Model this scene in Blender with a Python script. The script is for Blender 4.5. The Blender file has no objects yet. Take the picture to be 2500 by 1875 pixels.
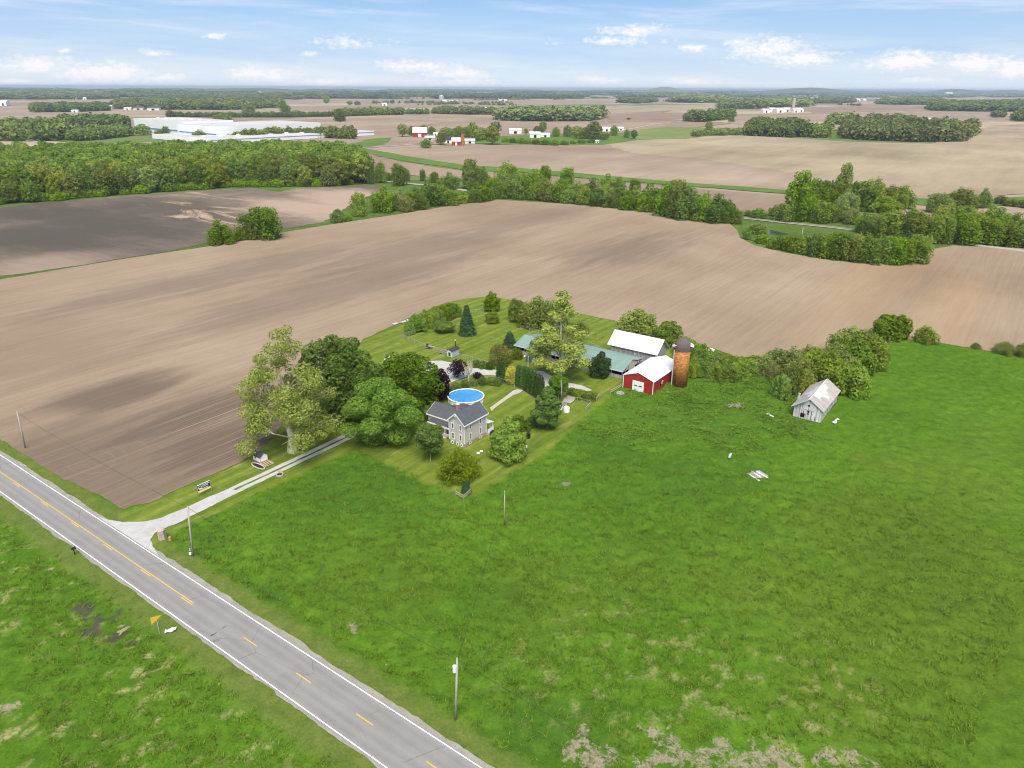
import bpy, math, random
import numpy as np
from mathutils import Vector, Matrix
rnd = random.Random(7)
rng = np.random.default_rng(7)
C = bpy.context.scene.collection
R_ = math.radians

# ------------------------------------------------------------------ survey: photo pixel (2500 wide) -> ground point
H = 72.0
F = 1760.0
PITCH = math.atan2(722, 1760.0)
ROLL = 0.0048
CX, CY = 1250.0, 937.5
def ray(x, y):
    u = (x - CX) / F; v = -(y - CY) / F
    c, s = math.cos(ROLL), math.sin(ROLL)
    u, v = u * c - v * s, u * s + v * c
    return (u, math.cos(PITCH) + v * math.sin(PITCH), -math.sin(PITCH) + v * math.cos(PITCH))
def W(x, y, z=0.0):
    d = ray(x, y); t = (z - H) / d[2]
    return (d[0] * t, d[1] * t)
K = 2500 / 2212.0
def WD(x, y, z=0.0):            # same, read off the 2212-wide view
    return W(x * K, y * K, z)
def top_height(bx, by, tx, ty): # height of a point seen at (tx,ty) straight above the ground point at (bx,by)
    g = W(bx, by); t = ray(tx, ty)
    return H + t[2] * math.hypot(*g) / math.hypot(t[0], t[1])
A = R_(36.0)                    # farm grid: D away along the drive, L along the road
D = (math.sin(A), math.cos(A)); L = (-D[1], D[0])
GROT = R_(90 - 36.0)            # turns local x to D, local y to L
def UV(u, v): return (u * D[0] + v * L[0], u * D[1] + v * L[1])
def toUV(p): return (p[0] * D[0] + p[1] * D[1], p[0] * L[0] + p[1] * L[1])

# ------------------------------------------------------------------ mesh + object helpers
class MB:
    def __init__(s): s.v = []; s.f = []; s.m = []
    def add(s, vs, fs, m=0):
        n = len(s.v); s.v += [tuple(p) for p in vs]
        for f in fs: s.f.append(tuple(i + n for i in f)); s.m.append(m)
    def box(s, x0, x1, y0, y1, z0, z1, m=0):
        s.add([(x0,y0,z0),(x1,y0,z0),(x1,y1,z0),(x0,y1,z0),(x0,y0,z1),(x1,y0,z1),(x1,y1,z1),(x0,y1,z1)],
              [(0,3,2,1),(4,5,6,7),(0,1,5,4),(1,2,6,5),(2,3,7,6),(3,0,4,7)], m)
    def prism(s, poly, z0, z1, m=0):            # plan polygon, counter-clockwise
        n = len(poly)
        s.add([(x,y,z0) for x,y in poly] + [(x,y,z1) for x,y in poly],
              [tuple(range(n))[::-1], tuple(range(n,2*n))] + [(i,(i+1)%n,n+(i+1)%n,n+i) for i in range(n)], m)
    def extr(s, prof, a0, a1, axis='x', m=0):   # profile (other axis, z) swept along axis
        n = len(prof)
        P = (lambda a,q: (a,q[0],q[1])) if axis == 'x' else (lambda a,q: (q[0],a,q[1]))
        fs = [tuple(range(n)), tuple(range(n,2*n))[::-1]] + [(i,n+i,n+(i+1)%n,(i+1)%n) for i in range(n)]
        if axis == 'x': fs = [f[::-1] for f in fs]
        s.add([P(a0,q) for q in prof] + [P(a1,q) for q in prof], fs, m)
    def cyl(s, cx, cy, z0, z1, r0, r1=None, n=16, m=0):
        r1 = r0 if r1 is None else r1
        s.add([(cx+r0*math.cos(2*math.pi*i/n), cy+r0*math.sin(2*math.pi*i/n), z0) for i in range(n)] +
              [(cx+r1*math.cos(2*math.pi*i/n), cy+r1*math.sin(2*math.pi*i/n), z1) for i in range(n)],
              [tuple(range(n))[::-1], tuple(range(n,2*n))] + [(i,(i+1)%n,n+(i+1)%n,n+i) for i in range(n)], m)
    def tube(s, pts, rad, n=6, m=0):
        pts = [Vector(p) for p in pts]; rings = []
        for i, p in enumerate(pts):
            d = (pts[min(i+1,len(pts)-1)] - pts[max(i-1,0)]).normalized()
            a = d.cross(Vector((0,0,1)) if abs(d.z) < .9 else Vector((1,0,0))).normalized(); b = d.cross(a)
            r = rad[i] if isinstance(rad,(list,tuple)) else rad
            rings.append([p + (a*math.cos(2*math.pi*k/n) + b*math.sin(2*math.pi*k/n))*r for k in range(n)])
        vs = [q for r in rings for q in r]; fs = []
        for i in range(len(pts)-1):
            for k in range(n):
                fs.append((i*n+k, (i+1)*n+k, (i+1)*n+(k+1)%n, i*n+(k+1)%n))
        fs += [tuple(range(n)), tuple(range((len(pts)-1)*n, len(pts)*n))[::-1]]
        s.add(vs, fs, m)
    def mesh(s, name, mats, smooth=False):
        me = bpy.data.meshes.new(name); me.from_pydata(s.v, [], s.f)
        for mt in (mats if isinstance(mats,(list,tuple)) else [mats]): me.materials.append(mt)
        if any(s.m): me.polygons.foreach_set('material_index', s.m)
        if smooth: me.polygons.foreach_set('use_smooth', [True]*len(s.f))
        me.update(); return me
    def build(s, name, mats, parent=None, smooth=False, loc=(0,0,0), rotz=0):
        return link(name, s.mesh(name, mats, smooth), parent, loc, rotz)
def link(name, data, parent=None, loc=(0,0,0), rotz=0):
    o = bpy.data.objects.new(name, data); C.objects.link(o)
    o.location = loc; o.rotation_euler = (0,0,rotz)
    if parent is not None: o.parent = parent
    return o
def tag(o, label=None, cat=None, group=None, kind=None):
    if label: o['label'] = label
    if cat: o['category'] = cat
    if group: o['group'] = group
    if kind: o['kind'] = kind
    return o
def thing(name, label, cat, loc, rotz=0, group=None):
    if len(loc) == 2: loc = (loc[0], loc[1], 0)
    return tag(link(name, None, None, loc, rotz), label, cat, group)
def copy_tree(o, parent=None):
    c = o.copy(); C.objects.link(c)
    if parent is not None: c.parent = parent
    for ch in o.children: copy_tree(ch, c)
    return c
def np_mesh(name, verts, faces, mats, midx=None, smooth=False):   # faces: (n,k) array
    me = bpy.data.meshes.new(name); n, k = faces.shape
    me.vertices.add(len(verts)); me.vertices.foreach_set('co', np.ascontiguousarray(verts, np.float32).ravel())
    me.loops.add(n*k); me.loops.foreach_set('vertex_index', np.ascontiguousarray(faces, np.int32).ravel())
    me.polygons.add(n); me.polygons.foreach_set('loop_start', np.arange(0, n*k, k, dtype=np.int32))
    me.polygons.foreach_set('loop_total', np.full(n, k, np.int32))
    for mt in (mats if isinstance(mats,(list,tuple)) else [mats]): me.materials.append(mt)
    if midx is not None: me.polygons.foreach_set('material_index', np.asarray(midx, np.int32))
    if smooth: me.polygons.foreach_set('use_smooth', np.ones(n, bool))
    me.update(calc_edges=True); return me
def vnoise(x, y, scale, seed=0, oct=3):         # value noise on numpy arrays
    out = np.zeros_like(x); amp = 1; tot = 0
    for o in range(oct):
        g = np.random.default_rng(seed*31+o).random((256,256)).astype(np.float32)
        fx = x/scale; fy = y/scale; ix = np.floor(fx).astype(int); iy = np.floor(fy).astype(int)
        tx = fx-ix; ty = fy-iy; tx = tx*tx*(3-2*tx); ty = ty*ty*(3-2*ty)
        a = g[ix%256,iy%256]; b = g[(ix+1)%256,iy%256]; c = g[ix%256,(iy+1)%256]; d = g[(ix+1)%256,(iy+1)%256]
        out += amp*((a*(1-tx)+b*tx)*(1-ty) + (c*(1-tx)+d*tx)*ty); tot += amp; amp *= .55; scale *= .47
    return out/tot
def inpoly(px, py, poly):
    r = np.zeros(px.shape, bool); n = len(poly)
    for i in range(n):
        x0,y0 = poly[i]; x1,y1 = poly[(i+1)%n]
        if y0 == y1: continue
        c = ((y0 > py) != (y1 > py)) & (px < (x1-x0)*(py-y0)/(y1-y0)+x0)
        r ^= c
    return r
def polydist(px, py, pts, closed=True):          # distance to a polyline
    d = np.full(px.shape, 1e9); n = len(pts)
    for i in range(n if closed else n-1):
        x0,y0 = pts[i]; x1,y1 = pts[(i+1)%n]; dx, dy = x1-x0, y1-y0; l2 = dx*dx+dy*dy+1e-9
        t = np.clip(((px-x0)*dx+(py-y0)*dy)/l2, 0, 1)
        d = np.minimum(d, np.hypot(px-x0-t*dx, py-y0-t*dy))
    return d
def sstep(a, b, x):
    t = np.clip((x-a)/(b-a), 0, 1); return t*t*(3-2*t)

# ------------------------------------------------------------------ materials
class NT:
    def __init__(s, name):
        s.mat = bpy.data.materials.new(name); s.mat.use_nodes = True
        s.t = s.mat.node_tree; s.n = s.t.nodes; s.l = s.t.links
        s.n.clear(); s.out = s.n.new('ShaderNodeOutputMaterial')
    def node(s, ty, **kw):
        n = s.n.new(ty)
        for k, v in kw.items(): setattr(n, k, v)
        return n
    def set(s, sock, val):
        if isinstance(val, bpy.types.NodeSocket): s.l.new(val, sock)
        elif isinstance(val, (tuple, list)) and len(val) == 3 and sock.type == 'RGBA': sock.default_value = (*val, 1)
        else: sock.default_value = val
    def pos(s): return s.node('ShaderNodeNewGeometry').outputs['Position']
    def obj(s): return s.node('ShaderNodeTexCoord').outputs['Object']
    def map(s, vec, scale=(1,1,1), rotz=0, loc=(0,0,0)):
        m = s.node('ShaderNodeMapping'); s.l.new(vec, m.inputs['Vector'])
        m.inputs['Scale'].default_value = scale; m.inputs['Rotation'].default_value = (0,0,rotz); m.inputs['Location'].default_value = loc
        return m.outputs[0]
    def along(s, vec, su, sv, sz=1):            # farm-grid coordinates: x along D, y along L, then scaled
        r = s.map(vec, rotz=-GROT); return s.map(r, scale=(su, sv, sz))
    def noise(s, vec, scale=1, detail=4, rough=.6, dist=0):
        n = s.node('ShaderNodeTexNoise'); s.l.new(vec, n.inputs['Vector'])
        n.inputs['Scale'].default_value = scale; n.inputs['Detail'].default_value = detail
        n.inputs['Roughness'].default_value = rough; n.inputs['Distortion'].default_value = dist
        return n.outputs['Fac']
    def voro(s, vec, scale=1, out='Color', feature='F1', rand=1):
        n = s.node('ShaderNodeTexVoronoi', feature=feature); s.l.new(vec, n.inputs['Vector'])
        n.inputs['Scale'].default_value = scale; n.inputs['Randomness'].default_value = rand
        return n.outputs[out]
    def ramp(s, fac, stops, interp='LINEAR'):
        n = s.node('ShaderNodeValToRGB'); n.color_ramp.interpolation = interp; s.set(n.inputs[0], fac); e = n.color_ramp.elements
        while len(e) < len(stops): e.new(.5)
        for k, (p, c) in enumerate(stops):
            e[k].position = p; e[k].color = (*c, 1) if isinstance(c, tuple) else (c,c,c,1)
        return n.outputs[0]
    def mix(s, f, a, b, blend='MIX'):
        n = s.node('ShaderNodeMix', data_type='RGBA', blend_type=blend)
        s.set(n.inputs[0], f); s.set(n.inputs[6], a); s.set(n.inputs[7], b); return n.outputs[2]
    def math(s, op, a, b=0.0, clamp=False):
        n = s.node('ShaderNodeMath', operation=op, use_clamp=clamp); s.set(n.inputs[0], a); s.set(n.inputs[1], b); return n.outputs[0]
    def attr(s, name, out='Fac'):
        n = s.node('ShaderNodeAttribute'); n.attribute_name = name; return n.outputs[out]
    def sep(s, vec):
        n = s.node('ShaderNodeSeparateXYZ'); s.l.new(vec, n.inputs[0]); return n.outputs
    def bump(s, h, strength=.3, dist=.1):
        n = s.node('ShaderNodeBump'); n.inputs['Strength'].default_value = strength; n.inputs['Distance'].default_value = dist
        s.l.new(h, n.inputs['Height']); return n.outputs[0]
    def done(s, col, rough=.9, bump=None, spec=.15, metal=0, alpha=None):
        p = s.node('ShaderNodeBsdfPrincipled'); s.set(p.inputs['Base Color'], col); s.set(p.inputs['Roughness'], rough)
        p.inputs['Specular IOR Level'].default_value = spec; p.inputs['Metallic'].default_value = metal
        if bump is not None: s.l.new(bump, p.inputs['Normal'])
        s.l.new(p.outputs[0], s.out.inputs['Surface']); return s.mat

def m_plain(name, col, var=.15, scale=2.0, rough=.7, spec=.3, metal=0):   # slightly uneven paint, wood or metal
    t = NT(name); v = t.obj(); n = t.noise(v, scale, 5, .65)
    c = t.ramp(n, [(.25, tuple(x*(1-var) for x in col)), (.75, tuple(min(1,x*(1+var)) for x in col))])
    return t.done(c, rough, None, spec, metal)
def m_siding(name, col, pitch=.15):             # horizontal clapboards
    t = NT(name); v = t.obj(); z = t.sep(v)[2]
    fr = t.math('FRACT', t.math('MULTIPLY', z, 1/pitch))
    n = t.noise(v, 1.1, 4)
    c = t.ramp(n, [(.3, tuple(x*.93 for x in col)), (.7, tuple(x*1.05 for x in col))])
    return t.done(c, .6, t.bump(fr, .5, .02), .3)
def m_boards(name, stops, width=.22, axis=0):   # weathered upright boards
    t = NT(name); v = t.obj(); s = t.sep(v)
    w = t.math('ADD', s[0], s[1]); k = t.math('FLOOR', t.math('MULTIPLY', w, 1/width))
    wn = t.node('ShaderNodeTexWhiteNoise', noise_dimensions='1D'); t.l.new(k, wn.inputs['W'])
    n = t.noise(t.map(v, (6,6,.6)), 1, 5, .7)
    f = t.math('ADD', t.math('MULTIPLY', wn.outputs['Value'], .45), t.math('MULTIPLY', n, .55))
    fr = t.math('FRACT', t.math('MULTIPLY', w, 1/width))
    gap = t.math('LESS_THAN', fr, .09)
    c = t.mix(t.math('MULTIPLY', gap, .7), t.ramp(f, stops), (.03,.03,.03))
    return t.done(c, .85, None, .1)
def m_shingle(name, c0, c1):
    t = NT(name); v = t.obj()
    n = t.noise(t.map(v,(1,1,3)), 5, 4, .7); n2 = t.noise(v, .5, 3)
    c = t.ramp(t.math('ADD', t.math('MULTIPLY', n, .6), t.math('MULTIPLY', n2, .4)), [(.3,c0),(.7,c1)])
    return t.done(c, .9, t.bump(n, .3, .03), .2)
def m_metalroof(name, col, pitch=.9, axis=0, var=.05, rough=.42, rust=None):
    t = NT(name); v = t.obj(); s = t.sep(v)[axis]
    fr = t.math('FRACT', t.math('MULTIPLY', s, 1/pitch)); rib = t.math('LESS_THAN', fr, .1)
    n = t.noise(v, .5, 5, .65)
    c = t.ramp(n, [(.3, tuple(x*(1-var*2) for x in col)), (.7, tuple(min(1,x*(1+var)) for x in col))])
    c = t.mix(t.math('MULTIPLY', rib, .12), c, tuple(x*.5 for x in col))
    if rust:
        k = t.math('FLOOR', t.math('MULTIPLY', s, 1/pitch))
        wn = t.node('ShaderNodeTexWhiteNoise', noise_dimensions='1D'); t.l.new(k, wn.inputs['W'])
        n2 = t.noise(t.map(v,(.5,.5,.5)), 1.6, 5, .7)
        f = t.math('ADD', t.math('MULTIPLY', wn.outputs['Value'], .5), t.math('MULTIPLY', n2, .6))
        c = t.mix(t.ramp(f, [(.50,0.0),(.78,.75)]), c, rust)
    return t.done(c, rough, t.bump(rib, .4, .03), .4)
def m_glass(name='window_glass', col=(.03,.04,.045)):
    t = NT(name); n = t.noise(t.obj(), .8, 2)
    return t.done(t.ramp(n, [(.3,tuple(x*.6 for x in col)),(.7,tuple(x*1.6 for x in col))]), .08, None, .6)
def m_leaf(name, dark, light, hue=.02, trans=.48, clump=.35):
    t = NT(name); g = t.node('ShaderNodeNewGeometry'); oi = t.node('ShaderNodeObjectInfo')
    n = t.noise(t.obj(), clump, 2, .5)
    f = t.math('ADD', t.math('MULTIPLY', g.outputs['Random Per Island'], .38), t.math('MULTIPLY', n, .62))
    c = t.ramp(f, [(.15, dark), (.85, light)])
    hs = t.node('ShaderNodeHueSaturation')
    t.set(hs.inputs['Hue'], t.math('ADD', .5-hue/2, t.math('MULTIPLY', oi.outputs['Random'], hue)))
    rb = t.math('FRACT', t.math('MULTIPLY', oi.outputs['Random'], 7.31))
    t.set(hs.inputs['Value'], t.math('ADD', .74, t.math('MULTIPLY', rb, .52)))
    t.set(hs.inputs['Saturation'], t.math('ADD', .86, t.math('MULTIPLY', t.math('FRACT', t.math('MULTIPLY', oi.outputs['Random'], 13.7)), .22)))
    t.l.new(c, hs.inputs['Color'])
    d = t.node('ShaderNodeBsdfDiffuse'); tr = t.node('ShaderNodeBsdfTranslucent'); mx = t.node('ShaderNodeMixShader')
    t.l.new(hs.outputs[0], d.inputs[0]); t.l.new(hs.outputs[0], tr.inputs[0]); mx.inputs[0].default_value = trans
    t.l.new(d.outputs[0], mx.inputs[1]); t.l.new(tr.outputs[0], mx.inputs[2]); t.l.new(mx.outputs[0], t.out.inputs['Surface'])
    return t.mat

M = {}
M['white'] = m_plain('white_paint', (.78,.78,.77), .05, 1.5, .5)
M['white_worn'] = m_plain('worn_white', (.66,.66,.64), .14, 2.5, .7)
M['grey_metal'] = m_plain('galvanised_metal', (.42,.43,.44), .15, 3, .45, .4)
M['pole_wood'] = m_plain('weathered_pole_wood', (.36,.33,.29), .25, 3, .9, .1)
M['old_wood'] = m_plain('old_timber', (.27,.23,.19), .35, 2, .9, .1)
M['grey_wood'] = m_boards('grey_barn_boards', [(.2,(.22,.215,.21)),(.5,(.34,.335,.33)),(.8,(.46,.455,.45))], .25)
M['white_boards'] = m_boards('peeling_white_boards', [(.2,(.30,.28,.26)),(.45,(.56,.55,.54)),(.8,(.72,.72,.71))], .24)
M['black'] = m_plain('black_plastic', (.02,.02,.022), .3, 2, .5)
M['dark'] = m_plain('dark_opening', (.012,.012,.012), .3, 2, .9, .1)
M['siding'] = m_siding('grey_siding', (.50,.475,.45))
M['cream'] = m_boards('cream_boards', [(.2,(.48,.45,.38)),(.5,(.58,.55,.47)),(.8,(.66,.63,.55))], .3)
M['shingle'] = m_shingle('grey_shingles', (.055,.06,.07), (.11,.115,.13))
M['shingle_lo'] = m_shingle('charcoal_shingles', (.05,.052,.055), (.09,.092,.1))
M['shingle_dk'] = m_shingle('black_shingles', (.03,.03,.034), (.06,.062,.068))
M['glass'] = m_glass()
M['glass_pale'] = m_glass('curtained_glass', (.10,.13,.15))
M['roof_white_x'] = m_metalroof('white_metal_roof', (.68,.68,.69), .9, 0)
M['roof_white_y'] = m_metalroof('white_metal_roof_b', (.66,.66,.67), .9, 1)
M['roof_green'] = m_metalroof('green_metal_roof', (.185,.285,.245), .9, 1, .06)
M['roof_rust'] = m_metalroof('rusty_metal_roof', (.40,.385,.37), .75, 0, .12, .6, (.33,.275,.225))
M['red'] = m_metalroof('red_barn_metal', (.30,.026,.018), .45, 0, .08, .55)
M['red_y'] = m_metalroof('red_barn_metal_b', (.30,.026,.018), .45, 1, .08, .55)
M['brick'] = m_plain('chimney_brick', (.36,.2,.14), .3, 8, .9, .1)
M['concrete'] = m_plain('pale_concrete', (.40,.37,.32), .12, 1.2, .85, .2)
M['yellow'] = m_plain('sign_yellow', (.80,.52,.03), .06, 2, .5)
M['pale_yellow'] = m_plain('sign_pale_yellow', (.80,.70,.22), .05, 2, .5)
M['navy'] = m_plain('sign_navy', (.025,.025,.07), .1, 2, .5)
M['mulch'] = m_plain('dark_mulch', (.035,.025,.022), .5, 6, .95, .05)
M['chain'] = m_plain('fence_wire', (.30,.32,.31), .2, 3, .6)
M['bark'] = m_plain('grey_brown_bark', (.16,.125,.095), .35, 3, .95, .05)
M['bark_pale'] = m_plain('pale_sycamore_bark', (.50,.45,.36), .35, 1.5, .9, .1)
M['bark_trunk'] = m_plain('tan_trunk_bark', (.34,.26,.18), .35, 2.5, .95, .05)
def stone_mat():
    t = NT('fieldstone'); v = t.obj()
    c = t.ramp(t.sep(t.voro(v, 3.2))[0], [(0,(.22,.17,.13)),(.5,(.38,.30,.24)),(1,(.46,.41,.36))])
    return t.done(c, .9, t.bump(t.voro(v, 3.2, 'Distance'), .5, .05), .1)
M['stone'] = stone_mat()
def silo_mat():
    t = NT('glazed_tile'); v = t.obj(); n = t.node('ShaderNodeTexCoord')
    s = t.sep(v); ang = t.math('ARCTAN2', s[1], s[0])
    cmb = t.node('ShaderNodeCombineXYZ'); t.l.new(t.math('MULTIPLY', ang, 2.05), cmb.inputs[0]); t.l.new(s[2], cmb.inputs[1])
    br = t.node('ShaderNodeTexBrick'); t.l.new(cmb.outputs[0], br.inputs['Vector'])
    br.inputs['Scale'].default_value = 1; br.inputs['Brick Width'].default_value = .55; br.inputs['Row Height'].default_value = .3; br.inputs['Mortar Size'].default_value = .02
    br.inputs['Color1'].default_value = (.26,.095,.018,1); br.inputs['Color2'].default_value = (.60,.27,.06,1); br.inputs['Mortar'].default_value = (.24,.14,.07,1)
    nn = t.noise(t.map(v,(1,1,.7)), 1.6, 5, .75)
    c = t.mix(t.ramp(nn, [(.4,0.0),(.7,.75)]), br.outputs['Color'], (.27,.105,.022))
    c = t.mix(t.ramp(t.noise(t.map(v,(1,1,1.6)), 3.5, 3, .8), [(.60,0.0),(.74,.6)]), c, (.60,.38,.18))
    return t.done(c, .6, t.bump(br.outputs['Fac'], .4, .02), .25)
M['silo'] = silo_mat()
M['silo_roof'] = m_shingle('weathered_silo_roof', (.085,.07,.065), (.15,.125,.115))
def pool_mat():
    t = NT('blue_pool_cover'); v = t.obj()
    n = t.noise(v, .55, 3, .5, .6); fold = t.ramp(t.noise(v, .45, 1, .4, 1.2), [(.478,0.0),(.50,1.0),(.522,0.0)])
    c = t.ramp(n, [(.3,(.035,.20,.47)),(.7,(.06,.28,.58))])
    c = t.mix(t.math('MULTIPLY', fold, .5), c, (.012,.10,.36))
    return t.done(c, .35, t.bump(n, .15, .1), .4)
M['pool'] = pool_mat()
# foliage
M['lf_mid'] = m_leaf('leaf_mid_green', (0.089,0.150,0.018), (0.295,0.415,0.051), .03)
M['lf_dark'] = m_leaf('leaf_dark_green', (0.052,0.100,0.014), (0.183,0.293,0.041), .02)
M['lf_fresh'] = m_leaf('leaf_fresh_green', (0.104,0.174,0.016), (0.325,0.463,0.054), .03)
M['lf_olive'] = m_leaf('leaf_olive_green', (0.128,0.174,0.029), (0.382,0.450,0.095), .03)
M['lf_syc'] = m_leaf('leaf_sycamore', (0.153,0.200,0.026), (0.422,0.484,0.091), .02, .35)
M['lf_wood'] = m_leaf('leaf_woodland', (0.094,0.142,0.019), (0.293,0.383,0.057), .045)
M['lf_wood2'] = m_leaf('leaf_woodland_light', (0.133,0.186,0.022), (0.397,0.482,0.070), .04)
M['lf_spruce'] = m_leaf('spruce_needles', (0.025,0.060,0.021), (0.079,0.149,0.060), .01, .1)
M['lf_blue'] = m_leaf('blue_spruce_needles', (0.038,0.088,0.070), (0.149,0.263,0.219), .01, .1)
M['lf_juniper'] = m_leaf('juniper_needles', (0.021,0.045,0.014), (0.067,0.112,0.032), .01, .1)
M['lf_thuja'] = m_leaf('arborvitae_needles', (0.025,0.060,0.011), (0.079,0.149,0.025), .01, .1)
M['lf_gold'] = m_leaf('golden_arborvitae', (.20,.21,.015), (.56,.53,.05), .01, .15)
M['lf_purple'] = m_leaf('purple_maple_leaf', (.010,.006,.008), (.042,.022,.026), .01, .1)
M['lf_rust'] = m_leaf('bronze_tinged_leaf', (0.106,0.137,0.022), (0.420,0.400,0.062), .03)
M['lf_weed'] = m_leaf('broad_weed_leaf', (0.064,0.138,0.014), (0.200,0.359,0.042), .01, .2, .15)
M['lf_far'] = m_leaf('leaf_far_wood', (0.095,0.138,0.032), (0.232,0.305,0.080), .03, .3)
M['lf_far2'] = m_leaf('leaf_far_wood_light', (0.131,0.174,0.036), (0.290,0.363,0.095), .03, .3)
M['lf_maple'] = m_leaf('leaf_maple', (0.079,0.151,0.016), (0.242,0.395,0.046), .015)
M['lf_grass'] = m_leaf('meadow_blade', (0.133,0.235,0.023), (0.326,0.473,0.068), .01, .45, .06)
# ------------------------------------------------------------------ trees (unit: metres, crown built at real size, copies scaled)
def leaf_quads(p, nrm, size, aspect=.6, g=rng, jit=.5):
    n = len(p)
    nn = nrm + g.normal(0, jit, (n,3)); nn /= np.linalg.norm(nn, axis=1)[:,None] + 1e-9
    t = np.cross(nn, g.normal(0,1,(n,3))); t /= np.linalg.norm(t, axis=1)[:,None] + 1e-9
    b = np.cross(nn, t)
    s = size*(.55+.9*g.random(n))[:,None]
    v = np.stack([p+t*s, p+b*s*aspect+nn*s*.15, p-t*s, p-b*s*aspect+nn*s*.1], 1).reshape(-1,3)
    return v, np.arange(4*n).reshape(n,4)
def lobe_points(lobes, n, g, deep=.70, inner=.0, low=.35, zs=.85):
    c = lobes[:,:3]; r = lobes[:,3]
    out = []; nor = []
    w = r**2/np.sum(r**2); k = 0
    while k < n:
        m = max(64, int((n-k)*1.7)); i = g.choice(len(r), m, p=w)
        d = g.normal(0,1,(m,3)); d /= np.linalg.norm(d,axis=1)[:,None]
        keep = (d[:,2] > -.25) | (g.random(m) < low); i = i[keep]; d = d[keep]; m = len(i)
        rr = r[i]*(1 - .28*g.random(m)**2); 
        if inner > 0:
            q = g.random(m) < inner; rr[q] *= g.random(q.sum())**.4
        p = c[i] + d*rr[:,None]*np.array([1,1,zs])
        ok = np.ones(m, bool)
        for j in range(len(r)):
            ok &= ~((np.linalg.norm((p-c[j])/np.array([1,1,zs]), axis=1) < deep*r[j]) & (i != j)) if inner == 0 else ok
        out.append(p[ok]); nor.append(d[ok]); k += ok.sum()
    return np.concatenate(out)[:n], np.concatenate(nor)[:n]
def ellipsoid_lobes(k, rx, z0, z1, lr, g, shape='round', shell=.62):
    cz = (z0+z1)/2; hz = (z1-z0)/2; ls = []
    for i in range(k):
        th = i*2.39996 + g.random()*.6; zz = 1-2*(i+.5)/k
        f = math.sqrt(max(0,1-zz*zz)); s = shell*(.62+.70*g.random())
        if shape == 'flat': zz = zz*.9
        r = lr*(.75+.55*g.random())*rx
        wid = rx
        if shape == 'cone': wid = rx*(.55-.55*zz+.35)
        if shape == 'vase': wid = rx*(.8+.3*zz)
        ls.append((math.cos(th)*f*wid*s, math.sin(th)*f*wid*s, cz+zz*(hz-r*.6), r*(.75 if shape=='cone' and zz>.4 else 1)))
    ls.append((0,0,cz,rx*.55))
    return np.array(ls)
def ragged_lobes(k, rx, z0, h, lr, g, taper=.45, keep=1.0):   # upright sprays side by side, uneven tops
    ls = []
    for i in range(k):
        th = i*2.39996+g.random()*.8; q = math.sqrt((i+.5)/k)*.80; rr = rx*q
        hc = z0+(h-z0)*(1-taper*q*q)*(.74+.26*g.random()); x, y = rr*math.cos(th), rr*math.sin(th)
        r0 = lr*rx*(.8+.4*g.random()); z = z0+r0*.6
        while z < hc-r0*.4:
            f = (z-z0)/(h-z0); r = r0*(1.05-.25*f)
            if g.random() < keep: ls.append((x*(1+.18*math.sin(z*.9+i))+g.normal()*.12*r, y*(1+.18*math.cos(z*.8+i))+g.normal()*.12*r, z, r))
            z += r*1.25
        ls.append((x, y, hc-r0*.5, r0*.78))
    return np.array(ls)
def sycamore_lobes(g, h, rx):
    ls = []
    def ring(n, r0, r1, z0, z1, a, b):
        for i in range(n):
            th = i*2.39996+g.random(); r = g.uniform(r0, r1)*rx; ls.append((r*math.cos(th), r*math.sin(th), g.uniform(z0,z1)*h, g.uniform(a,b)*rx))
    ring(15, .62, .95, .12, .30, .17, .27); ring(16, .50, .95, .28, .48, .18, .29); ring(13, .30, .78, .46, .66, .17, .27); ring(9, .15, .55, .64, .82, .14, .23); ring(5, .05, .32, .82, .95, .11, .18); ring(8, .1, .4, .25, .6, .2, .3)
    return np.array(ls)
def tall_sycamore_lobes(g, h, rx):
    ls = []
    def ring(n, r0, r1, z0, z1, a, b):
        for i in range(n):
            th = i*2.39996+g.random(); r = g.uniform(r0, r1)*rx; ls.append((r*math.cos(th), r*math.sin(th), g.uniform(z0,z1)*h, g.uniform(a,b)*rx))
    ring(14, .55, .95, .20, .36, .20, .32); ring(12, .40, .85, .34, .52, .20, .32); ring(7, .20, .55, .50, .62, .16, .26); ring(7, .10, .42, .66, .84, .15, .24); ring(5, .05, .28, .82, .96, .13, .2); ring(5, .1, .4, .25, .5, .25, .35)
    return np.array(ls)
def make_trunk(h, r, lobes, z0, nl, g, mat, limb=.32, bend=.04, side=8):
    m = MB(); top = min(h*.8, max(z0+.5*(h-z0), z0*1.2))
    pts = []; rad = []
    for k in range(6):
        f = k/5; pts.append(((g.random()-.5)*bend*h*f, (g.random()-.5)*bend*h*f, top*f)); rad.append(r*(1.0-.72*f)*(1.35 if k==0 else 1))
    m.tube(pts, rad, side)
    if nl:
        idx = np.argsort(-lobes[:,3]+g.random(len(lobes))*lobes[:,3].max())[:nl]
        for i in idx:
            e = Vector(lobes[i,:3]); f = min(.95, max(.3, (e.z*.62)/top)); k = int(f*5); s = Vector(pts[k])
            mid = s.lerp(e, .5)+Vector(((g.random()-.5)*.12*h, (g.random()-.5)*.12*h, .03*h)); r0 = rad[k]*limb*1.6
            m.tube([s, s.lerp(mid,.55), mid, mid.lerp(e,.6), e], [r0, r0*.8, r0*.6, r0*.4, r0*.18], 5)
            for q in range(2):
                e2 = e + Vector((g.normal()*.6, g.normal()*.6, g.random()*.7))*lobes[i,3]
                m.tube([mid, mid.lerp(e2,.55)+Vector((0,0,.02*h)), e2], [r0*.4, r0*.28, r0*.1], 4)
    return m.mesh('trunk', mat)
PROTO = {}
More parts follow.
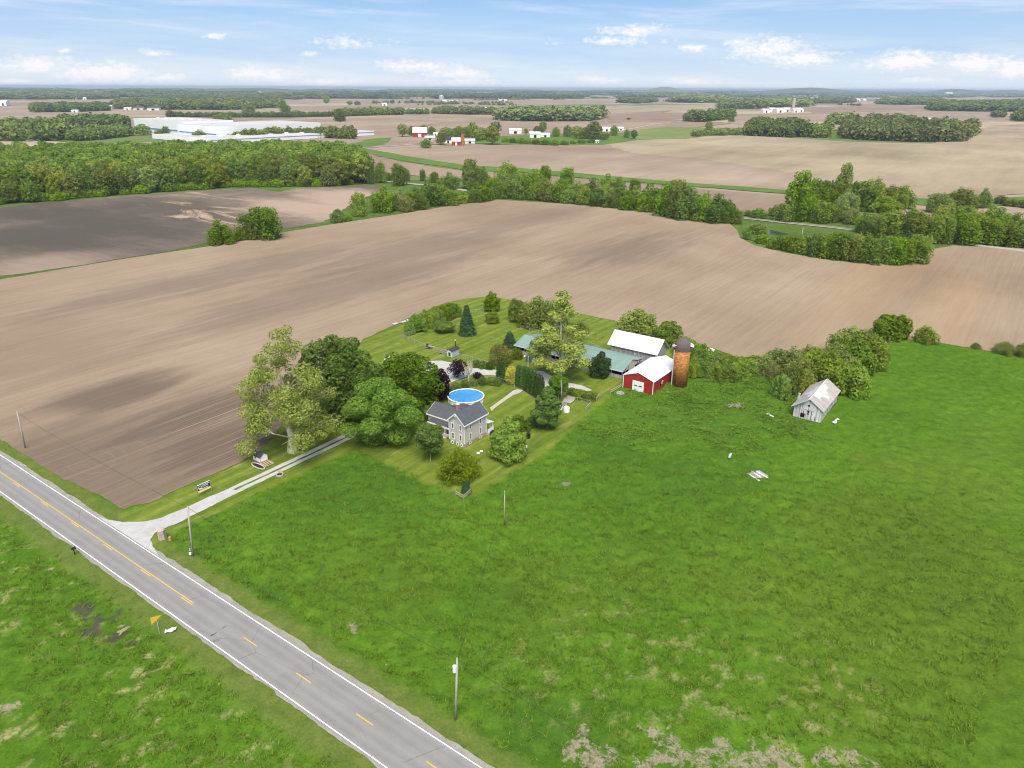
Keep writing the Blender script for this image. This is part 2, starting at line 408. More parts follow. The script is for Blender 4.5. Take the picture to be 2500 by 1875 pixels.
def proto(key, h, rx, z0, k, lr, n, leaf, lmat, shape='round', nl=6, tr=None, bark='bark', inner=0, shell=.62, deep=.7, seed=0, limb=.32, low=.35, aspect=.6, zs=.85, taper=.45):
    g = np.random.default_rng(seed+len(PROTO)*17+3)
    lb = (ragged_lobes(k, rx, z0, h, lr, g, taper) if shape == 'ragged' else sycamore_lobes(g, h, rx) if shape == 'syc' else tall_sycamore_lobes(g, h, rx) if shape == 'syc2'
          else ellipsoid_lobes(k, rx, z0, h, lr, g, shape, shell))
    p, d = lobe_points(lb, n, g, deep, inner, low, zs)
    d[:,2] += .25
    v, f = leaf_quads(p, d, leaf, aspect, g)
    v[:,2] = np.maximum(v[:,2], .05)
    cr = np_mesh('crown', v, f, M[lmat])
    tk = make_trunk(h, tr or h*.018, lb, z0, nl, g, M[bark], limb)
    PROTO[key] = (tk, cr, h, rx, max(np.abs(v[:,0]).max(), np.abs(v[:,1]).max()), v[:,2].max())
def conifer(key, h, rx, layers, n, leaf, lmat, z0=.4, power=.85, spike=.35, seed=0, arms=9):
    g = np.random.default_rng(seed+91)
    z = z0 + (h-z0)*(1-np.sqrt(1-g.random(n)*.985)); f = (z-z0)/(h-z0)
    lay = f*layers; fr = lay-np.floor(lay)
    th = g.random(n)*2*math.pi; ph = np.floor(lay)*1.7
    lob = .5+.5*np.abs(np.cos((th+ph)*arms/2))
    R = rx*(1-f)**power*(1-.35*fr)*(1-spike+spike*lob) + .05
    rr = R*(1-.45*g.random(n)**2)
    p = np.stack([np.cos(th)*rr, np.sin(th)*rr, z-.10*rr*(1-fr)], 1)
    d = np.stack([np.cos(th)*.6, np.sin(th)*.6, np.full(n,.8)], 1)
    v, q = leaf_quads(p, d, leaf, .45, g, .35)
    v[:,2] = np.maximum(v[:,2], .05)
    cr = np_mesh('crown', v, q, M[lmat])
    m = MB(); m.tube([(0,0,0),(0,0,h*.6),(0,0,h*.97)], [h*.02,h*.012,.02], 6)
    PROTO[key] = (m.mesh('trunk', M['bark']), cr, h, rx, max(np.abs(v[:,0]).max(), np.abs(v[:,1]).max()), v[:,2].max())

# near, richly leafed
proto('sycamore', 28, 9.0, 3.0, 60, .27, 26000, .20, 'lf_syc', 'syc', 22, .85, 'bark_pale', inner=.35, deep=.4, limb=.15, low=.9, seed=4)
proto('sycamore_tall', 24, 5.4, 5.0, 44, .30, 15000, .20, 'lf_syc', 'syc2', 26, .34, 'bark_pale', inner=.35, deep=.4, limb=.2, low=.9, seed=9)
proto('big_dark', 24, 7.5, 2.0, 15, .27, 17000, .30, 'lf_maple', 'ragged', 14, .5, seed=1, low=.5, taper=.6, zs=1.1)
proto('big_dark_b', 20, 7.5, 1.5, 17, .28, 17000, .30, 'lf_dark', 'ragged', 10, .5, seed=2, low=.5, taper=.4, zs=1.0)
proto('maple_front', 18, 7.5, .6, 26, .31, 21000, .25, 'lf_maple', 'round', 8, .4, seed=3, shell=.88, low=.6, inner=.06)
proto('yard_small', 7, 3.0, 2.0, 30, .34, 5200, .20, 'lf_maple', 'round', 6, .10, 'bark_trunk', seed=5, shell=.66)
proto('yard_fresh', 10, 4.4, .8, 15, .30, 9500, .23, 'lf_fresh', 'ragged', 7, .18, seed=6, low=.5, taper=.75)
proto('yard_pyramid', 13, 4.2, 1.2, 46, .28, 11500, .24, 'lf_maple', 'cone', 7, .2, seed=7)
proto('yard_airy', 6, 4.0, .3, 16, .30, 7600, .17, 'lf_mid', 'ragged', 10, .12, inner=.25, seed=8, low=.7, taper=.6)
proto('apple', 4.5, 3.2, .7, 26, .34, 4200, .18, 'lf_fresh', 'flat', 6, .14, seed=10)
proto('purple', 8, 3.2, 1.0, 14, .30, 4600, .22, 'lf_purple', 'ragged', 6, .14, seed=11, low=.5, taper=.6)
proto('purple_small', 5, 2.8, .9, 20, .34, 2200, .20, 'lf_purple', 'round', 6, .10, inner=.25, seed=12, shell=.8)
proto('weeping', 5.5, 3.4, .4, 16, .30, 5200, .18, 'lf_rust', 'ragged', 5, .15, seed=13, low=.7, taper=.7)
proto('willowy', 9, 5.2, .4, 18, .28, 8500, .26, 'lf_olive', 'ragged', 7, .2, inner=.1, seed=14, low=.7, taper=.55, zs=1.15)
proto('brush', 6, 3.6, .2, 15, .30, 4600, .22, 'lf_olive', 'ragged', 8, .08, inner=.2, low=.8, seed=15, taper=.5, zs=1.2)
proto('brush_green', 5.5, 3.4, .2, 15, .30, 5200, .24, 'lf_fresh', 'ragged', 5, .08, low=.8, seed=16, taper=.55, zs=1.1)
proto('shrub', 2.2, 1.8, .1, 14, .34, 1700, .16, 'lf_mid', 'ragged', 4, .05, low=.8, seed=17, taper=.5)
proto('shrub_dark', 2.2, 1.8, .1, 14, .34, 1700, .16, 'lf_dark', 'ragged', 4, .05, low=.8, seed=18, taper=.5)
conifer('spruce', 10, 2.8, 13, 6000, .26, 'lf_spruce', seed=1, spike=.5)
conifer('pine', 7, 2.6, 8, 3200, .26, 'lf_spruce', seed=2, power=.7, spike=.5)
conifer('blue_spruce', 7.5, 2.0, 9, 3200, .20, 'lf_blue', seed=3, spike=.5)
conifer('cedar', 6, 1.5, 14, 2600, .18, 'lf_juniper', seed=4, power=.5, spike=.25)
proto('juniper', 8.5, 4.3, .2, 18, .28, 9000, .22, 'lf_juniper', 'ragged', 0, .2, low=.9, seed=20, taper=.6)
proto('golden', 5.6, 1.75, .1, 30, .42, 3600, .15, 'lf_gold', 'round', 0, .1, low=.9, seed=21)
conifer('thuja', 4.8, 1.05, 22, 2600, .16, 'lf_thuja', .1, .28, .12, seed=5)
# middle distance (a pixel is about half a metre there)
for i,(lm,sd) in enumerate([('lf_mid',31),('lf_fresh',32),('lf_olive',33),('lf_mid',34),('lf_fresh',35)]):
    proto(f'hedge{i}', 14, 5.6, .4, [11,9,11,12,10][i], .33, 4600, .36, lm, 'ragged', 8, .22, seed=sd, low=.7, inner=.12 if i==2 else .05, taper=[.5,.65,.45,.55,.7][i], zs=1.2)
proto('poplar', 20, 4.6, .6, 12, .32, 5200, .38, 'lf_mid', 'ragged', 6, .3, seed=36, low=.7, taper=.5, zs=1.3)
proto('lowbush', 5.5, 5.0, .1, 20, .27, 3200, .34, 'lf_fresh', 'ragged', 3, .12, seed=37, low=.8, taper=.55)
for i,(lm,sd) in enumerate([('lf_wood',41),('lf_wood2',42),('lf_wood',43),('lf_wood2',44),('lf_mid',45)]):
    proto(f'wood{i}', 20, 7.2, 2.0, 26, .32, 2600, .60, lm, 'round' if i%2 else 'ragged', 6, .3, seed=sd, shell=.7, low=.5, taper=.6)
for i,(lm,sd) in enumerate([('lf_wood',46),('lf_wood2',47),('lf_olive',48)]):
    proto(f'canopy{i}', 18, 7.0, 6.0, 18, .38, 620, .95, lm, 'round', 0, .3, seed=sd, low=.15, shell=.66)
# far (a pixel is one to five metres)
for i,(lm,sd) in enumerate([('lf_far',51),('lf_far',52),('lf_far2',53)]):
    proto(f'far{i}', 16, 7.5, .3, 9, .42, 300, 1.5, lm, 'ragged' if i else 'round', 0, .4, seed=sd, low=.5, taper=.6)

SINGLE = {}
def single_mesh(key):       # trunk and crown in one mesh, for trees too far off to show their parts
    if key not in SINGLE:
        tk, cr = PROTO[key][0], PROTO[key][1]
        def rd(me):
            v = np.empty(len(me.vertices)*3, np.float32); me.vertices.foreach_get('co', v); return v.reshape(-1,3)
        v1 = rd(cr); n1 = len(cr.polygons)
        f1 = np.arange(n1*4).reshape(n1,4)
        m = PROTO[key][3]*.05; t = PROTO[key][2]*.4
        v2 = np.array([(-m,-m,0),(m,-m,0),(m,m,0),(-m,m,0),(-m*.5,-m*.5,t),(m*.5,-m*.5,t),(m*.5,m*.5,t),(-m*.5,m*.5,t)])
        f2 = np.array([(0,1,5,4),(1,2,6,5),(2,3,7,6),(3,0,4,7)])+len(v1)
        SINGLE[key] = np_mesh('far_tree', np.concatenate([v1,v2]), np.concatenate([f1,f2]), [cr.materials[0], M['bark']], [0]*n1+[1]*4)
    return SINGLE[key]
def tree(key, pos, h, w, name, label, cat='tree', group=None, parts=True, rot=None, kind=None):
    tk, cr, ph, prx, mx, mz = PROTO[key]
    sx = w/2/(mx*.93); sz = h/mz; rot = rnd.random()*6.28 if rot is None else rot
    if parts:
        o = thing(name, label, cat, (pos[0], pos[1], 0), rot, group); o.scale = (sx, sx, sz)
        link('trunk', tk, o); link('crown', cr, o)
    else:
        o = tag(link(name, single_mesh(key), None, (pos[0], pos[1], 0), rot), label, cat, group); o.scale = (sx, sx, sz)
    return o
def tree_px(key, bx, by, ty, wpx, name, label, cat='tree', group=None, parts=True, rot=None, tx=None, hmul=1.0):
    p = W(bx, by); dist = math.sqrt(p[0]**2+p[1]**2+H*H)
    w = wpx*dist/F
    # what shows at the top is the far shoulder of a wide crown: measure there
    a = PITCH-math.atan((CY-ty)/F)
    h = top_height(bx, by, bx if tx is None else tx, ty) - .22*w*math.sin(max(0,a))
    return tree(key, p, max(.6,h*hmul), w, name, label, cat, group, parts, rot)
def trees_mass(name, keys, pts, hs, label=None, sq=(.85,1.2)):   # a far-off wood: one object
    V = []; Fc = []; mi = []; off = 0; mats = []; src = []
    for k in keys:
        cr = PROTO[k][1]; v = np.empty(len(cr.vertices)*3, np.float32); cr.vertices.foreach_get('co', v)
        src.append(v.reshape(-1,3)); mats.append(cr.materials[0])
    for (x,y), h in zip(pts, hs):
        i = rnd.randrange(len(keys)); v = src[i]; s = h/PROTO[keys[i]][5]; a = rnd.random()*6.28; sx = s*rnd.uniform(*sq)
        c, d = math.cos(a), math.sin(a)
        q = np.empty_like(v); q[:,0] = (v[:,0]*c-v[:,1]*d)*sx+x; q[:,1] = (v[:,0]*d+v[:,1]*c)*sx+y; q[:,2] = v[:,2]*s
        V.append(q); n = len(v)//4; Fc.append(np.arange(4*n).reshape(n,4)+off); off += len(v); mi += [i]*n
    o = link(name, np_mesh(name, np.concatenate(V), np.concatenate(Fc), mats, mi))
    tag(o, label, None, None, 'stuff'); return o
def scatter(poly, spacing, jitter=.45, seed=0, keep=1.0):
    g = random.Random(seed); xs = [p[0] for p in poly]; ys = [p[1] for p in poly]
    gx, gy = np.meshgrid(np.arange(min(xs), max(xs), spacing), np.arange(min(ys), max(ys), spacing*.87))
    gx = gx + (np.arange(gx.shape[0])%2)[:,None]*spacing*.5
    gx = gx.ravel()+np.array([g.uniform(-jitter,jitter)*spacing for _ in range(gx.size)]); gy = gy.ravel()+np.array([g.uniform(-jitter,jitter)*spacing for _ in range(gy.size)])
    ok = inpoly(gx, gy, poly) & (np.array([g.random() for _ in range(gx.size)]) < keep)
    return list(zip(gx[ok], gy[ok]))
# ------------------------------------------------------------------ ground
def jag(pts, step, amp, seed=0, closed=True):   # ragged edge for a ground sheet
    g = random.Random(seed); out = []; n = len(pts)
    for i in range(n if closed else n-1):
        a = pts[i]; b = pts[(i+1)%n]; l = math.hypot(b[0]-a[0], b[1]-a[1]); k = max(1, min(400, int(l/step)))
        nx, ny = -(b[1]-a[1])/(l+1e-9), (b[0]-a[0])/(l+1e-9); w = 0
        for j in range(k):
            w = w*.6 + g.gauss(0,1)*.5; o = w*amp if 0 < j else 0; f = j/k
            out.append((a[0]+(b[0]-a[0])*f+nx*o, a[1]+(b[1]-a[1])*f+ny*o))
    if not closed: out.append(pts[-1])
    return out
from mathutils.geometry import tessellate_polygon
def sheet(name, pts, z, mat, kind='structure', label=None):
    tri = tessellate_polygon([[Vector((x,y,0)) for x,y in pts]])
    me = bpy.data.meshes.new(name); fs = []
    for t in tri:
        a,b,c = (pts[i] for i in t)
        fs.append(tuple(t) if (b[0]-a[0])*(c[1]-a[1])-(b[1]-a[1])*(c[0]-a[0]) > 0 else tuple(t)[::-1])
    me.from_pydata([(x,y,z) for x,y in pts], [], fs); me.materials.append(mat); me.update()
    return tag(link(name, me), label, None, None, kind)
def smooth_poly(pts, it=2):
    for _ in range(it):
        q = []
        for i in range(len(pts)):
            a, b = pts[i], pts[(i+1)%len(pts)]
            q += [(a[0]*.75+b[0]*.25, a[1]*.75+b[1]*.25), (a[0]*.25+b[0]*.75, a[1]*.25+b[1]*.75)]
        pts = q
    return pts

# --- road frame: t along the road (towards the right of the picture), s across (positive: the farm side)
RA = math.atan2(W(1174,1875)[0]-W(0,1111)[0], W(1174,1875)[1]-W(0,1111)[1]); RT = (math.sin(RA), math.cos(RA)); RN = (-RT[1], RT[0])
R0 = W(0, 1111)
def RD(t, s): return (R0[0]+RT[0]*t+RN[0]*s, R0[1]+RT[1]*t+RN[1]*s)
def toRD(p): dx, dy = p[0]-R0[0], p[1]-R0[1]; return (dx*RT[0]+dy*RT[1], dx*RN[0]+dy*RN[1])
RW = toRD(W(460, 1529))[1]                       # the other white line
# --- polygons, read off the 2212-wide view
LAWN = [WD(*p) for p in [(262,1108),(345,1075),(520,990),(640,900),(790,725),(870,690),(960,652),(1060,636),(1280,680),(1345,690),(1420,720),(1530,752),(1500,775),(1370,800),(1345,828),(1320,850),(1300,868),(1262,900),(1215,945),(1165,985),(1130,1008),(1085,1035),(1035,1058),(1005,1078),(960,1062),(900,1032),(835,1003),(775,975),(700,1000),(600,1047),(500,1092),(400,1138),(340,1165),(322,1200),(262,1150)]]
FIELD = [WD(*p) for p in [(270,1100),(130,1030),(0,948),(-160,860),(-420,700),(-260,640),(0,604),(250,562),(500,525),(610,502),(720,484),(800,472),(860,463),(940,450),(1000,440),(1080,432),(1240,441),(1400,453),(1500,466),(1575,482),(1592,497),(1600,515),(1630,530),(1700,547),(1780,560),(1850,567),(1920,566),(1975,558),(2005,540),(2060,530),(2212,536),(2420,545),(2900,560),(3000,830),(2600,815),(2420,795),(2212,768),(2100,752),(2000,735),(1950,732),(1860,760),(1750,785),(1600,772),(1540,753),(1450,728),(1344,696),(1280,683),(1180,662),(1060,640),(1010,645),(960,655),(870,692),(790,730),(700,800),(640,880),(560,975),(520,998),(400,1050),(340,1080)]]
def soil(name, c0, c1, c2, rows=None, patch=.012, seed=0.0, rowamt=.35, rowscale=.9, straw=None):
    t = NT(name); v = t.pos()
    st = t.along(v, .05, .6) if rows is None else rows(t, v)
    big = t.noise(t.map(v, (1,1,1), 0, (seed*531, seed*271, 0)), patch, 5, .55, .3)
    big2 = t.noise(t.along(v, .25*patch*3, patch*5), 1, 4, .55)
    fine = t.noise(v, .8, 4, .75)
    streak = t.noise(st, rowscale, 4, .65)
    f = t.math('ADD', t.math('MULTIPLY', big, .50), t.math('ADD', t.math('MULTIPLY', big2, .22), t.math('ADD', t.math('MULTIPLY', streak, rowamt*.55), t.math('MULTIPLY', fine, .12))))
    f = t.math('MULTIPLY', f, 1/(.72+.12+rowamt*.55))
    c = t.ramp(f, [(.36,c0),(.50,c1),(.62,c2)])
    sp = t.noise(v, 3.0, 3, .8)
    c = t.mix(t.ramp(sp, [(.3,.25),(.7,0.0)]), c, (.05,.035,.025))
    b = t.bump(t.math('ADD', t.math('MULTIPLY', streak, .6), t.math('MULTIPLY', fine, .8)), .45, .15)
    return t, c, b
def blob_mask(t, v, items, noise=None):           # dark or straw-coloured patches of real soil, placed on the field
    tot = None
    for (x, y, ru, rv, amt) in items:
        u0, v0 = toUV((x, y))
        m = t.node('ShaderNodeMapping'); r = t.map(v, rotz=-GROT); t.l.new(r, m.inputs['Vector'])
        m.inputs['Location'].default_value = (-u0/ru, -v0/rv, 0); m.inputs['Scale'].default_value = (1/ru, 1/rv, 0)
        ln = t.node('ShaderNodeVectorMath', operation='LENGTH'); t.l.new(m.outputs[0], ln.inputs[0])
        d = ln.outputs['Value']
        if noise is not None: d = t.math('ADD', d, t.math('MULTIPLY', t.math('SUBTRACT', noise, .5), 1.3))
        k = t.math('MULTIPLY', t.ramp(d, [(.25,1.0),(1.0,0.0)], 'EASE'), amt)
        tot = k if tot is None else t.math('MAXIMUM', tot, k)
    return tot
def field_mat():
    t, c, b = soil('ploughed_soil', (.226,.168,.112), (.292,.223,.153), (.350,.276,.196), rowamt=.4)
    v = t.pos()
    rows = t.noise(t.along(v, .012, .9), 1, 4, .75)
    n = t.noise(t.along(v, .03, .16), 1, 4, .6)
    P = lambda x, y: WD(x, y)
    it = [(*P(230,1010), 70, 50, .75), (*P(420,960), 50, 36, .6)]
    for (x,y,ru,rv,a) in [(250,850,26,14,.9),(420,900,40,10,1.0),(480,960,30,16,1.0),(200,1000,28,16,.75),(120,960,26,20,.5),(330,1040,26,18,.65),(900,540,120,25,.55),(1360,538,70,22,.6),(740,620,130,22,.5),(450,600,120,20,.5),(60,760,60,40,.3),(1950,620,90,16,.4),(1160,470,120,18,.35)]:
        it.append((*P(x,y), ru, rv*1.25, a))
    dk = blob_mask(t, v, it, n)
    c = t.mix(t.math('MULTIPLY', dk, .85), c, (.105,.080,.062))
    c = t.mix(t.ramp(rows, [(.35,.16),(.50,0.0)]), c, (.14,.108,.082)); c = t.mix(t.ramp(rows, [(.52,0.0),(.70,.13)]), c, (.40,.325,.25))
    # pale furrow lines where the soil is damp
    ln = t.ramp(t.noise(t.along(v, .015, 1.7), 1, 2, .6), [(.55,0.0),(.68,1.0)])
    lines = blob_mask(t, v, [(*P(480,900), 34, 12, 1.0), (*P(490,945), 26, 16, .8)], n)
    c = t.mix(t.math('MULTIPLY', t.math('MULTIPLY', ln, lines), .55), c, (.36,.28,.21))
    tan = blob_mask(t, v, [(*P(1900,610), 130, 26, .5), (*P(2050,660), 90, 24, .5)], n)
    c = t.mix(t.math('MULTIPLY', tan, .6), c, (.36,.24,.12))
    # wheel arcs where the tractor turned in the near corner
    for (x,y,k) in [(235,985,1),(160,1010,2),(260,1075,1)]:
        cx, cy = P(x,y); m = t.map(v, loc=(-cx,-cy,0)); ln2 = t.node('ShaderNodeVectorMath', operation='LENGTH'); t.l.new(m, ln2.inputs[0])
        r = ln2.outputs['Value']; w = t.math('FRACT', t.math('MULTIPLY', r, .42))
        band = t.math('MULTIPLY', t.math('LESS_THAN', w, .22), t.ramp(t.math('MULTIPLY', r, 1/14), [(.25,0.0),(.5,1.0),(.95,0.0)]))
        c = t.mix(t.math('MULTIPLY', t.math('MULTIPLY', band, t.ramp(n,[(.45,0.0),(.62,1.0)])), .12), c, (.35,.27,.2))
    return t.done(c, .95, b, .05)
M['field'] = field_mat()
# --- near grass: one fine grid with real unevenness
GX0, GX1, GY0, GY1, GS = -150.0, 250.0, 36.0, 345.0, .55
def near_grass():
    xs = np.arange(GX0, GX1, GS); ys = np.arange(GY0, GY1, GS)
    X, Y = np.meshgrid(xs, ys); sh = X.shape; x = X.ravel(); y = Y.ravel()
    dl = polydist(x, y, LAWN); lawn = np.where(inpoly(x, y, LAWN), 1, -1)*dl
    mown = sstep(-.9, .9, lawn + (vnoise(x,y,2.2,3)-.5)*2.2)
    s = (x-R0[0])*RN[0]+(y-R0[1])*RN[1]; tt = (x-R0[0])*RT[0]+(y-R0[1])*RT[1]
    out = np.where(s > RW/2, s, RW-s)
    verge = 1-sstep(2.6, 4.6, out + (vnoise(x,y,3,5)-.5)*1.6)
    field = np.where(inpoly(x, y, FIELD), 1, -1)*polydist(x, y, FIELD)
    fedge = sstep(-2.5, 0, field)
    def blobs(items, amp=.9, sc=2.5, seed=1):
        n = vnoise(x, y, sc, seed, 4); m = np.zeros_like(x)
        for (px, py, r, a) in items:
            cx, cy = WD(px, py); d = np.hypot(x-cx, y-cy)/r
            m = np.maximum(m, a*sstep(1.0, .35, d + (n-.5)*amp*2))
        return m
    bare = blobs([(1245,1612,4,.9),(1300,1630,3,.85),(1290,1655,3.5,.9),(1420,1590,3.2,.85),(1470,1630,4,.9),(1400,1655,4,.9),(1530,1650,4,.9),(1620,1655,4.5,.9),(1560,1605,2.2,.8),(1700,1655,4,.9),(1790,1655,3,.85),(1870,1655,3.5,.85),(1380,1570,1.8,.7),(768,1350,2.6,.9),(1225,1045,1.6,.7),(1585,1020,1,.5),(715,1365,1.5,.7),(535,1272,1.2,.6),(10,1530,3,.9),(40,1345,2,.7),(1360,1190,1.0,.7)], .9, 2.2)
    n1 = vnoise(x, y, 1.6, 21, 3); n2 = vnoise(x, y, 22, 22, 3)
    far_side = sstep(RW-3.5, RW-6, s)
    strawzone = np.maximum(far_side*sstep(.34,.52,n2), .75*blobs([(1450,1450,16,1),(1700,1500,18,.9),(1300,1350,12,.7),(1750,1600,14,1),(1150,1480,10,.6),(1180,1500,8,.7)], .6, 9, 7))
    straw = sstep(.60,.72,n1)*strawzone
    mud = blobs([(215,1345,3.2,1),(180,1315,2.2,.9),(255,1365,2.0,1),(285,1385,1.2,1)], 1.1, 1.6, 9)
    weed = blobs([(1450,900,16,1),(1550,880,18,1),(1650,900,16,1),(1500,860,12,1),(1600,830,14,1),(1700,860,10,.8),(1350,930,12,.8),(1400,880,12,.9),(1560,930,14,.7),(1640,790,12,1)], .5, 5, 11)*(1-mown)
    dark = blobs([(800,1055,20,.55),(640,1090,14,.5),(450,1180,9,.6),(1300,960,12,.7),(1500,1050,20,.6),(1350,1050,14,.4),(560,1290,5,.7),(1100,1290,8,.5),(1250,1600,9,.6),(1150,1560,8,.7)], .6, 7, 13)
    ditch = np.exp(-((out-5.4)/1.0)**2)*(s > 0)*.8 + np.exp(-((out-5.0)/1.2)**2)*(s < 0)*.6
    gold = blobs([(1930,1150,26,.9),(2050,1050,20,.7),(1900,1250,24,.8),(2100,1350,26,.9),(1750,1300,22,.8),(1600,1250,18,.6),(2180,960,20,.5),(1350,1230,16,.6),(1200,1280,16,.6),(1900,1000,8,.8),(800,1250,16,.5),(2000,1500,26,.6)], .5, 14, 15)
    calm = np.minimum(1, mown+verge*.8+fedge)
    z = (vnoise(x,y,1.7,31,3)-.5)*.95*(1-calm) + (vnoise(x,y,9,33,2)-.5)*.5*(1-calm) + (vnoise(x,y,.9,35,2)-.5)*.8*weed + (vnoise(x,y,1.2,36,2)-.5)*.05
    z = z*(1-.8*bare) - .35*ditch*(1-mown) - .12*np.maximum(bare,mud) + .1*dark*(1-calm)
    road = (out < 1.2)
    flat = np.minimum(sstep(1.0, 2.2, out), sstep(.2, 2.0, -field))
    z = z*flat - .05
    z = np.where(mown > .5, np.minimum(z, .0), z)
    ny, nx = sh; i = np.arange(ny*nx).reshape(sh)
    f = np.stack([i[:-1,:-1], i[:-1,1:], i[1:,1:], i[1:,:-1]], -1).reshape(-1,4)
    cxy = (x[f[:,0]]+GS/2, y[f[:,0]]+GS/2)
    me = np_mesh('meadow', np.stack([x,y,z],1), f, M['grass'], smooth=True)
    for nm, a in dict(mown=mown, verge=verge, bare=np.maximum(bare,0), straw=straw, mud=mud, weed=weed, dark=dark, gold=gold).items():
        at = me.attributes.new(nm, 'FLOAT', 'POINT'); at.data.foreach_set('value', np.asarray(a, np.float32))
    tag(link('grass', me), 'green meadow, verge and mown lawn around the farmstead', None, None, 'structure')
    # tufts standing above the sward
    g = np.random.default_rng(5); cand = g.random((520000,2))*np.array([GX1-GX0-2, GY1-GY0-2])+np.array([GX0+1,GY0+1])
    ix = ((cand[:,0]-GX0)/GS).astype(int); iy = ((cand[:,1]-GY0)/GS).astype(int); k = iy*nx+ix
    az = np.arctan2(cand[:,0], cand[:,1]); dist = np.hypot(cand[:,0], cand[:,1])
    nn = vnoise(cand[:,0], cand[:,1], 3.0, 41, 3)
    pr = np.clip(1.0-calm[k]*1.4-bare[k]*.9-mud[k],0,1)*sstep(.20,.55,nn)*sstep(165,95,dist)*(np.abs(az)<.72)*(flat[k]>.5)
    sel = g.random(len(cand)) < pr*.55; q = cand[sel]; zz = z[k[sel]]; n = len(q)
    blades = 7; b = np.repeat(np.concatenate([q, zz[:,None]],1), blades, 0); m = len(b)
    b[:,:2] += g.normal(0,.20,(m,2)); hh = (.14+.26*g.random(m))*(1+.4*np.repeat(nn[sel],blades)); lean = g.normal(0,.30,(m,2)); th = g.random(m)*6.28; w = .05+.05*g.random(m)
    dx, dy = np.cos(th)*w, np.sin(th)*w
    V = np.stack([np.stack([b[:,0]-dx,b[:,1]-dy,b[:,2]-.05],1), np.stack([b[:,0]+dx,b[:,1]+dy,b[:,2]-.05],1), np.stack([b[:,0]+lean[:,0],b[:,1]+lean[:,1],b[:,2]+hh],1)],1).reshape(-1,3)
    tag(link('meadow_grass', np_mesh('meadow_grass', V, np.arange(3*m).reshape(m,3), M['lf_grass'])), 'tufts of tall grass standing in the meadow', None, None, 'stuff')
    # broad-leaved weeds round the red barn
    cand = g.random((60000,2))*np.array([90,80])+np.array([15,120])
    ix = ((cand[:,0]-GX0)/GS).astype(int); iy = ((cand[:,1]-GY0)/GS).astype(int); k = iy*nx+ix
    nn = vnoise(cand[:,0], cand[:,1], 3.5, 43, 3); sel = g.random(len(cand)) < weed[k]**1.5*sstep(.32,.62,nn)*1.0
    q = cand[sel]; n = len(q); p = np.repeat(np.concatenate([q, z[k[sel]][:,None]],1), 9, 0)
    p[:,:2] += g.normal(0,.28,(len(p),2)); p[:,2] += .05+.45*g.random(len(p))*np.repeat(sstep(.4,.7,nn[sel]),9)
    v, f = leaf_quads(p, np.tile(np.array([0,0,1.0]),(len(p),1)), .145, .75, g, .45)
    tag(link('weed_growth', np_mesh('weed_growth', v, f, M['lf_weed'])), 'rank broad-leaved weeds growing below the red barn and silo', None, None, 'stuff')
def grass_mat():
    t = NT('meadow_green'); v = t.pos()
    n1 = t.noise(v, .035, 4, .6); n2 = t.noise(v, .45, 5, .7); n3 = t.noise(v, 2.6, 4, .8)
    f = t.math('ADD', t.math('MULTIPLY', n1, .2), t.math('ADD', t.math('MULTIPLY', n2, .40), t.math('MULTIPLY', n3, .40)))
    c = t.ramp(f, [(.36,(.032,.078,.0065)),(.50,(.066,.142,.0100)),(.64,(.112,.200,.018))])
    c = t.mix(t.math('MULTIPLY', t.attr('gold'), .5), c, t.ramp(f, [(.36,(.055,.080,.010)),(.64,(.125,.155,.022))]))
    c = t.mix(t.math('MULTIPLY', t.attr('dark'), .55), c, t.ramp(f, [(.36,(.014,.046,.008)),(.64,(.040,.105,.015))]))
    c = t.mix(t.math('MULTIPLY', t.attr('weed'), .6), c, t.ramp(n3, [(.3,(.030,.068,.009)),(.7,(.085,.165,.02))]))
    # mown lawn with faint mower stripes and dry swaths
    st = t.noise(t.along(v, .03, .55), 1, 2, .5)
    dry = t.noise(t.along(v, .06, .35), 1, 3, .6)
    lw = t.ramp(t.math('ADD', t.math('MULTIPLY', st, .56), t.math('MULTIPLY', n2, .44)), [(.36,(.078,.124,.014)),(.52,(.125,.172,.023)),(.66,(.195,.222,.042))])
    lw = t.mix(t.ramp(dry, [(.60,0.0),(.72,.6)]), lw, (.29,.26,.09))
    vg = t.ramp(t.math('ADD', t.math('MULTIPLY', n2, .5), t.math('MULTIPLY', n3, .5)), [(.32,(.058,.092,.016)),(.5,(.100,.142,.026)),(.68,(.165,.185,.048))])
    c = t.mix(t.attr('verge'), c, vg); c = t.mix(t.attr('mown'), c, lw)
    c = t.mix(t.math('MULTIPLY', t.attr('straw'), t.ramp(n3, [(.40,.15),(.62,.9)])), c, (.34,.30,.14))
    ba = t.math('SUBTRACT', t.attr('bare'), t.math('MULTIPLY', t.ramp(t.noise(v, .42, 5, .8), [(.44,0.0),(.60,1.0)]), .62))
    so = t.ramp(n3, [(.3,(.155,.135,.085)),(.7,(.31,.275,.19))])
    c = t.mix(t.ramp(t.math('ADD', ba, t.math('MULTIPLY', t.math('SUBTRACT', n3, .5), 1.1)), [(.36,0.0),(.70,.95)]), c, so)
    c = t.mix(t.ramp(t.math('ADD', t.attr('mud'), t.math('MULTIPLY', t.math('SUBTRACT', n3, .5), 1.8)), [(.42,0.0),(.85,.9)]), c, (.065,.055,.042))
    hb = t.math('ADD', t.math('MULTIPLY', n2, .7), t.math('MULTIPLY', n3, .6))
    return t.done(c, .9, t.bump(hb, .55, .35), .05)
M['grass'] = grass_mat()
near_grass()

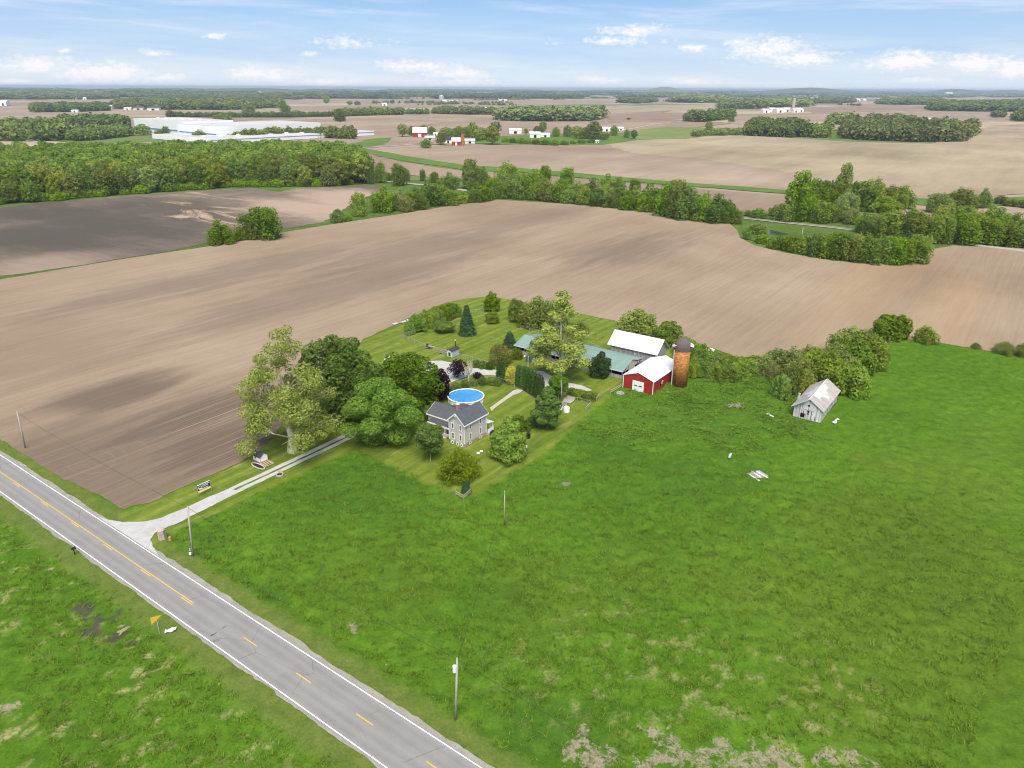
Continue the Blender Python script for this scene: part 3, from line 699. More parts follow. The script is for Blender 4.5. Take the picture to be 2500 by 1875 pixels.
# --- the big sheet under everything, to the horizon
def ground_mat():
    t = NT('farm_country'); v = t.pos()
    g = t.along(v, .0021, .0026)
    cell = t.voro(g, 1, 'Color', rand=.55); r = t.sep(cell)
    c = t.ramp(r[0], [(.0,(.26,.195,.14)),(.30,(.32,.25,.18)),(.55,(.385,.31,.22)),(.78,(.29,.225,.165)),(.86,(.11,.17,.04)),(.93,(.38,.32,.2)),(1,(.32,.25,.18))], 'CONSTANT')
    n = t.noise(t.along(v, .0012, .006), 1, 5, .6); n2 = t.noise(v, .004, 4, .6)
    c = t.mix(t.ramp(t.math('ADD', t.math('MULTIPLY', n,.6), t.math('MULTIPLY', n2,.4)), [(.35,.55),(.6,0.0)]), c, (.19,.145,.11))
    e = t.voro(g, 1, 'Distance', 'DISTANCE_TO_EDGE', .55)
    c = t.mix(t.math('LESS_THAN', e, .012), c, (.07,.12,.025))
    return t.done(c, .95, None, .05)
M['ground'] = ground_mat()
def big_ground():
    e = [0]; 
    while e[-1] < 24000: e.append(e[-1] + max(250, e[-1]*.35))
    ax = np.array([-q for q in e[:0:-1]] + e, float); X, Y = np.meshgrid(ax, ax)
    n = len(ax); i = np.arange(n*n).reshape(n,n)
    f = np.stack([i[:-1,:-1], i[:-1,1:], i[1:,1:], i[1:,:-1]], -1).reshape(-1,4)
    V = np.stack([X.ravel(), Y.ravel()+60, np.full(n*n,-.55)],1)
    tag(link('ground', np_mesh('ground', V, f, M['ground'])), None, None, None, 'structure')
big_ground()

# --- fields: near ploughed field, dark field, and those beyond the railway
sheet('ploughed_field', jag(FIELD, 1.2, .32, 1), .02, M['field'])
def dark_field_mat():
    t, c, b = soil('dark_wet_soil', (.085,.074,.060), (.15,.125,.098), (.235,.19,.145), rows=lambda t,v: t.along(v,.6,.03), rowamt=.4)
    v = t.pos(); n = t.noise(t.along(v,.05,.02), 1, 5, .65)
    P = lambda x,y: WD(x,y)
    c = t.mix(blob_mask(t, v, [(*P(200,480),60,160,.9),(*P(100,510),50,90,.9),(*P(330,450),60,110,.7)], n), c, (.075,.066,.055))
    st_ = t.ramp(t.noise(t.along(v,.035,.010),1,6,.7,1.2), [(.50,0.0),(.58,1.0)])
    c = t.mix(t.math('MULTIPLY', st_, blob_mask(t, v, [(*P(430,450),26,60,1.0),(*P(480,470),26,50,.9),(*P(460,425),20,60,.8),(*P(420,470),20,40,.8)], n)), c, (.42,.31,.20))
    c = t.mix(blob_mask(t, v, [(*P(700,450),60,90,.9),(*P(100,575),40,40,.5),(*P(760,425),50,80,.9)], n), c, (.36,.27,.205))
    return t.done(c, .95, b, .05)
M['field_dark'] = dark_field_mat()
def fieldmat(name, c0, c1, c2, rot=0, patch=.006, rowamt=.3):
    t, c, b = soil(name, c0, c1, c2, rows=lambda t,v: t.map(t.along(v,.02,.18), rotz=0), patch=patch, seed=len(M)*.37, rowamt=rowamt)
    return t.done(c, .95, None, .05)
M['field_tan'] = fieldmat('tan_soil', (.225,.17,.122), (.30,.232,.168), (.385,.305,.225))
M['field_pale'] = fieldmat('pale_stubble', (.22,.175,.115), (.325,.27,.175), (.40,.34,.225))
M['field_red'] = fieldmat('reddish_soil', (.20,.145,.105), (.26,.192,.14), (.32,.245,.18))
def greenmat(name, c0, c1, sc=.3):
    t = NT(name); v = t.pos(); n = t.noise(v, sc, 5, .7); n2 = t.noise(v, sc*.1, 4, .6)
    f = t.math('ADD', t.math('MULTIPLY', n, .5), t.math('MULTIPLY', n2, .5))
    return t.done(t.ramp(f, [(.35,c0),(.65,c1)]), .95, t.bump(n, .5, .3), .05)
M['green_rough'] = greenmat('rough_grass', (.045,.085,.015), (.115,.165,.035))
M['green_bright'] = greenmat('bright_grass', (.065,.125,.022), (.125,.195,.040))
M['green_crop'] = greenmat('young_crop', (.13,.17,.045), (.20,.235,.075), .05)
M['wood_floor'] = greenmat('woodland_floor', (.03,.05,.015), (.06,.085,.025))
S_ = lambda L_: [WD(*p) for p in L_]
sheet('rough_grass', jag(S_([(-700,640),(-200,580),(0,545),(0,400),(820,395),(1000,380),(1600,455),(2500,500),(2700,640),(2000,600),(1600,560),(1000,470),(700,500),(0,612)]), 6, 1.5, 2), -.28, M['green_rough'])
sheet('dark_field', jag(S_([(-500,660),(-200,624),(0,595),(200,568),(400,534),(447,524),(520,508),(610,494),(700,478),(730,460),(775,430),(820,415),(822,400),(760,402),(650,404),(600,414),(545,406),(400,413),(300,420),(180,430),(0,447),(-400,480)]), 4, 1.0, 3), -.16, M['field_dark'])
sheet('far_field', jag(S_([(870,318),(1000,313),(1100,312),(1290,306),(1500,292),(1600,290),(1830,306),(2010,310),(2150,270),(2500,262),(3000,420),(2400,425),(2212,418),(2100,432),(1960,428),(1690,412),(1500,398),(1300,381),(1120,365),(1000,360),(880,340),(800,322)]), 12, 3, 4), -.22, M['field_tan'])
sheet('pale_field', jag(S_([(1300,305),(1500,294),(1600,291),(1830,307),(2010,311),(2140,275),(2500,268),(2900,400),(2212,414),(2100,425),(1960,424),(1910,400),(1960,385),(1700,372),(1500,340),(1360,330)]), 15, 6, 5), -.19, M['field_pale'])
sheet('ditch_bank', jag(S_([(780,318),(860,333),(1000,356),(1120,362),(1300,378),(1500,395),(1690,409),(1960,426),(2100,436),(2212,424),(2500,430),(2500,445),(2212,440),(2080,448),(1960,440),(1690,417),(1500,403),(1300,387),(1120,371),(1000,366),(860,345),(770,328)]), 10, 1.6, 6), -.14, M['green_bright'])
sheet('strip_field', jag(S_([(790,330),(860,348),(1000,369),(1120,374),(1300,390),(1500,407),(1690,421),(1900,436),(1900,470),(1700,468),(1600,455),(1400,420),(1100,395),(960,385),(800,368)]), 10, 2, 7), -.18, M['field_red'])
sheet('farm_lawn', jag(S_([(1150,312),(1230,314),(1300,313),(1370,303),(1480,298),(1560,290),(1500,284),(1400,285),(1280,288),(1090,293),(990,302),(960,306),(1000,309),(1040,310)]), 15, 3, 8), -.15, M['green_bright'])
sheet('young_crop_field', jag(S_([(1370,300),(1480,300),(1580,287),(1640,282),(1560,276),(1440,274),(1380,280)]), 15, 2, 9), -.10, M['green_crop'])
sheet('wood_clearing', jag(S_([(1790,300),(1860,298),(1870,275),(1800,280)]), 15, 2, 10), -.10, M['green_bright'])
sheet('farm_track_bank', jag(S_([(680,336),(760,322),(830,312),(850,296),(800,300),(720,318)]), 12, 3, 11), -.12, M['green_bright'])
# ------------------------------------------------------------------ road, shoulders, drive, paths
def road_mat():
    t = NT('worn_asphalt'); v = t.pos()
    m = t.map(v, loc=(-R0[0], -R0[1], 0)); r = t.map(m, rotz=-math.atan2(RT[1], RT[0]))
    s = t.sep(r)
    y = t.math('ADD', s[1], t.math('MULTIPLY', t.math('SUBTRACT', t.noise(t.map(r,(.05,.3,1)), 1, 2), .5), .5))
    tr = t.ramp(t.math('MULTIPLY', t.math('ADD', y, 7.2), 1/7.9), [(0,.5),(.115,.62),(.20,.0),(.285,.55),(.36,.0),(.46,.62),(.56,.35),(.62,.0),(.71,.5),(.79,.0),(.88,.7),(1,.5)])
    n = t.noise(v, .25, 4, .6); n2 = t.noise(v, 5, 4, .8)
    c = t.ramp(t.math('ADD', t.math('MULTIPLY', n, .5), t.math('MULTIPLY', n2, .5)), [(.3,(.170,.164,.155)),(.7,(.235,.228,.217))])
    c = t.mix(t.math('MULTIPLY', tr, .55), c, (.31,.302,.288))
    lng = t.noise(t.map(r,(.03,2.2,1)), 1, 4, .7)
    c = t.mix(t.ramp(lng, [(.58,0.0),(.75,.35)]), c, (.12,.117,.113))
    ck = t.voro(t.map(r,(.10,.22,1)), 1, 'Distance', 'DISTANCE_TO_EDGE'); ck2 = t.noise(v, .08, 2)
    c = t.mix(t.math('MULTIPLY', t.math('LESS_THAN', t.math('ADD', ck, t.math('MULTIPLY', t.noise(v, 2.0, 3), .02)), .016), t.ramp(ck2, [(.45,0.0),(.6,.55)])), c, (.07,.068,.066))
    return t.done(c, .85, t.bump(n2, .15, .02), .2)
def gravel_mat(name, c0, c1, c2, edge=None):
    t = NT(name); v = t.pos(); n = t.noise(v, 6, 4, .85); n2 = t.noise(v, .5, 5, .7)
    f = t.math('ADD', t.math('MULTIPLY', n, .5), t.math('MULTIPLY', n2, .5))
    return t.done(t.ramp(f, [(.33,c0),(.5,c1),(.66,c2)]), .95, t.bump(n, .5, .04), .05)
def paint_mat(name, col, under, wear=.5):
    t = NT(name); v = t.pos(); n = t.noise(v, 3.5, 5, .8); n2 = t.noise(v, .3, 3)
    f = t.math('ADD', t.math('MULTIPLY', n, .65), t.math('MULTIPLY', n2, .35))
    return t.done(t.mix(t.ramp(f, [(wear,0.0),(wear+.14,.8)]), col, under), .7, None, .2)
M['road'] = road_mat()
M['shoulder'] = gravel_mat('shoulder_gravel', (.17,.165,.12), (.26,.25,.21), (.34,.33,.295))
M['gravel'] = gravel_mat('limestone_gravel', (.30,.295,.28), (.40,.395,.38), (.48,.475,.46))
M['gravel_dull'] = gravel_mat('trodden_gravel', (.22,.205,.16), (.31,.295,.26), (.38,.365,.335))
M['line_white'] = paint_mat('road_white', (.78,.78,.76), (.4,.39,.38), .60)
M['line_yellow'] = paint_mat('road_yellow', (.66,.40,.045), (.42,.36,.24), .57)
T0, T1 = -260, 190
def strip(name, s0, s1, z, mat, t0=T0, t1=T1, step=3, amp=0.0, seed=0):
    n = int((t1-t0)/step); g = random.Random(seed); a = []; b = []; w1 = w2 = 0
    for i in range(n+1):
        t = t0+(t1-t0)*i/n; w1 = w1*.7+g.gauss(0,1)*.5; w2 = w2*.7+g.gauss(0,1)*.5
        a.append(RD(t, s0+w1*amp)); b.append(RD(t, s1+w2*amp))
    m = MB(); m.add([(x,y,z) for x,y in a]+[(x,y,z) for x,y in b], [(i,i+1,n+2+i,n+1+i) for i in range(n)])
    return tag(m.build(name, mat), None, None, None, 'structure')
strip('road_shoulder', RW-.58, 1.0, .028, M['shoulder'], step=.9, amp=.17, seed=1)
strip('road', RW-.28, .30, .060, M['road'])
strip('road_marking', -.07, .08, .068, M['line_white'], step=4)
strip('road_marking', RW-.08, RW+.07, .068, M['line_white'], step=4)
strip('road_marking', -3.12, -2.99, .068, M['line_yellow'], t1=76.2, step=4)
for t in [-56.5,-44.5,-32.5,-20.6,-8.7,3.1,14.9,26.8,38.4,50.0,61.8,73.4]:
    strip('road_marking', -3.44, -3.31, .068, M['line_yellow'], t, t+2.9, 1)
for t in [88.5,99.9,111.4,123,134.6]:
    strip('road_marking', -3.12, -2.98, .068, M['line_yellow'], t, t+2.95, 1)
tar = m_plain('tar_patch', (.06,.06,.062), .3, 2, .8)
for (a,b,w) in [((514,1553),(530,1545),.16),((543,1535),(554,1528),.10)]:
    p, q = W(*a), W(*b); m = MB(); dx, dy = q[0]-p[0], q[1]-p[1]; l = math.hypot(dx,dy); nx, ny = -dy/l*w, dx/l*w
    m.add([(p[0]-nx,p[1]-ny,.066),(q[0]-nx*.3,q[1]-ny*.3,.066),(q[0]+nx*.3,q[1]+ny*.3,.066),(p[0]+nx,p[1]+ny,.066)],[(0,1,2,3)])
    tag(m.build('road_patch', tar), None, None, None, 'structure')
# gravel drive: mouth, two wheel tracks, then the yard behind the trees
mouth = [RD(40.5,.25), RD(43.2,.9), RD(45.8,2.0), RD(48.3,4.0), RD(50.0,6.6), UV(58.5,115.95), UV(62.5,115.95), UV(66.5,115.6), UV(66.5,112.9), UV(61,112.7), UV(56.5,112.6), UV(54.2,112.3), RD(53.7,3.6), RD(54.9,2.1), RD(57.5,1.1), RD(61.5,.25)]
sheet('gravel_drive', jag(mouth, .5, .12, 3), .040, M['gravel'])
def track(name, pts, w, z, mat, seed):
    a = []; b = []; g = random.Random(seed); k1 = k2 = 0
    for i in range(len(pts)-1):
        p, q = pts[i], pts[i+1]; l = math.hypot(q[0]-p[0], q[1]-p[1]); n = max(1,int(l/.8))
        for j in range(n):
            f = j/n; d = ((q[0]-p[0])/l, (q[1]-p[1])/l); k1 = k1*.6+g.gauss(0,1)*.5; k2 = k2*.6+g.gauss(0,1)*.5
            ww = w if not isinstance(w,(list,tuple)) else w[i]+(w[i+1]-w[i])*f
            c = (p[0]+(q[0]-p[0])*f, p[1]+(q[1]-p[1])*f)
            a.append((c[0]-d[1]*(ww/2+k1*.09), c[1]+d[0]*(ww/2+k1*.09))); b.append((c[0]+d[1]*(ww/2+k2*.09), c[1]-d[0]*(ww/2+k2*.09)))
    n = len(a); m = MB(); m.add([(x,y,z) for x,y in b]+[(x,y,z) for x,y in a], [(i,i+1,n+i+1,n+i) for i in range(n-1)])
    return tag(m.build(name, mat), None, None, None, 'structure')
track('gravel_drive', [UV(66,113.45), UV(84,113.4), UV(100,113.5), UV(116,114.6)], 1.12, .034, M['gravel'], 4)
track('gravel_drive', [UV(66,115.15), UV(84,115.1), UV(100,115.2), UV(116,116.4)], 1.15, .034, M['gravel'], 5)
track('gravel_drive', [UV(110,115.4), UV(122,118), UV(132,119.5), UV(140,119)], [3,3.6,5,6], .030, M['gravel'], 6)
yard = [WD(*p) for p in [(905,790),(930,780),(955,779),(975,783),(1000,792),(1040,797),(1080,800),(1115,802),(1150,800),(1175,803),(1210,822),(1255,832),(1280,843),(1240,846),(1200,838),(1170,835),(1150,826),(1120,815),(1080,812),(1040,810),(1010,811),(985,814),(965,822),(945,830),(925,832),(905,820)]]
sheet('gravel_yard', jag(yard, .9, .2, 8), .026, M['gravel'])
sheet('gravel_yard', jag([WD(*p) for p in [(1215,868),(1222,858),(1250,846),(1262,848),(1248,858),(1232,872)]], .6, .2, 9), .030, M['gravel_dull'])
pth = [(1058,881),(1078,867),(1097,853),(1108,844),(1117,841),(1130,843),(1122,849),(1108,854),(1093,864),(1073,878),(1062,888)]
sheet('garden_path', [WD(*p) for p in pth], .034, M['concrete'])
sheet('planting_bed', jag([WD(*p) for p in [(1128,842),(1132,837),(1165,848),(1172,860),(1160,862)]], .5, .1, 10), .030, M['mulch'])

# ------------------------------------------------------------------ building helpers
def wallmap(axis, at, sgn):                     # coordinates on a wall: (along, out, z) -> local x,y,z
    if axis == 'x': return lambda a, o, z: (at+sgn*o, a, z)
    return lambda a, o, z: (a, at+sgn*o, z)
def wbox(m, mp, a0, a1, o0, o1, z0, z1, mi=0):
    p = mp(a0,o0,z0); q = mp(a1,o1,z1)
    m.box(min(p[0],q[0]),max(p[0],q[0]),min(p[1],q[1]),max(p[1],q[1]),min(p[2],q[2]),max(p[2],q[2]), mi)
def window(parent, axis, at, sgn, a, z, w, h, rim=.12, glass='glass', rail=True, frame='white', name='window'):
    mp = wallmap(axis, at, sgn); m = MB()
    wbox(m, mp, a-w/2-rim, a-w/2, .004, .07, z-rim, z+h+rim); wbox(m, mp, a+w/2, a+w/2+rim, .004, .07, z-rim, z+h+rim)
    wbox(m, mp, a-w/2, a+w/2, .004, .07, z+h, z+h+rim*1.3); wbox(m, mp, a-w/2, a+w/2, .004, .085, z-rim, z)
    if rail: wbox(m, mp, a-w/2, a+w/2, .004, .06, z+h*.48, z+h*.48+.05)
    o = m.build(name, M[frame], parent)
    g = MB()
    if rail:
        wbox(g, mp, a-w/2, a+w/2, .004, .03, z, z+h*.48); wbox(g, mp, a-w/2, a+w/2, .004, .03, z+h*.48+.05, z+h)
    else: wbox(g, mp, a-w/2, a+w/2, .004, .03, z, z+h)
    g.build('pane', M[glass], o); return o
def gable_walls(x0, x1, y0, y1, z0, eave, ridge, axis='x', m=None, mi=0):
    m = m or MB()
    if axis == 'x':
        ym = (y0+y1)/2; m.extr([(y0,z0),(y1,z0),(y1,eave),(ym,ridge),(y0,eave)], x0, x1, 'x', mi)
    else:
        xm = (x0+x1)/2; m.extr([(x0,z0),(x1,z0),(x1,eave),(xm,ridge),(x0,eave)], y0, y1, 'y', mi)
    return m
def gable_roof(x0, x1, y0, y1, eave, ridge, axis='x', over=.35, gover=.35, th=.12, m=None, mi=0, lift=.02):
    m = m or MB()
    if axis == 'y':
        a0, a1, b0, b1 = x0, x1, y0, y1
    else: a0, a1, b0, b1 = y0, y1, x0, x1
    mid = (a0+a1)/2; sl = (ridge-eave)/(mid-a0)
    pr = [(a0-over, eave-sl*over+lift),(mid, ridge+lift),(a1+over, eave-sl*over+lift),(a1+over, eave-sl*over+lift+th),(mid, ridge+lift+th),(a0-over, eave-sl*over+lift+th)]
    m.extr([pr[i] for i in (0,1,4,5)], b0-gover, b1+gover, 'y' if axis=='y' else 'x', mi)
    m.extr([pr[i] for i in (1,2,3,4)], b0-gover, b1+gover, 'y' if axis=='y' else 'x', mi)
    return m
def barge(m, x0, x1, y0, y1, eave, ridge, axis, over, gover, d=.2, th=.05, mi=0, both=True):
    # trim boards under the roof edge
    if axis == 'x': a0, a1, e = y0, y1, x0-gover
    else: a0, a1, e = x0, x1, y0-gover
    mid = (a0+a1)/2; sl = (ridge-eave)/(mid-a0)
    ends = [(e-.03, e+.02)] + ([((x1 if axis=='x' else y1)+gover-.02, (x1 if axis=='x' else y1)+gover+.03)] if both else [])
    for (b0, b1) in ends:
        for (p, q) in (((a0-over, eave-sl*over),(mid, ridge)), ((mid, ridge),(a1+over, eave-sl*over))):
            m.extr([(p[0],p[1]-d+.03),(q[0],q[1]-d+.03),(q[0],q[1]+.16),(p[0],p[1]+.16)], b0, b1, axis, mi)
    b0, b1 = (x0-gover, x1+gover) if axis == 'x' else (y0-gover, y1+gover)
    for (a, s) in ((a0-over, -1), (a1+over, 1)):
        z = eave-sl*over
        pr = [(a, z-d+.06),(a+s*.05, z-d+.06),(a+s*.05, z+.13),(a, z+.13)]
        if s < 0: pr = pr[::-1]
        m.extr(pr, b0, b1, axis, mi)

# ------------------------------------------------------------------ farmhouse
ho = thing('farmhouse', 'grey two-storey farmhouse with charcoal gable roofs, white trim and brick chimney', 'house', UV(106.6, 90.05), GROT)
LX, LY = 7.7, 4.35; EV, RG = 5.55, 7.5
m = gable_walls(0, LX, 0, LY, .75, EV, RG, 'x'); m.build('wall', M['siding'], ho)
m = MB(); m.box(.05, LX-.05, .05, LY-.05, -.2, .75); m.box(3.15, 9.6, LY-.05, 13.2, -.2, .6); fnd = m.build('foundation', M['stone'], ho)
rf = gable_roof(0, LX, 0, LY, EV, RG, 'x', .38, .38, .14).build('roof', M['shingle'], ho)
m = MB(); barge(m, 0, LX, 0, LY, EV, RG, 'x', .38, .38, .22)
for (x,y) in [(-.03,-.03),(-.03,LY-.09),(LX-.09,-.03),(LX-.09,LY-.09)]: m.box(x, x+.12, y, y+.12, .72, EV-.1)
m.build('trim', M['white'], ho)
m = MB(); m.prism([(-.40,LY/2-.16),(-.34,LY/2-.16),(-.34,LY/2+.16),(-.40,LY/2+.16)], RG-.75, RG-.40); m.build('gable_ornament', M['white'], ho)
for a in (1.05, 3.2):
    window(ho, 'x', 0, -1, a, 3.75, .46, 1.15, .13, 'glass_pale', False); window(ho, 'x', 0, -1, a, 1.35, .48, 1.25, .13)
for a in (.75, 1.95, 3.4): window(ho, 'x', 0, -1, a, .05, .36, .5, .16, 'glass', False, name='basement_window')
for a in (2.0, 5.6):
    window(ho, 'y', 0, -1, a, 3.75, .46, 1.25, .11); window(ho, 'y', 0, -1, a, 1.35, .46, 1.25, .11)
for a in (2.0, 5.6): window(ho, 'y', .05, -1, a, .12, .5, .36, .08, 'glass', False, name='basement_window')
# side wing with its own ridge along the road, lean-to behind, porch in front
X0, X1, Y1 = 3.2, 9.0, 13.3
m = gable_walls(X0, X1, LY, Y1, .6, 3.45, 5.05, 'y'); m.build('wing_wall', M['siding'], ho)
wr = gable_roof(X0, X1, LY+.02, Y1, 3.45, 5.05, 'y', .35, .0, .13); 
wr = MB(); mid = (X0+X1)/2; sl = 1.6/(mid-X0)
for (a,b) in (((X0-.35, 3.45-sl*.35),(mid,5.05)), ((mid,5.05),(X1+.3, 3.45-sl*.3))):
    wr.extr([(a[0],a[1]+.02),(b[0],b[1]+.02),(b[0],b[1]+.15),(a[0],a[1]+.15)], LY-.0, Y1+.35, 'y')
wing_roof = wr.build('wing_roof', M['shingle'], ho)
m = MB()
m.extr([(X0-.42,3.45-sl*.35-.16),(X0-.36,3.45-sl*.35-.16),(X0-.36,3.45-sl*.35+.14),(X0-.42,3.45-sl*.35+.14)], LY+.45, Y1+.35, 'y')
for (a,b) in (((X0-.35, 3.45-sl*.35),(mid,5.05)), ((mid,5.05),(X1+.3, 3.45-sl*.3))):
    m.extr([(a[0],a[1]-.18),(b[0],b[1]-.18),(b[0],b[1]+.15),(a[0],a[1]+.15)], Y1+.352, Y1+.40, 'y')
m.build('wing_trim', M['white'], ho)
m = MB(); m.box(X1+.004, 12.2, 4.6, 10.2, 0, 3.1); m.build('rear_addition_wall', M['siding'], ho)
m = MB(); m.extr([(X1-1.6,4.48),(12.5,3.2),(12.5,3.32),(X1-1.6,4.62)], LY+.01, 10.5, 'y'); ra = m.build('rear_addition_roof', M['shingle'], ho)
for (x,y) in ((9.4,6.2),(10.6,8.0)):
    m = MB(); zf = lambda q: 4.62-(q-(X1-1.6))*1.3/(12.5-(X1-1.6))
    m.extr([(x,zf(x)+.01),(x+.7,zf(x+.7)+.01),(x+.7,zf(x+.7)+.09),(x,zf(x)+.09)], y, y+1.1, 'y'); m.build('skylight', M['glass'], ra)
m = MB(); m.box(mid-.32, mid+.32, 6.55, 7.15, 4.5, 6.2); ch = m.build('chimney', M['brick'], wing_roof)
m = MB(); m.box(mid-.38, mid+.38, 6.49, 7.21, 6.2, 6.32); m.build('cap', M['white_worn'], ch)
# porch
m = MB(); m.extr([(1.0,2.55),(X0-.005,3.15),(X0-.005,3.27),(1.0,2.67)], LY+.02, 11.6, 'y'); pr = m.build('porch_roof', M['shingle_lo'], ho)
m = MB(); m.box(.93,.998,LY+.15,11.6,2.38,2.68)
for y in (LY+.55, 7.4, 9.6, 11.45): m.box(1.05,1.2,y-.07,y+.07,.55,2.5)
m.box(1.0,X0-.01,LY+.12,LY+.18,2.55,2.75)
m.build('porch_trim', M['white'], ho)
m = MB(); m.box(1.02, X0-.01, LY+.06, 11.5, .35, .58); m.build('porch_floor', M['concrete'], ho)
m = MB(); m.box(1.0, 2.5, LY+.004, LY+2.2, .58, 1.0); m.build('porch_wall', M['siding'], ho)
window(ho, 'x', 1.0, -1, LY+1.05, 1.15, 1.3, 1.15, .1, 'glass', False, name='porch_window'); window(ho, 'x', 1.0, -1, LY+2.0, 1.15, .35, 1.15, .1, 'glass', False, name='porch_window')
m = MB(); m.box(.4, 1.0, LY+1.6, LY+2.9, -.1, .3); m.build('step', M['concrete'], ho)
# back stoop at the right-hand rear
m = MB(); m.extr([(LX+.01,2.95),(LX+2.1,2.6),(LX+2.1,2.7),(LX+.01,3.05)], -.5, 2.4, 'y'); m.build('stoop_roof', M['roof_white_y'], ho)
m = MB(); 
for y in (-.35, 2.2): m = MB(); m.box(LX+1.9,LX+2.02,y,y+.12,.4,2.6); m.build('stoop_post', M['white'], ho)
m = MB(); m.box(LX+.1, LX+2.0, -.42, -.36, .5, 1.35); m.build('stoop_railing', M['white'], ho); m = MB(); m.box(LX+2.03, LX+2.09, -.42, .8, .5, 1.35); m.build('stoop_railing', M['white'], ho)
m = MB(); m.box(LX+.06, LX+2.1, -.5, 2.4, -.1, .48); m.build('stoop_floor', M['concrete'], ho)
m = MB(); wbox(m, wallmap('x', LX, 1), .7, 1.6, .004, .05, .75, 2.75); m.build('back_door', M['black'], ho)
tag(MB.build((lambda q: (q.box(-.5,.5,-.35,.35,0,.8), q.cyl(0,0,.8,1.15,.4,.2,10), q)[-1])(MB()), 'barbecue_grill', M['black'], None, False, (*UV(106.6+LX+.9, 89.0),0), GROT), 'black covered grill standing beside the back stoop of the farmhouse', 'grill')
# ------------------------------------------------------------------ pool
po = thing('swimming_pool', 'round above-ground pool with white rim and blue cover behind the farmhouse', 'pool', (-11.45, 164.65))
m = MB(); n = 40
for r0, r1, z0, z1 in ((4.45,4.38,0,1.16),): 
    m.cyl(0,0,z0,z1,r0,r0,n)
m.build('pool_wall', M['white_worn'], po)
def ring(m, ri, ro, z0, z1, n=48, mi=0):
    vs = []
    for i in range(n):
        a = 2*math.pi*i/n; c, s = math.cos(a), math.sin(a)
        vs += [(ro*c,ro*s,z0),(ro*c,ro*s,z1),(ri*c,ri*s,z1),(ri*c,ri*s,z0)]
    fs = []
    for i in range(n):
        j = (i+1)%n
        for k in range(4): fs.append((i*4+k, j*4+k, j*4+(k+1)%4, i*4+(k+1)%4))
    m.add(vs, fs, mi)
m = MB(); ring(m, 4.28, 4.60, 1.17, 1.30); m.build('pool_rim', M['white'], po)
for i in range(16):
    a = 2*math.pi*i/16; m = MB(); m.cyl(4.49*math.cos(a), 4.49*math.sin(a), 0, 1.168, .07, .07, 6); m.build('pool_upright', M['white'], po)
m = MB(); m.cyl(0,0,1.165,1.20,4.278,4.278,48); m.build('pool_cover', M['pool'], po)
# ------------------------------------------------------------------ red barn
rb = thing('red_barn', 'red metal barn with white roof and white sliding door beside the brick silo', 'barn', UV(157.4, 70.2), GROT)
BX, BY = 16.0, 8.45
gable_walls(0, BX, 0, BY, -.1, 3.5, 5.0, 'x').build('wall', M['red_y'], rb)
gable_roof(0, BX, 0, BY, 3.5, 5.0, 'x', .25, .12, .10).build('roof', M['roof_white_x'], rb)
for y in (-.05, BY-.1): m = MB(); m.box(-.05,.10,y,y+.15,-.05,3.46); m.build('corner_trim', M['white'], rb)
mp = wallmap('x', 0, -1); m = MB(); wbox(m, mp, 2.55, 5.75, .01, .09, 0, 2.75); dr = m.build('sliding_door', M['white'], rb)
m = MB()
for a in (3.05, 4.35): wbox(m, mp, a, a+.95, .092, .11, 1.35, 1.62)
m.build('window', M['glass'], dr)
mp = wallmap('y', 0, -1); m = MB(); wbox(m, mp, 5.0, 5.8, .01, .06, 1.4, 2.2); wn = m.build('window', M['white'], rb)
m = MB(); wbox(m, mp, 5.2, 5.6, .062, .07, 1.6, 2.0); m.build('pane', M['glass'], wn)
m = MB(); wbox(m, mp, 4.2, 4.8, .005, .02, 1.1, 1.75); m.build('opening', M['dark'], rb)
# ------------------------------------------------------------------ silo
SP = (44.0, 175.6); si = thing('silo', 'round orange glazed-tile silo with a dark domed roof at the corner of the red barn', 'silo', SP)
m = MB(); m.cyl(0,0,-.2,10.9,2.05,2.0,40); m.build('tile_wall', M['silo'], si, True)
m = MB(); pr = [(2.18,9.9),(2.18,10.95),(1.95,11.75),(1.5,12.4),(.95,12.85),(.35,13.1),(.02,13.15)]; n = 24; vs = []; fs = []
for r, z in pr: vs += [(r*math.cos(2*math.pi*i/n), r*math.sin(2*math.pi*i/n), z) for i in range(n)]
for k in range(len(pr)-1):
    for i in range(n): fs.append((k*n+i, k*n+(i+1)%n, (k+1)*n+(i+1)%n, (k+1)*n+i))
m.add(vs, fs); m.build('roof', M['silo_roof'], si)
m = MB(); m.box(-2.75,-1.6,-.9,.2,10.75,10.85); m.extr([(-2.8,10.85),(-1.5,11.35),(-1.5,11.42),(-2.8,10.92)], -1.0,.3,'y'); m.build('dormer', M['grey_metal'], si)
m = MB(); m.extr([(1.55,11.15),(2.5,10.85),(2.5,11.5),(1.55,12.0)], -1.5,-.6,'y'); m.build('hatch', M['white'], si)
m = MB(); m.box(-2.25,-2.02,-.35,.15,-.1,9.8); m.build('chute', M['grey_metal'], si)
# ------------------------------------------------------------------ grey timber barn
gb = thing('timber_barn', 'weathered grey board barn with a steep white metal roof behind the green shed', 'barn', UV(176.1, 78.6), GROT)
gable_walls(0, 7.0, 0, 14.2, -.1, 4.1, 7.1, 'y').build('wall', M['grey_wood'], gb)
gable_roof(0, 7.0, 0, 14.2, 4.1, 7.1, 'y', .55, .8, .1).build('roof', M['roof_white_y'], gb)
mp = wallmap('y', 0, -1); m = MB(); wbox(m, mp, 2.2, 4.4, .005, .02, .2, 2.4); m.build('opening', M['dark'], gb); m = MB(); wbox(m, mp, 1.0, 1.8, .005, .02, 2.6, 3.4); m.build('opening', M['dark'], gb)
m = MB(); mp = wallmap('x', 0, -1)
for a in (5.2, 6.0, 6.4): wbox(m, mp, a, a+.1, .005, .03, 2.2, 3.9)
m.build('trim', M['white'], gb)
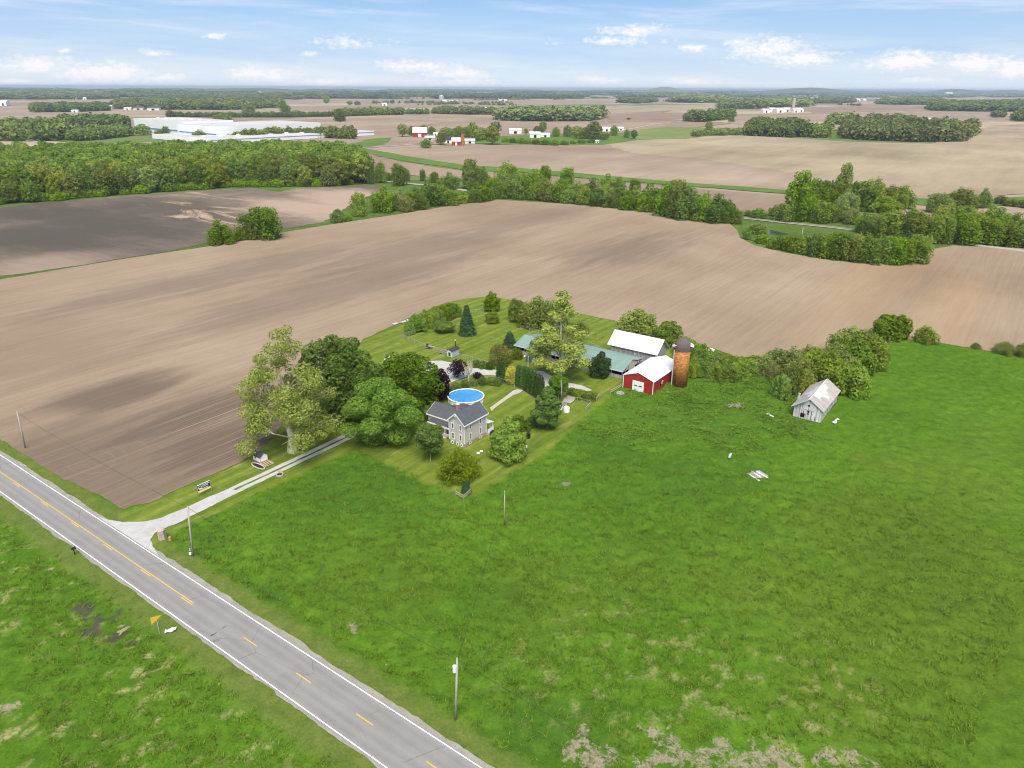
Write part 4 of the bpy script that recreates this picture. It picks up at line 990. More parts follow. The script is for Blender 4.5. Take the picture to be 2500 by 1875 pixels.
# ------------------------------------------------------------------ long green-roofed shed
gs = thing('livestock_shed', 'long low shed with a green metal roof half hidden behind the tall sycamore', 'shed', UV(161.9, 81.5), GROT)
prf = [(0,2.3),(3.3,3.3),(5.4,4.15),(8.6,3.15),(12.5,2.5)]; SL = 35.6
m = MB(); m.extr([(x,z) for x,z in prf]+[(x,z+.08) for x,z in prf[::-1]], -.3, SL, 'y'); m.build('roof', M['roof_green'], gs)
m = MB(); m.extr([(.6,1.9),(11.9,1.9),(11.9,2.5),(8.6,3.05),(5.4,4.05),(3.3,3.2),(.6,2.4)], 0, .12, 'y')
m.box(4.2,7.6,0,.12,0,1.899); m.box(.6,11.9,SL-.4,SL-.3,0,2.4); m.box(11.8,11.9,.13,SL-.45,0,2.45); m.build('wall', M['cream'], gs)
m = MB(); m.box(.45,.6,.0,SL-.42,0,1.0); m.box(.6,4.19,.02,.1,0,.9); m.box(7.61,11.79,.02,.1,0,.9); m.build('half_wall', M['grey_wood'], gs)
for y in [.0]+[3.2*i for i in range(1,11)]: m = MB(); m.box(.3,.44,y,y+.14,0,2.3); m.build('post', M['old_wood'], gs)
for x in (2.0,3.6,8.8,10.2): m = MB(); m.box(x,x+.14,-.12,.0,0,2.6); m.build('post', M['old_wood'], gs)
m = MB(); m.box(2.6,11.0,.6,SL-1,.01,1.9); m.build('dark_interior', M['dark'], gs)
m = MB(); m.box(-.06,-.01,-.3,SL,2.2,2.36); m.build('gutter', M['white'], gs)
# ------------------------------------------------------------------ old white barn, leaning
ob = thing('old_barn', 'dilapidated peeling white barn with rusty streaked metal roof alone in the meadow', 'barn', UV(166.0, 31.45), GROT)
OX, OY = 15.2, 6.3
m = gable_walls(0, OX, 0, OY, -.15, 2.95, 5.15, 'x')
wl = m.build('wall', M['white_boards'], ob)
orf = MB(); mid = OY/2
def oldslope(m, side):
    nx = 9; vs = []
    for i in range(nx):
        x = -.9*(.4 if side<0 else 1)+ (OX+1.0)*i/(nx-1)
        if i == 0 and side > 0: x = -1.0
        sag = -.22*math.sin(math.pi*i/(nx-1)); ye = mid+side*(mid+.45)
        for k in range(3):
            f = k/2; vs.append((x, mid+(ye-mid)*f, 5.2+(2.70-5.2)*f+sag*(1-f*.5)+(.04 if i%2 else 0)))
    n0 = len(vs); vs += [(a,b,c+.07) for a,b,c in vs]; fs = []
    for i in range(nx-1):
        for k in range(2):
            a = i*3+k; q = (a,a+1,a+4,a+3); fs += [q, tuple(n0+j for j in q[::-1])]
    for i in range(nx-1):
        for k in (0,2):
            a = i*3+k; fs.append((a,a+3,n0+a+3,n0+a))
    for b in (0,(nx-1)*3):
        for k in range(2): fs.append((b+k,b+k+1,n0+b+k+1,n0+b+k))
    m.add(vs, fs)
oldslope(orf, -1); oldslope(orf, 1); orf.build('roof', M['roof_rust'], ob)
m = MB(); m.tube([(-.95,mid,5.28),(OX*.5,mid,5.06),(OX-.1,mid,5.28)], .09, 5); m.build('ridge_cap', M['white'], ob)
m = MB(); m.extr([(mid,5.12),(OY+.45,2.62),(OY+.45,2.78),(mid,5.28)], -1.08, -1.01, 'x'); m.build('bargeboard', m_plain('faded_turquoise_paint', (.42,.66,.62), .15, 2, .7), ob)
mp = wallmap('x', 0, -1)
for (a0,a1,z0,z1) in [(3.65,4.65,.2,1.25),(3.95,4.15,1.3,1.75),(2.75,3.2,1.65,2.15),(2.75,3.25,1.15,1.5),(2.85,3.25,3.2,3.65),(2.15,2.28,.05,2.15),(3.42,3.5,.1,1.2),(1.15,1.4,.15,.6),(1.25,1.4,.75,.9)]: m = MB(); wbox(m, mp, a0, a1, .004, .02, z0, z1); m.build('opening', M['dark'], ob)
m = MB(); mp = wallmap('y', 0, -1)
for (a,w_) in [(.9,.12),(2.2,.2),(3.6,.16),(5.8,.35),(8.0,.4),(9.3,.3),(10.6,.18),(12.6,.22),(13.8,.12)]: m = MB(); wbox(m, mp, a, a+w_, .004, .02, .15, 2.5); m.build('gap', M['dark'], ob)
m = MB(); wbox(m, wallmap('x',0,-1), 1.7, 3.9, .022, .08, 2.25, 2.35); m.build('door_rail', M['old_wood'], ob)
m = MB(); wbox(m, wallmap('x',0,-1), 2.3, 3.4, .021, .05, .05, 1.1); wbox(m, wallmap('x',0,-1), 1.55, 2.1, .021, .05, .0, 2.1); m.build('door', M['white_boards'], ob)
m = MB(); m.box(5,5.5,OY+.2,OY+.7,0,3.2); m.cyl(5.25,OY+.45,3.2,3.9,.22,.3,10); m.build('vent', M['grey_metal'], ob)
for o in ob.children: pass
# ------------------------------------------------------------------ small hut with planter by the drive
hu = thing('playhouse', 'little white hut with dark shingle roof and slatted ramp beside the gravel drive', 'hut', UV(75.9, 119.1), GROT)
gable_walls(0, 1.7, 0, 2.6, .25, 1.45, 2.15, 'y').build('wall', M['white'], hu)
gable_roof(0, 1.7, 0, 2.6, 1.45, 2.15, 'y', .18, .15, .07).build('roof', M['shingle_dk'], hu)
m = MB(); 
mp = wallmap('x',0,-1)
for i in range(10):
    a = 2*math.pi*i/10; 
m.add([(-.03, 1.75+.16*math.cos(2*math.pi*i/12), .95+.28*math.sin(2*math.pi*i/12)) for i in range(12)]+[(-.005, 1.75+.16*math.cos(2*math.pi*i/12), .95+.28*math.sin(2*math.pi*i/12)) for i in range(12)], [tuple(range(12))[::-1]]+[(i,(i+1)%12,12+(i+1)%12,12+i) for i in range(12)])
m.build('window', M['navy'], hu)
m = MB(); m.box(.02,1.68,.02,2.58,-.1,.249); m.build('base', M['old_wood'], hu)
m = MB(); 
for i in range(5): m.box(-.25+.02*i, 1.5, -.28-.42*i, -.05-.42*i, .42-.09*i, .47-.09*i)
m.box(-.3,-.22,-2.1,-.02,0,.35); m.box(1.5,1.58,-2.1,-.02,0,.35); m.build('ramp', m_plain('tan_deck_boards', (.46,.36,.27), .2, 2, .85), hu)
m = MB(); m.box(-.16,-.08,-.14,-.06,0,1.1); m.build('corner_post', M['grey_metal'], hu)
pb = thing('planter_bed', 'stone-edged oval planting bed of dark mulch in front of the little white hut', 'planter', UV(74.9, 118.7), GROT)
m = MB(); pts = [(-.6*math.cos(a)*1.0-.0, 2.0*math.sin(a)) for a in [2*math.pi*i/22 for i in range(22)]]; pts = [(x+.35*(y<0)*0, y) for x,y in pts]
m.tube([(x,y,.08) for x,y in pts]+[(*pts[0],.08)], .13, 6); m.build('edging', M['concrete'], pb)
m = MB(); m.prism(pts[::-1] if (pts[0][0]*pts[1][1]-pts[1][0]*pts[0][1]) < 0 else pts, 0, .10); m.build('soil', M['mulch'], pb)
rp = thing('round_planter', 'small round stone-edged flower bed with bare twigs on the meadow side of the drive', 'planter', W(683, 1160))
m = MB(); ring(m, .55, .75, 0, .25, 20); m.build('edging', M['concrete'], rp)
m = MB(); m.cyl(0,0,.0,.16,.545,.545,18); m.build('soil', M['mulch'], rp)
m = MB()
for i in range(7): a = i*.9; m.tube([(0,0,.1),(.15*math.cos(a),.15*math.sin(a),.6),(.4*math.cos(a),.4*math.sin(a),1.1+.1*(i%3))], [.03,.02,.01], 4)
m.build('twig', M['old_wood'], rp)
# ------------------------------------------------------------------ signs, mailbox, pillar
sg = thing('estate_sign', 'navy and yellow property sign board with white lettering on two posts beside the drive', 'sign', UV(60.9, 117.5), GROT-R_(90)+R_(90))
# the board runs along the drive and faces the traffic coming up the road
m = MB(); m.box(0,2.55,-.03,.03,.80,2.35); bd = m.build('board', M['navy'], sg)
m = MB(); m.box(0,2.55,-.045,-.032,.80,1.22); m.build('lower_panel', M['pale_yellow'], sg)
m = MB(); m.box(-.02,2.57,-.06,.06,2.352,2.40); m.build('top_rail', M['white'], sg)
for x in (-.06,2.61): m = MB(); m.box(x-.05,x+.05,-.05,.05,-.1,2.35); m.build('post', M['old_wood'], sg)
m = MB(); vs = []
for i in range(20):
    a = 2*math.pi*i/20
    for r in (.40,.30): vs.append((.52+r*math.cos(a), -.034, 1.77+r*math.sin(a)))
m.add(vs, [(2*i,2*i+1,2*((i+1)%20)+1,2*((i+1)%20)) for i in range(20)])
m.add([(.26,-.034,1.50),(.62,-.034,1.47),(.74,-.034,1.63),(.50,-.034,1.77),(.29,-.034,1.71)],[(0,1,2,3,4)])
m.build('emblem', M['white'], bd)
g = random.Random(3)
def scribble(x0, x1, z, h):          # each line of lettering; too small to read in the photo, so uneven upright strokes
    m = MB(); x = x0; vs = []; fs = []
    while x < x1:
        w = g.uniform(.07,.13); m.add([(x,-.034,z),(x+w,-.034,z),(x+w,-.034,z+h),(x,-.034,z+h)],[(0,1,2,3)]); x += w+g.uniform(.02,.04)
    m.build('lettering', M['white'], bd)
scribble(1.02, 2.40, 1.98, .19); scribble(1.02, 2.0, 1.73, .12); scribble(.62, 2.1, 1.32, .15)
ys = thing('pennant_sign', 'yellow triangular pennant sign on a thin steel post at the road verge', 'sign', W(389, 1543.5), RA*0)
rz = math.atan2(RT[1], RT[0])
ys.rotation_euler = (0,0,rz+R_(90))
m = MB(); m.tube([(0,0,-.2),(0,0,2.9)], .035, 6); m.build('post', M['grey_metal'], ys)
m = MB(); 
tri = [(-.80,3.15),(-.80,1.95),(.80,2.55)]
m.add([(x,-.05,z) for x,z in tri]+[(x,-.07,z) for x,z in tri], [(0,1,2),(3,5,4),(0,3,4,1),(1,4,5,2),(2,5,3,0)]); m.build('panel', M['yellow'], ys)
wr_ = thing('litter_sheet', 'crumpled white plastic sheet lying on the verge beside the yellow pennant sign', 'sheet', W(417, 1540), R_(20))
m = MB(); vs = []; 
for i in range(6):
    for j in range(4): vs.append((-.75+.3*i, -.45+.3*j*(1-.25*math.sin(i*.63)), .12+.12*math.sin(i*1.7+j)+.18*(i/5)))
m.add(vs, [(i*4+j, (i+1)*4+j, (i+1)*4+j+1, i*4+j+1) for i in range(5) for j in range(3)]); m.build('sheet', M['white'], wr_)
mb = thing('mailbox', 'black rural mailbox on a post at the far verge of the road', 'mailbox', RD(48.9, RW-1.25), rz)
m = MB(); m.box(-.05,.05,-.05,.05,-.1,1.0); m.build('post', M['black'], mb)
m = MB(); m.box(-.2,.2,-.32,.32,1.0,1.2); m.extr([(-.2,1.2),(.2,1.2),(.16,1.34),(0,1.42),(-.16,1.34)], -.32,.32,'y'); m.build('box', M['black'], mb)
gp = thing('stone_pillar', 'squat weathered stone gate pillar at the mouth of the gravel drive', 'pillar', RD(56.3, 3.5), rz)
m = MB(); m.cyl(0,0,-.1,1.75,.72,.62,7); m.build('shaft', m_plain('grey_limestone', (.36,.31,.26), .3, 1.5, .95, .05), gp)
m = MB(); m.cyl(0,0,1.75,2.0,.70,.5,7); m.build('cap', m_plain('capstone', (.42,.34,.29), .3, 3, .95, .05), gp)
tag(MB.build((lambda q: (q.cyl(0,0,0,.75,.28,.22,8), q)[-1])(MB()), 'tree_stump', m_plain('orange_wood', (.42,.24,.12), .35, 4, .9, .05), None, False, (*RD(58.0,3.9),0)), 'short orange-brown stump beside the stone gate pillar', 'stump')
# ------------------------------------------------------------------ poles
def upole(bx, by, tx, ty, h, label, name='utility_pole', r=.17, extras=None, group='utility poles along the road'):
    p = W(bx, by); o = thing(name, label, 'pole', p, 0, group)
    d = ray(tx, ty); dist = math.hypot(*p)         # lean that the photo shows
    q = W(tx, ty, h); dx, dy = q[0]-p[0], q[1]-p[1]; k = min(1, .9/max(.01, math.hypot(dx,dy)))
    lean = (dx*k, dy*k)
    m = MB(); m.tube([(0,0,-.3),(lean[0]*.5,lean[1]*.5,h*.5),(lean[0],lean[1],h)], [r,r*.85,r*.68], 10); m.build('shaft', M['pole_wood'], o, True)
    top = (lean[0], lean[1], h)
    m = MB(); m.cyl(top[0],top[1],h,h+.22,.05,.07,8); m.build('insulator', M['white_worn'], o)
    return o, top, p
o1, t1, p1 = upole(62,1094,47,1010, 8.6, 'grey wooden utility pole at the edge of the ploughed field')
o2, t2, p2 = upole(471,1357,458,1239, 9.2, 'leaning grey utility pole with meter box beside the drive mouth')
m = MB(); m.box(-.55,-.2,-.12,.12,.2,.62); m.build('meter_box', M['white'], o2)
m = MB(); m.box(-.36,-.19,-.09,.09,1.0,1.45); m.build('junction_box', M['grey_metal'], o2)
o3, t3, p3 = upole(1112,1757,1116,1610, 9.5, 'utility pole with a grey transformer standing in the near meadow')
m = MB(); m.cyl(t3[0]-.33,t3[1]-.1,7.7,8.6,.24,.24,12); m.cyl(t3[0]-.33,t3[1]-.1,8.6,8.75,.08,.08,8); m.build('transformer', M['white_worn'], o3)
m = MB(); m.box(t3[0]-.3,t3[0]-.1,t3[1]-.05,t3[1]+.05,8.0,8.1); m.build('bracket', M['grey_metal'], o3)
o4, t4, p4 = upole(1232,1281,1232,1201, 6.9, 'lone short wooden pole in the middle of the meadow', 'service_pole', .12, group=None)
o5, t5, p5 = upole(1372.5,985,1368,930, 6.4, 'wooden service pole with lamp arm beside the white tank', 'service_pole', .13, group=None)
def wire(a, b, sag, name, label, r=.026):
    pts = [(a[0]+(b[0]-a[0])*f, a[1]+(b[1]-a[1])*f, a[2]+(b[2]-a[2])*f-4*sag*f*(1-f)) for f in [i/16 for i in range(17)]]
    m = MB(); m.tube(pts, r, 4); return tag(m.build(name, M['black']), label, 'wire')
T = lambda p, t, dz=0: (p[0]+t[0], p[1]+t[1], t[2]+dz)
wire(T(p1,t1), T(p2,t2), .9, 'power_line', 'thin power line between the field pole and the drive pole')
wire(T(p2,t2), T(p3,t3), .9, 'power_line', 'thin power line from the drive pole to the transformer pole')
e3 = T(p3,t3); wire(e3, (e3[0]+RT[0]*70, e3[1]+RT[1]*70, 9.4), 1.0, 'power_line', 'thin power line leaving the transformer pole along the road')
wire(T(p3,t3,-.3), T(p4,t4), .8, 'service_line', 'thin service line from the transformer pole to the lone meadow pole')
wire(T(p4,t4), T(p5,t5), .8, 'service_line', 'thin service line from the lone meadow pole to the lamp pole')
yl = thing('yard_lamp', 'white yard lamp on a slim pole behind the arborvitae hedge', 'lamp', W(1289, 905), 0)
m = MB(); m.tube([(0,0,0),(0,0,4.6)], .09, 8); m.build('post', M['white_worn'], yl)
m = MB(); m.tube([(0,0,4.5),(-.5,-.1,4.55),(-.9,-.15,4.45)], .04, 6); m.build('arm', M['grey_metal'], yl)
m = MB(); m.cyl(-1.0,-.15,4.3,4.5,.28,.12,10); m.build('lamp_head', M['white'], yl)
# ------------------------------------------------------------------ fences
def chain_fence(name, pts, h, label, cat='fence', every=3.0, alpha=.22, closed=False):
    o = thing(name, label, cat, pts[0], 0); ox, oy = pts[0]; posts = []; rails = MB()
    q = [(x-ox, y-oy) for x,y in pts]
    for i in range(len(q)-1):
        a, b = q[i], q[i+1]; l = math.hypot(b[0]-a[0], b[1]-a[1]); n = max(1, round(l/every))
        for j in range(n): posts.append((a[0]+(b[0]-a[0])*j/n, a[1]+(b[1]-a[1])*j/n))
    posts.append(q[-1])
    pm = MB(); pm.tube([(0,0,-.1),(0,0,h+.05)], .045, 6); pme = pm.mesh('post', M['chain'])
    for p in posts: link('post', pme, o, (p[0],p[1],0))
    rails.tube([(x,y,h) for x,y in q], .035, 5); rails.build('top_rail', M['chain'], o)
    wm = MB(); s = .30
    for i in range(len(q)-1):                     # the mesh, drawn as real thin wires
        a, b = q[i], q[i+1]; l = math.hypot(b[0]-a[0], b[1]-a[1]); n = max(1, int(l/s))
        for j in range(n+1):
            f = j/n; x, y = a[0]+(b[0]-a[0])*f, a[1]+(b[1]-a[1])*f; d = (b[0]-a[0])/l, (b[1]-a[1])/l
            for sg in (-1,1):
                x2, y2 = x+d[0]*.5*sg*h*.6, y+d[1]*.5*sg*h*.6; w = .007
                wm.add([(x-d[0]*w,y-d[1]*w,.05),(x+d[0]*w,y+d[1]*w,.05),(x2+d[0]*w,y2+d[1]*w,h),(x2-d[0]*w,y2-d[1]*w,h)],[(0,1,2,3)])
    wm.build('wire_mesh', M['chain'], o); return o
Z4 = lambda x, y: W(900+x/6.144, 720+y/6.144)
chain_fence('chain_link_fence', [Z4(1720,270), Z4(1380,310), Z4(520,660), Z4(860,820), Z4(1230,920), Z4(1560,1000), Z4(1800,1080)], 1.5, 'long chain-link fence round the back lawn below the clipped shrubs')
chain_fence('chain_link_fence', [Z4(1170,1470), Z4(1330,1370), Z4(1510,1305), Z4(1700,1285), Z4(1890,1290), Z4(2060,1345), W(1256,946)], 1.3, 'curved chain-link fence behind the round pool')
Z7 = lambda x, y: W(1240+x/8.508, 930+y/8.508)
chain_fence('chain_link_fence', [Z7(1150,360), Z7(1440,430), Z7(1720,500)], 1.1, 'short chain-link fence in front of the low hedge beside the lamp pole')
chain_fence('chain_link_fence', [WD(1125,712), WD(1163,722), WD(1200,732)], 1.3, 'short chain-link run behind the left end of the green-roofed shed')
chain_fence('chain_link_fence', [WD(1258,738), WD(1300,760), WD(1325,768)], 1.2, 'short chain-link run between the green shed and the far ploughed field')
vf = thing('vinyl_fence', 'white vinyl panel fence at the left corner of the farmhouse', 'fence', W(1021, 1002))
b = W(1049,1009); a = W(1021,1002); dx, dy = b[0]-a[0], b[1]-a[1]; ln = math.hypot(dx,dy); ang = math.atan2(dy,dx); vf.rotation_euler = (0,0,ang)
for i in range(3):
    x = ln*i/2; m = MB(); m.box(x-.07,x+.07,-.07,.07,-.1,1.85); m.cyl(x,0,1.85,1.95,.10,.02,4); m.build('post', M['white'], vf)
for i in range(2):
    m = MB(); m.box(ln*i/2+.08, ln*(i+1)/2-.08, -.03,.03,.1,1.65); m.box(ln*i/2+.075, ln*(i+1)/2-.075, -.05,.05,1.652,1.75); m.build('panel', M['white_worn'], vf)
def railfence(pts, label, h=1.1):
    o = thing('rail_fence', label, 'fence', pts[0]); ox, oy = pts[0]; q = [(x-ox,y-oy) for x,y in pts]
    for x, y in q:
        m = MB(); m.tube([(x,y,-.1),(x+.04,y,h+.15)], [.10,.08], 6); m.build('post', M['old_wood'], o)
    for i in range(len(q)-1):
        for z in (h*.55, h*.97):
            m = MB(); m.tube([(q[i][0],q[i][1],z),((q[i][0]+q[i+1][0])/2,(q[i][1]+q[i+1][1])/2,z-.04),(q[i+1][0],q[i+1][1],z+.03)], .06, 5); m.build('rail', M['pole_wood'], o)
railfence([W(1112,1210), W(1131.5,1222), W(1148,1207)], 'split-rail corner fence at the tip of the lawn below the airy shrub')
railfence([Z7(1600,640), Z7(1700,545)], 'broken section of rail fence where the lawn meets the weeds')
railfence([Z7(1830,430), Z7(1890,345)], 'leaning rail fence section at the end of the low hedge')
railfence([W(1490,963), W(1520,945)], 'low board fence running to the left corner of the red barn')
# ------------------------------------------------------------------ yard things
tk = thing('water_tank', 'white round storage tank beside the lamp pole on the lawn', 'tank', W(1383, 1005))
m = MB(); m.cyl(0,0,0,1.15,.75,.75,20); m.cyl(0,0,1.15,1.4,.75,.45,20); m.build('body', M['white'], tk, False)
m = MB(); m.cyl(0,0,1.4,1.5,.2,.2,12); m.build('lid', M['white_worn'], tk)
bn = thing('storage_bin', 'small white bin on the house side of the lamp pole', 'bin', W(1369, 999))
m = MB(); m.box(-.4,.4,-.35,.35,0,.8); m.build('body', M['white_worn'], bn)
m = MB(); m.extr([(-.45,.8),(.45,.8),(.4,.92),(0,1.0),(-.4,.92)], -.4,.4,'y'); m.build('lid', M['white'], bn)
bb = thing('notice_board', 'brown wooden board fixed between two posts behind the white tank', 'board', W(1377, 1000))
m = MB(); m.box(-.5,.5,-.03,.03,.8,2.0); m.build('panel', M['old_wood'], bb)
for x in (-.55,.55): m = MB(); m.box(x-.05,x+.05,-.05,.05,-.1,2.3); m.build('post', M['pole_wood'], bb)
tb = thing('trash_bin', 'black wheeled rubbish bin on the lawn edge below the pyramidal tree', 'bin', W(1290, 1070), .4)
m = MB(); m.add([(-.27,-.3,.05),(.27,-.3,.05),(.27,.3,.05),(-.27,.3,.05),(-.36,-.4,1.15),(.36,-.4,1.15),(.36,.4,1.15),(-.36,.4,1.15)],[(0,3,2,1),(4,5,6,7),(0,1,5,4),(1,2,6,5),(2,3,7,6),(3,0,4,7)]); m.build('body', M['black'], tb)
m = MB(); m.box(-.39,.39,-.43,.45,1.152,1.22); m.build('lid', M['black'], tb)
for s in (-1,1): m = MB(); m.tube([(s*.30,.34,.16),(s*.36,.34,.16)], .16, 12); m.build('wheel', M['dark'], tb)
gd = thing('tilted_board', 'white angled board lying tilted at the lawn edge below the fresh green tree', 'board', W(1279, 1108), .3)
m = MB(); m.add([(-.9,0,.25),(.55,0,0),(.75,.05,1.9),(.45,.05,1.9),(-.2,.0,1.1),(-.9,0,.9),(-.9,.12,.25),(.55,.12,0),(.75,.17,1.9),(.45,.17,1.9),(-.2,.12,1.1),(-.9,.12,.9)],
  [(0,1,2,3,4,5),(11,10,9,8,7,6)]+[(i,6+i,6+(i+1)%6,(i+1)%6) for i in range(6)]); m.build('panel', M['white'], gd)
fb = thing('outdoor_furnace', 'small dark gabled wood-furnace shed with a tall flue and white front at the back lawn', 'shed', W(1104, 873), GROT)
m = gable_walls(0,3.2,0,1.9,0,1.9,2.4,'x'); m.build('wall', M['grey_metal'], fb)
gable_roof(0,3.2,0,1.9,1.9,2.4,'x',.15,.35,.08).build('roof', M['shingle_dk'], fb)
m = MB(); wbox(m, wallmap('x',0,-1), .2, 1.7, .01, .06, .05, 1.8); d_ = m.build('front', M['white'], fb)
m = MB(); wbox(m, wallmap('x',0,-1), .55, 1.35, .062, .09, .2, 1.4); m.build('door', M['black'], d_)
m = MB(); m.tube([(2.7,1.0,2.1),(2.7,1.0,4.2)], .13, 8); fl = m.build('flue', M['black'], fb)
m = MB(); m.cyl(2.7,1.0,4.2,4.45,.2,.22,8); m.build('cap', M['pale_yellow'], fl)
wp = thing('wood_stack', 'low jumbled stack of firewood and planks beside the dark furnace shed', 'wood stack', Z4(1130,860), GROT)
m = MB(); g = random.Random(5)
for i in range(26): x, y = g.uniform(-1.6,1.6), g.uniform(-.7,.7); a = g.uniform(-.4,.4); z = g.uniform(.1,.55); m.tube([(x-.5*math.cos(a),y-.5*math.sin(a),z),(x+.5*math.cos(a),y+.5*math.sin(a),z)], .1, 6)
m.build('log', M['old_wood'], wp)
m = MB(); m.box(-1.9,.2,-.9,-.75,.0,.15); m.box(-1.2,1.4,.8,.95,0,.2); m.build('plank', M['concrete'], wp)
tr_ = thing('garden_cart', 'small dark garden trailer with planks parked by the chain-link fence', 'trailer', Z4(900,800), .2)
m = MB(); m.box(-1.0,1.0,-.6,.6,.45,.55); m.box(-1.0,-.95,-.6,.6,.55,1.0); m.box(-1.0,1.0,.55,.6,.55,.95); m.build('bed', M['old_wood'], tr_)
for s in (-.66,.66): m = MB(); m.tube([(.1,s-.06,.33),(.1,s+.06,.33)], .33, 12); m.build('wheel', M['black'], tr_)
m = MB(); m.tube([(1.0,0,.5),(1.9,0,.35)], .05, 6); m.build('tow_bar', M['grey_metal'], tr_)
m = MB(); m.box(-.7,-.1,-.4,.4,.56,1.4); m.build('load', M['black'], tr_)
lp = thing('timber_pile', 'long pile of weathered boards and metal sheets at the field edge behind the clipped shrubs', 'board pile', Z4(610,410), 0)
a = Z4(370,445); b = Z4(850,325); lp.location = (a[0],a[1],0); ang = math.atan2(b[1]-a[1], b[0]-a[0]); lp.rotation_euler = (0,0,ang); ln = math.hypot(b[0]-a[0], b[1]-a[1])
for i in range(9):
    x = ln*i/9; w = ln/9*1.3; m = MB(); z0 = .12+.07*(i%3); y = g.uniform(-.5,.3)
    m.add([(x,y-.5,z0),(x+w,y-.4+g.uniform(-.2,.2),z0+.1),(x+w,y+.5,z0+.2),(x,y+.5,z0+.15)]+[(x,y-.5,z0-.1),(x+w,y-.4,z0-.02),(x+w,y+.5,z0+.08),(x,y+.5,z0+.03)], [(0,1,2,3),(7,6,5,4),(0,4,5,1),(1,5,6,2),(2,6,7,3),(3,7,4,0)])
    m.build('sheet', M['white_worn'] if i in (4,7) else M['old_wood'] if i%2 else M['grey_metal'], lp)
# car half hidden under the trees
def car(pos, rot, label, body):
    o = thing('parked_car', label, 'car', pos, rot)
    m = MB(); pr = [(-2.2,.35),(2.2,.35),(2.25,.75),(1.95,.88),(1.05,.95),(.5,1.42),(-1.2,1.48),(-1.9,1.0),(-2.25,.9)]
    m.extr(pr[::-1], -.85, .85, 'y'); m.build('body', body, o)
    m = MB(); gl = [(.98,.98),(.48,1.38),(-1.15,1.43),(-1.8,1.0)]
    m.extr(gl, -.865, -.851, 'y'); m.extr(gl, .851, .865, 'y'); m.build('side_window', M['glass'], o)
    for x in (-1.4,1.4):
        for s in (-.8,.8): m = MB(); m.tube([(x,s-.1,.33),(x,s+.1,.33)], .33, 14); m.build('wheel', M['black'], o)
    return o
car(Z4(360,1000), .5, 'white car parked behind the big trees, only its roof showing', M['white'])
# debris in the meadow
def debris(pos, rot, pts, label, mat, name='metal_scrap', cat='scrap'):
    o = thing(name, label, cat, pos, rot); m = MB(); n = len(pts); 
    for i in range(n-1):
        (x,y,w,z),(x2,y2,w2,z2) = pts[i], pts[i+1]
        m.add([(x,y-w,z),(x2,y2-w2,z2),(x2,y2+w2,z2+.08),(x,y+w,z+.08),(x,y-w,z-.07),(x2,y2-w2,z2-.07),(x2,y2+w2,z2+.01),(x,y+w,z+.01)],[(0,1,2,3),(7,6,5,4),(0,4,5,1),(1,5,6,2),(2,6,7,3),(3,7,4,0)])
    m.build('sheet', mat, o)
debris(WD(1806,913), .55, [(-1.5,-.3,.42,.45),(-.6,-.25,.35,.55),(.1,.15,.16,.65),(.8,.3,.26,.55),(1.4,.45,.3,.5)], 'twisted white sheet on the grass to the right of the old barn', M['white_worn'])
debris(WD(1662,901), -.9, [(-1.0,0,.15,.5),(-.3,.15,.2,.6),(.3,-.1,.18,.55),(1.0,.1,.14,.45)], 'bent white strip on the weeds to the left of the old barn', M['white_worn'])
dm = thing('flattened_shed', 'flattened pile of pale grey boards lying in the open meadow', 'board pile', WD(1638,1028), .5)
for i in range(9):
    m = MB(); a = g.uniform(-.25,.25); x = -1.5+.36*i; y = g.uniform(-.4,.4); l = g.uniform(.8,1.6); z = .10+.05*(i%4)
    m.add([(x,y-l,z),(x+.26,y-l+a,z+.03),(x+.30,y+l,z+.1),(x+.03,y+l-a,z+.06)]+[(x,y-l,z-.05),(x+.26,y-l+a,z-.02),(x+.30,y+l,z+.05),(x+.03,y+l-a,z+.01)],[(0,1,2,3),(7,6,5,4),(0,4,5,1),(1,5,6,2),(2,6,7,3),(3,7,4,0)])
    m.build('board', M['grey_wood'] if i%3 else M['white_worn'], dm)
debris(WD(1577,988), 1.1, [(-1.0,0,.2,.4),(0,.05,.22,.55),(1.0,0,.2,.5)], 'grey weathered plank standing out of the meadow grass', M['grey_metal'], 'plank', 'plank')
bt = thing('brush_pile', 'pale dead branch heap in the weeds between the silo and the old barn', 'branch heap', WD(1590,880))
m = MB()
for i in range(40):
    a = g.uniform(0,6.28); r = g.uniform(0,2.4); x, y = r*math.cos(a), r*.7*math.sin(a); b_ = g.uniform(0,6.28); l = g.uniform(.6,1.5)
    m.tube([(x,y,g.uniform(.1,.7)),(x+l*math.cos(b_),y+l*math.sin(b_),g.uniform(.1,1.0))], [.05,.02], 4)
m.build('branch', M['pole_wood'], bt)
for (x,y,lab) in [(970,934,'large pale disc-shaped stepping slab on the lawn in front of the farmhouse'),(1033,979,'white round lid on the lawn right of the airy shrub'),(1040,975,'second white round lid on the lawn nearer the fresh green tree')][1:]:
    tag(MB.build((lambda q: (q.cyl(0,0,.0,.14,.36,.33,14), q.cyl(0,0,.14,.2,.08,.06,8), q)[-1])(MB()), 'well_lid', M['white'], None, False, (*WD(x,y),0)), lab, 'lid')
tag(MB.build((lambda q: (q.cyl(0,0,0,.5,1.1,1.0,12), q.cyl(0,0,.5,.55,.75,.7,12), q)[-1])(MB()), 'round_slab', M['grey_wood'], None, False, (*W(1514,963),0)), 'low round grey slab in the weeds in front of the red barn', 'slab')
tag(MB.build((lambda q: (q.box(-1.1,1.1,-.7,.7,.4,.75), q.box(-1.0,-.8,-.6,.6,0,.4), q.box(.8,1.0,-.6,.6,0,.4), q)[-1])(MB()), 'white_trough', M['white'], None, False, (*W(1733,858),0), .3), 'white trough on legs in the brush right of the silo', 'trough')
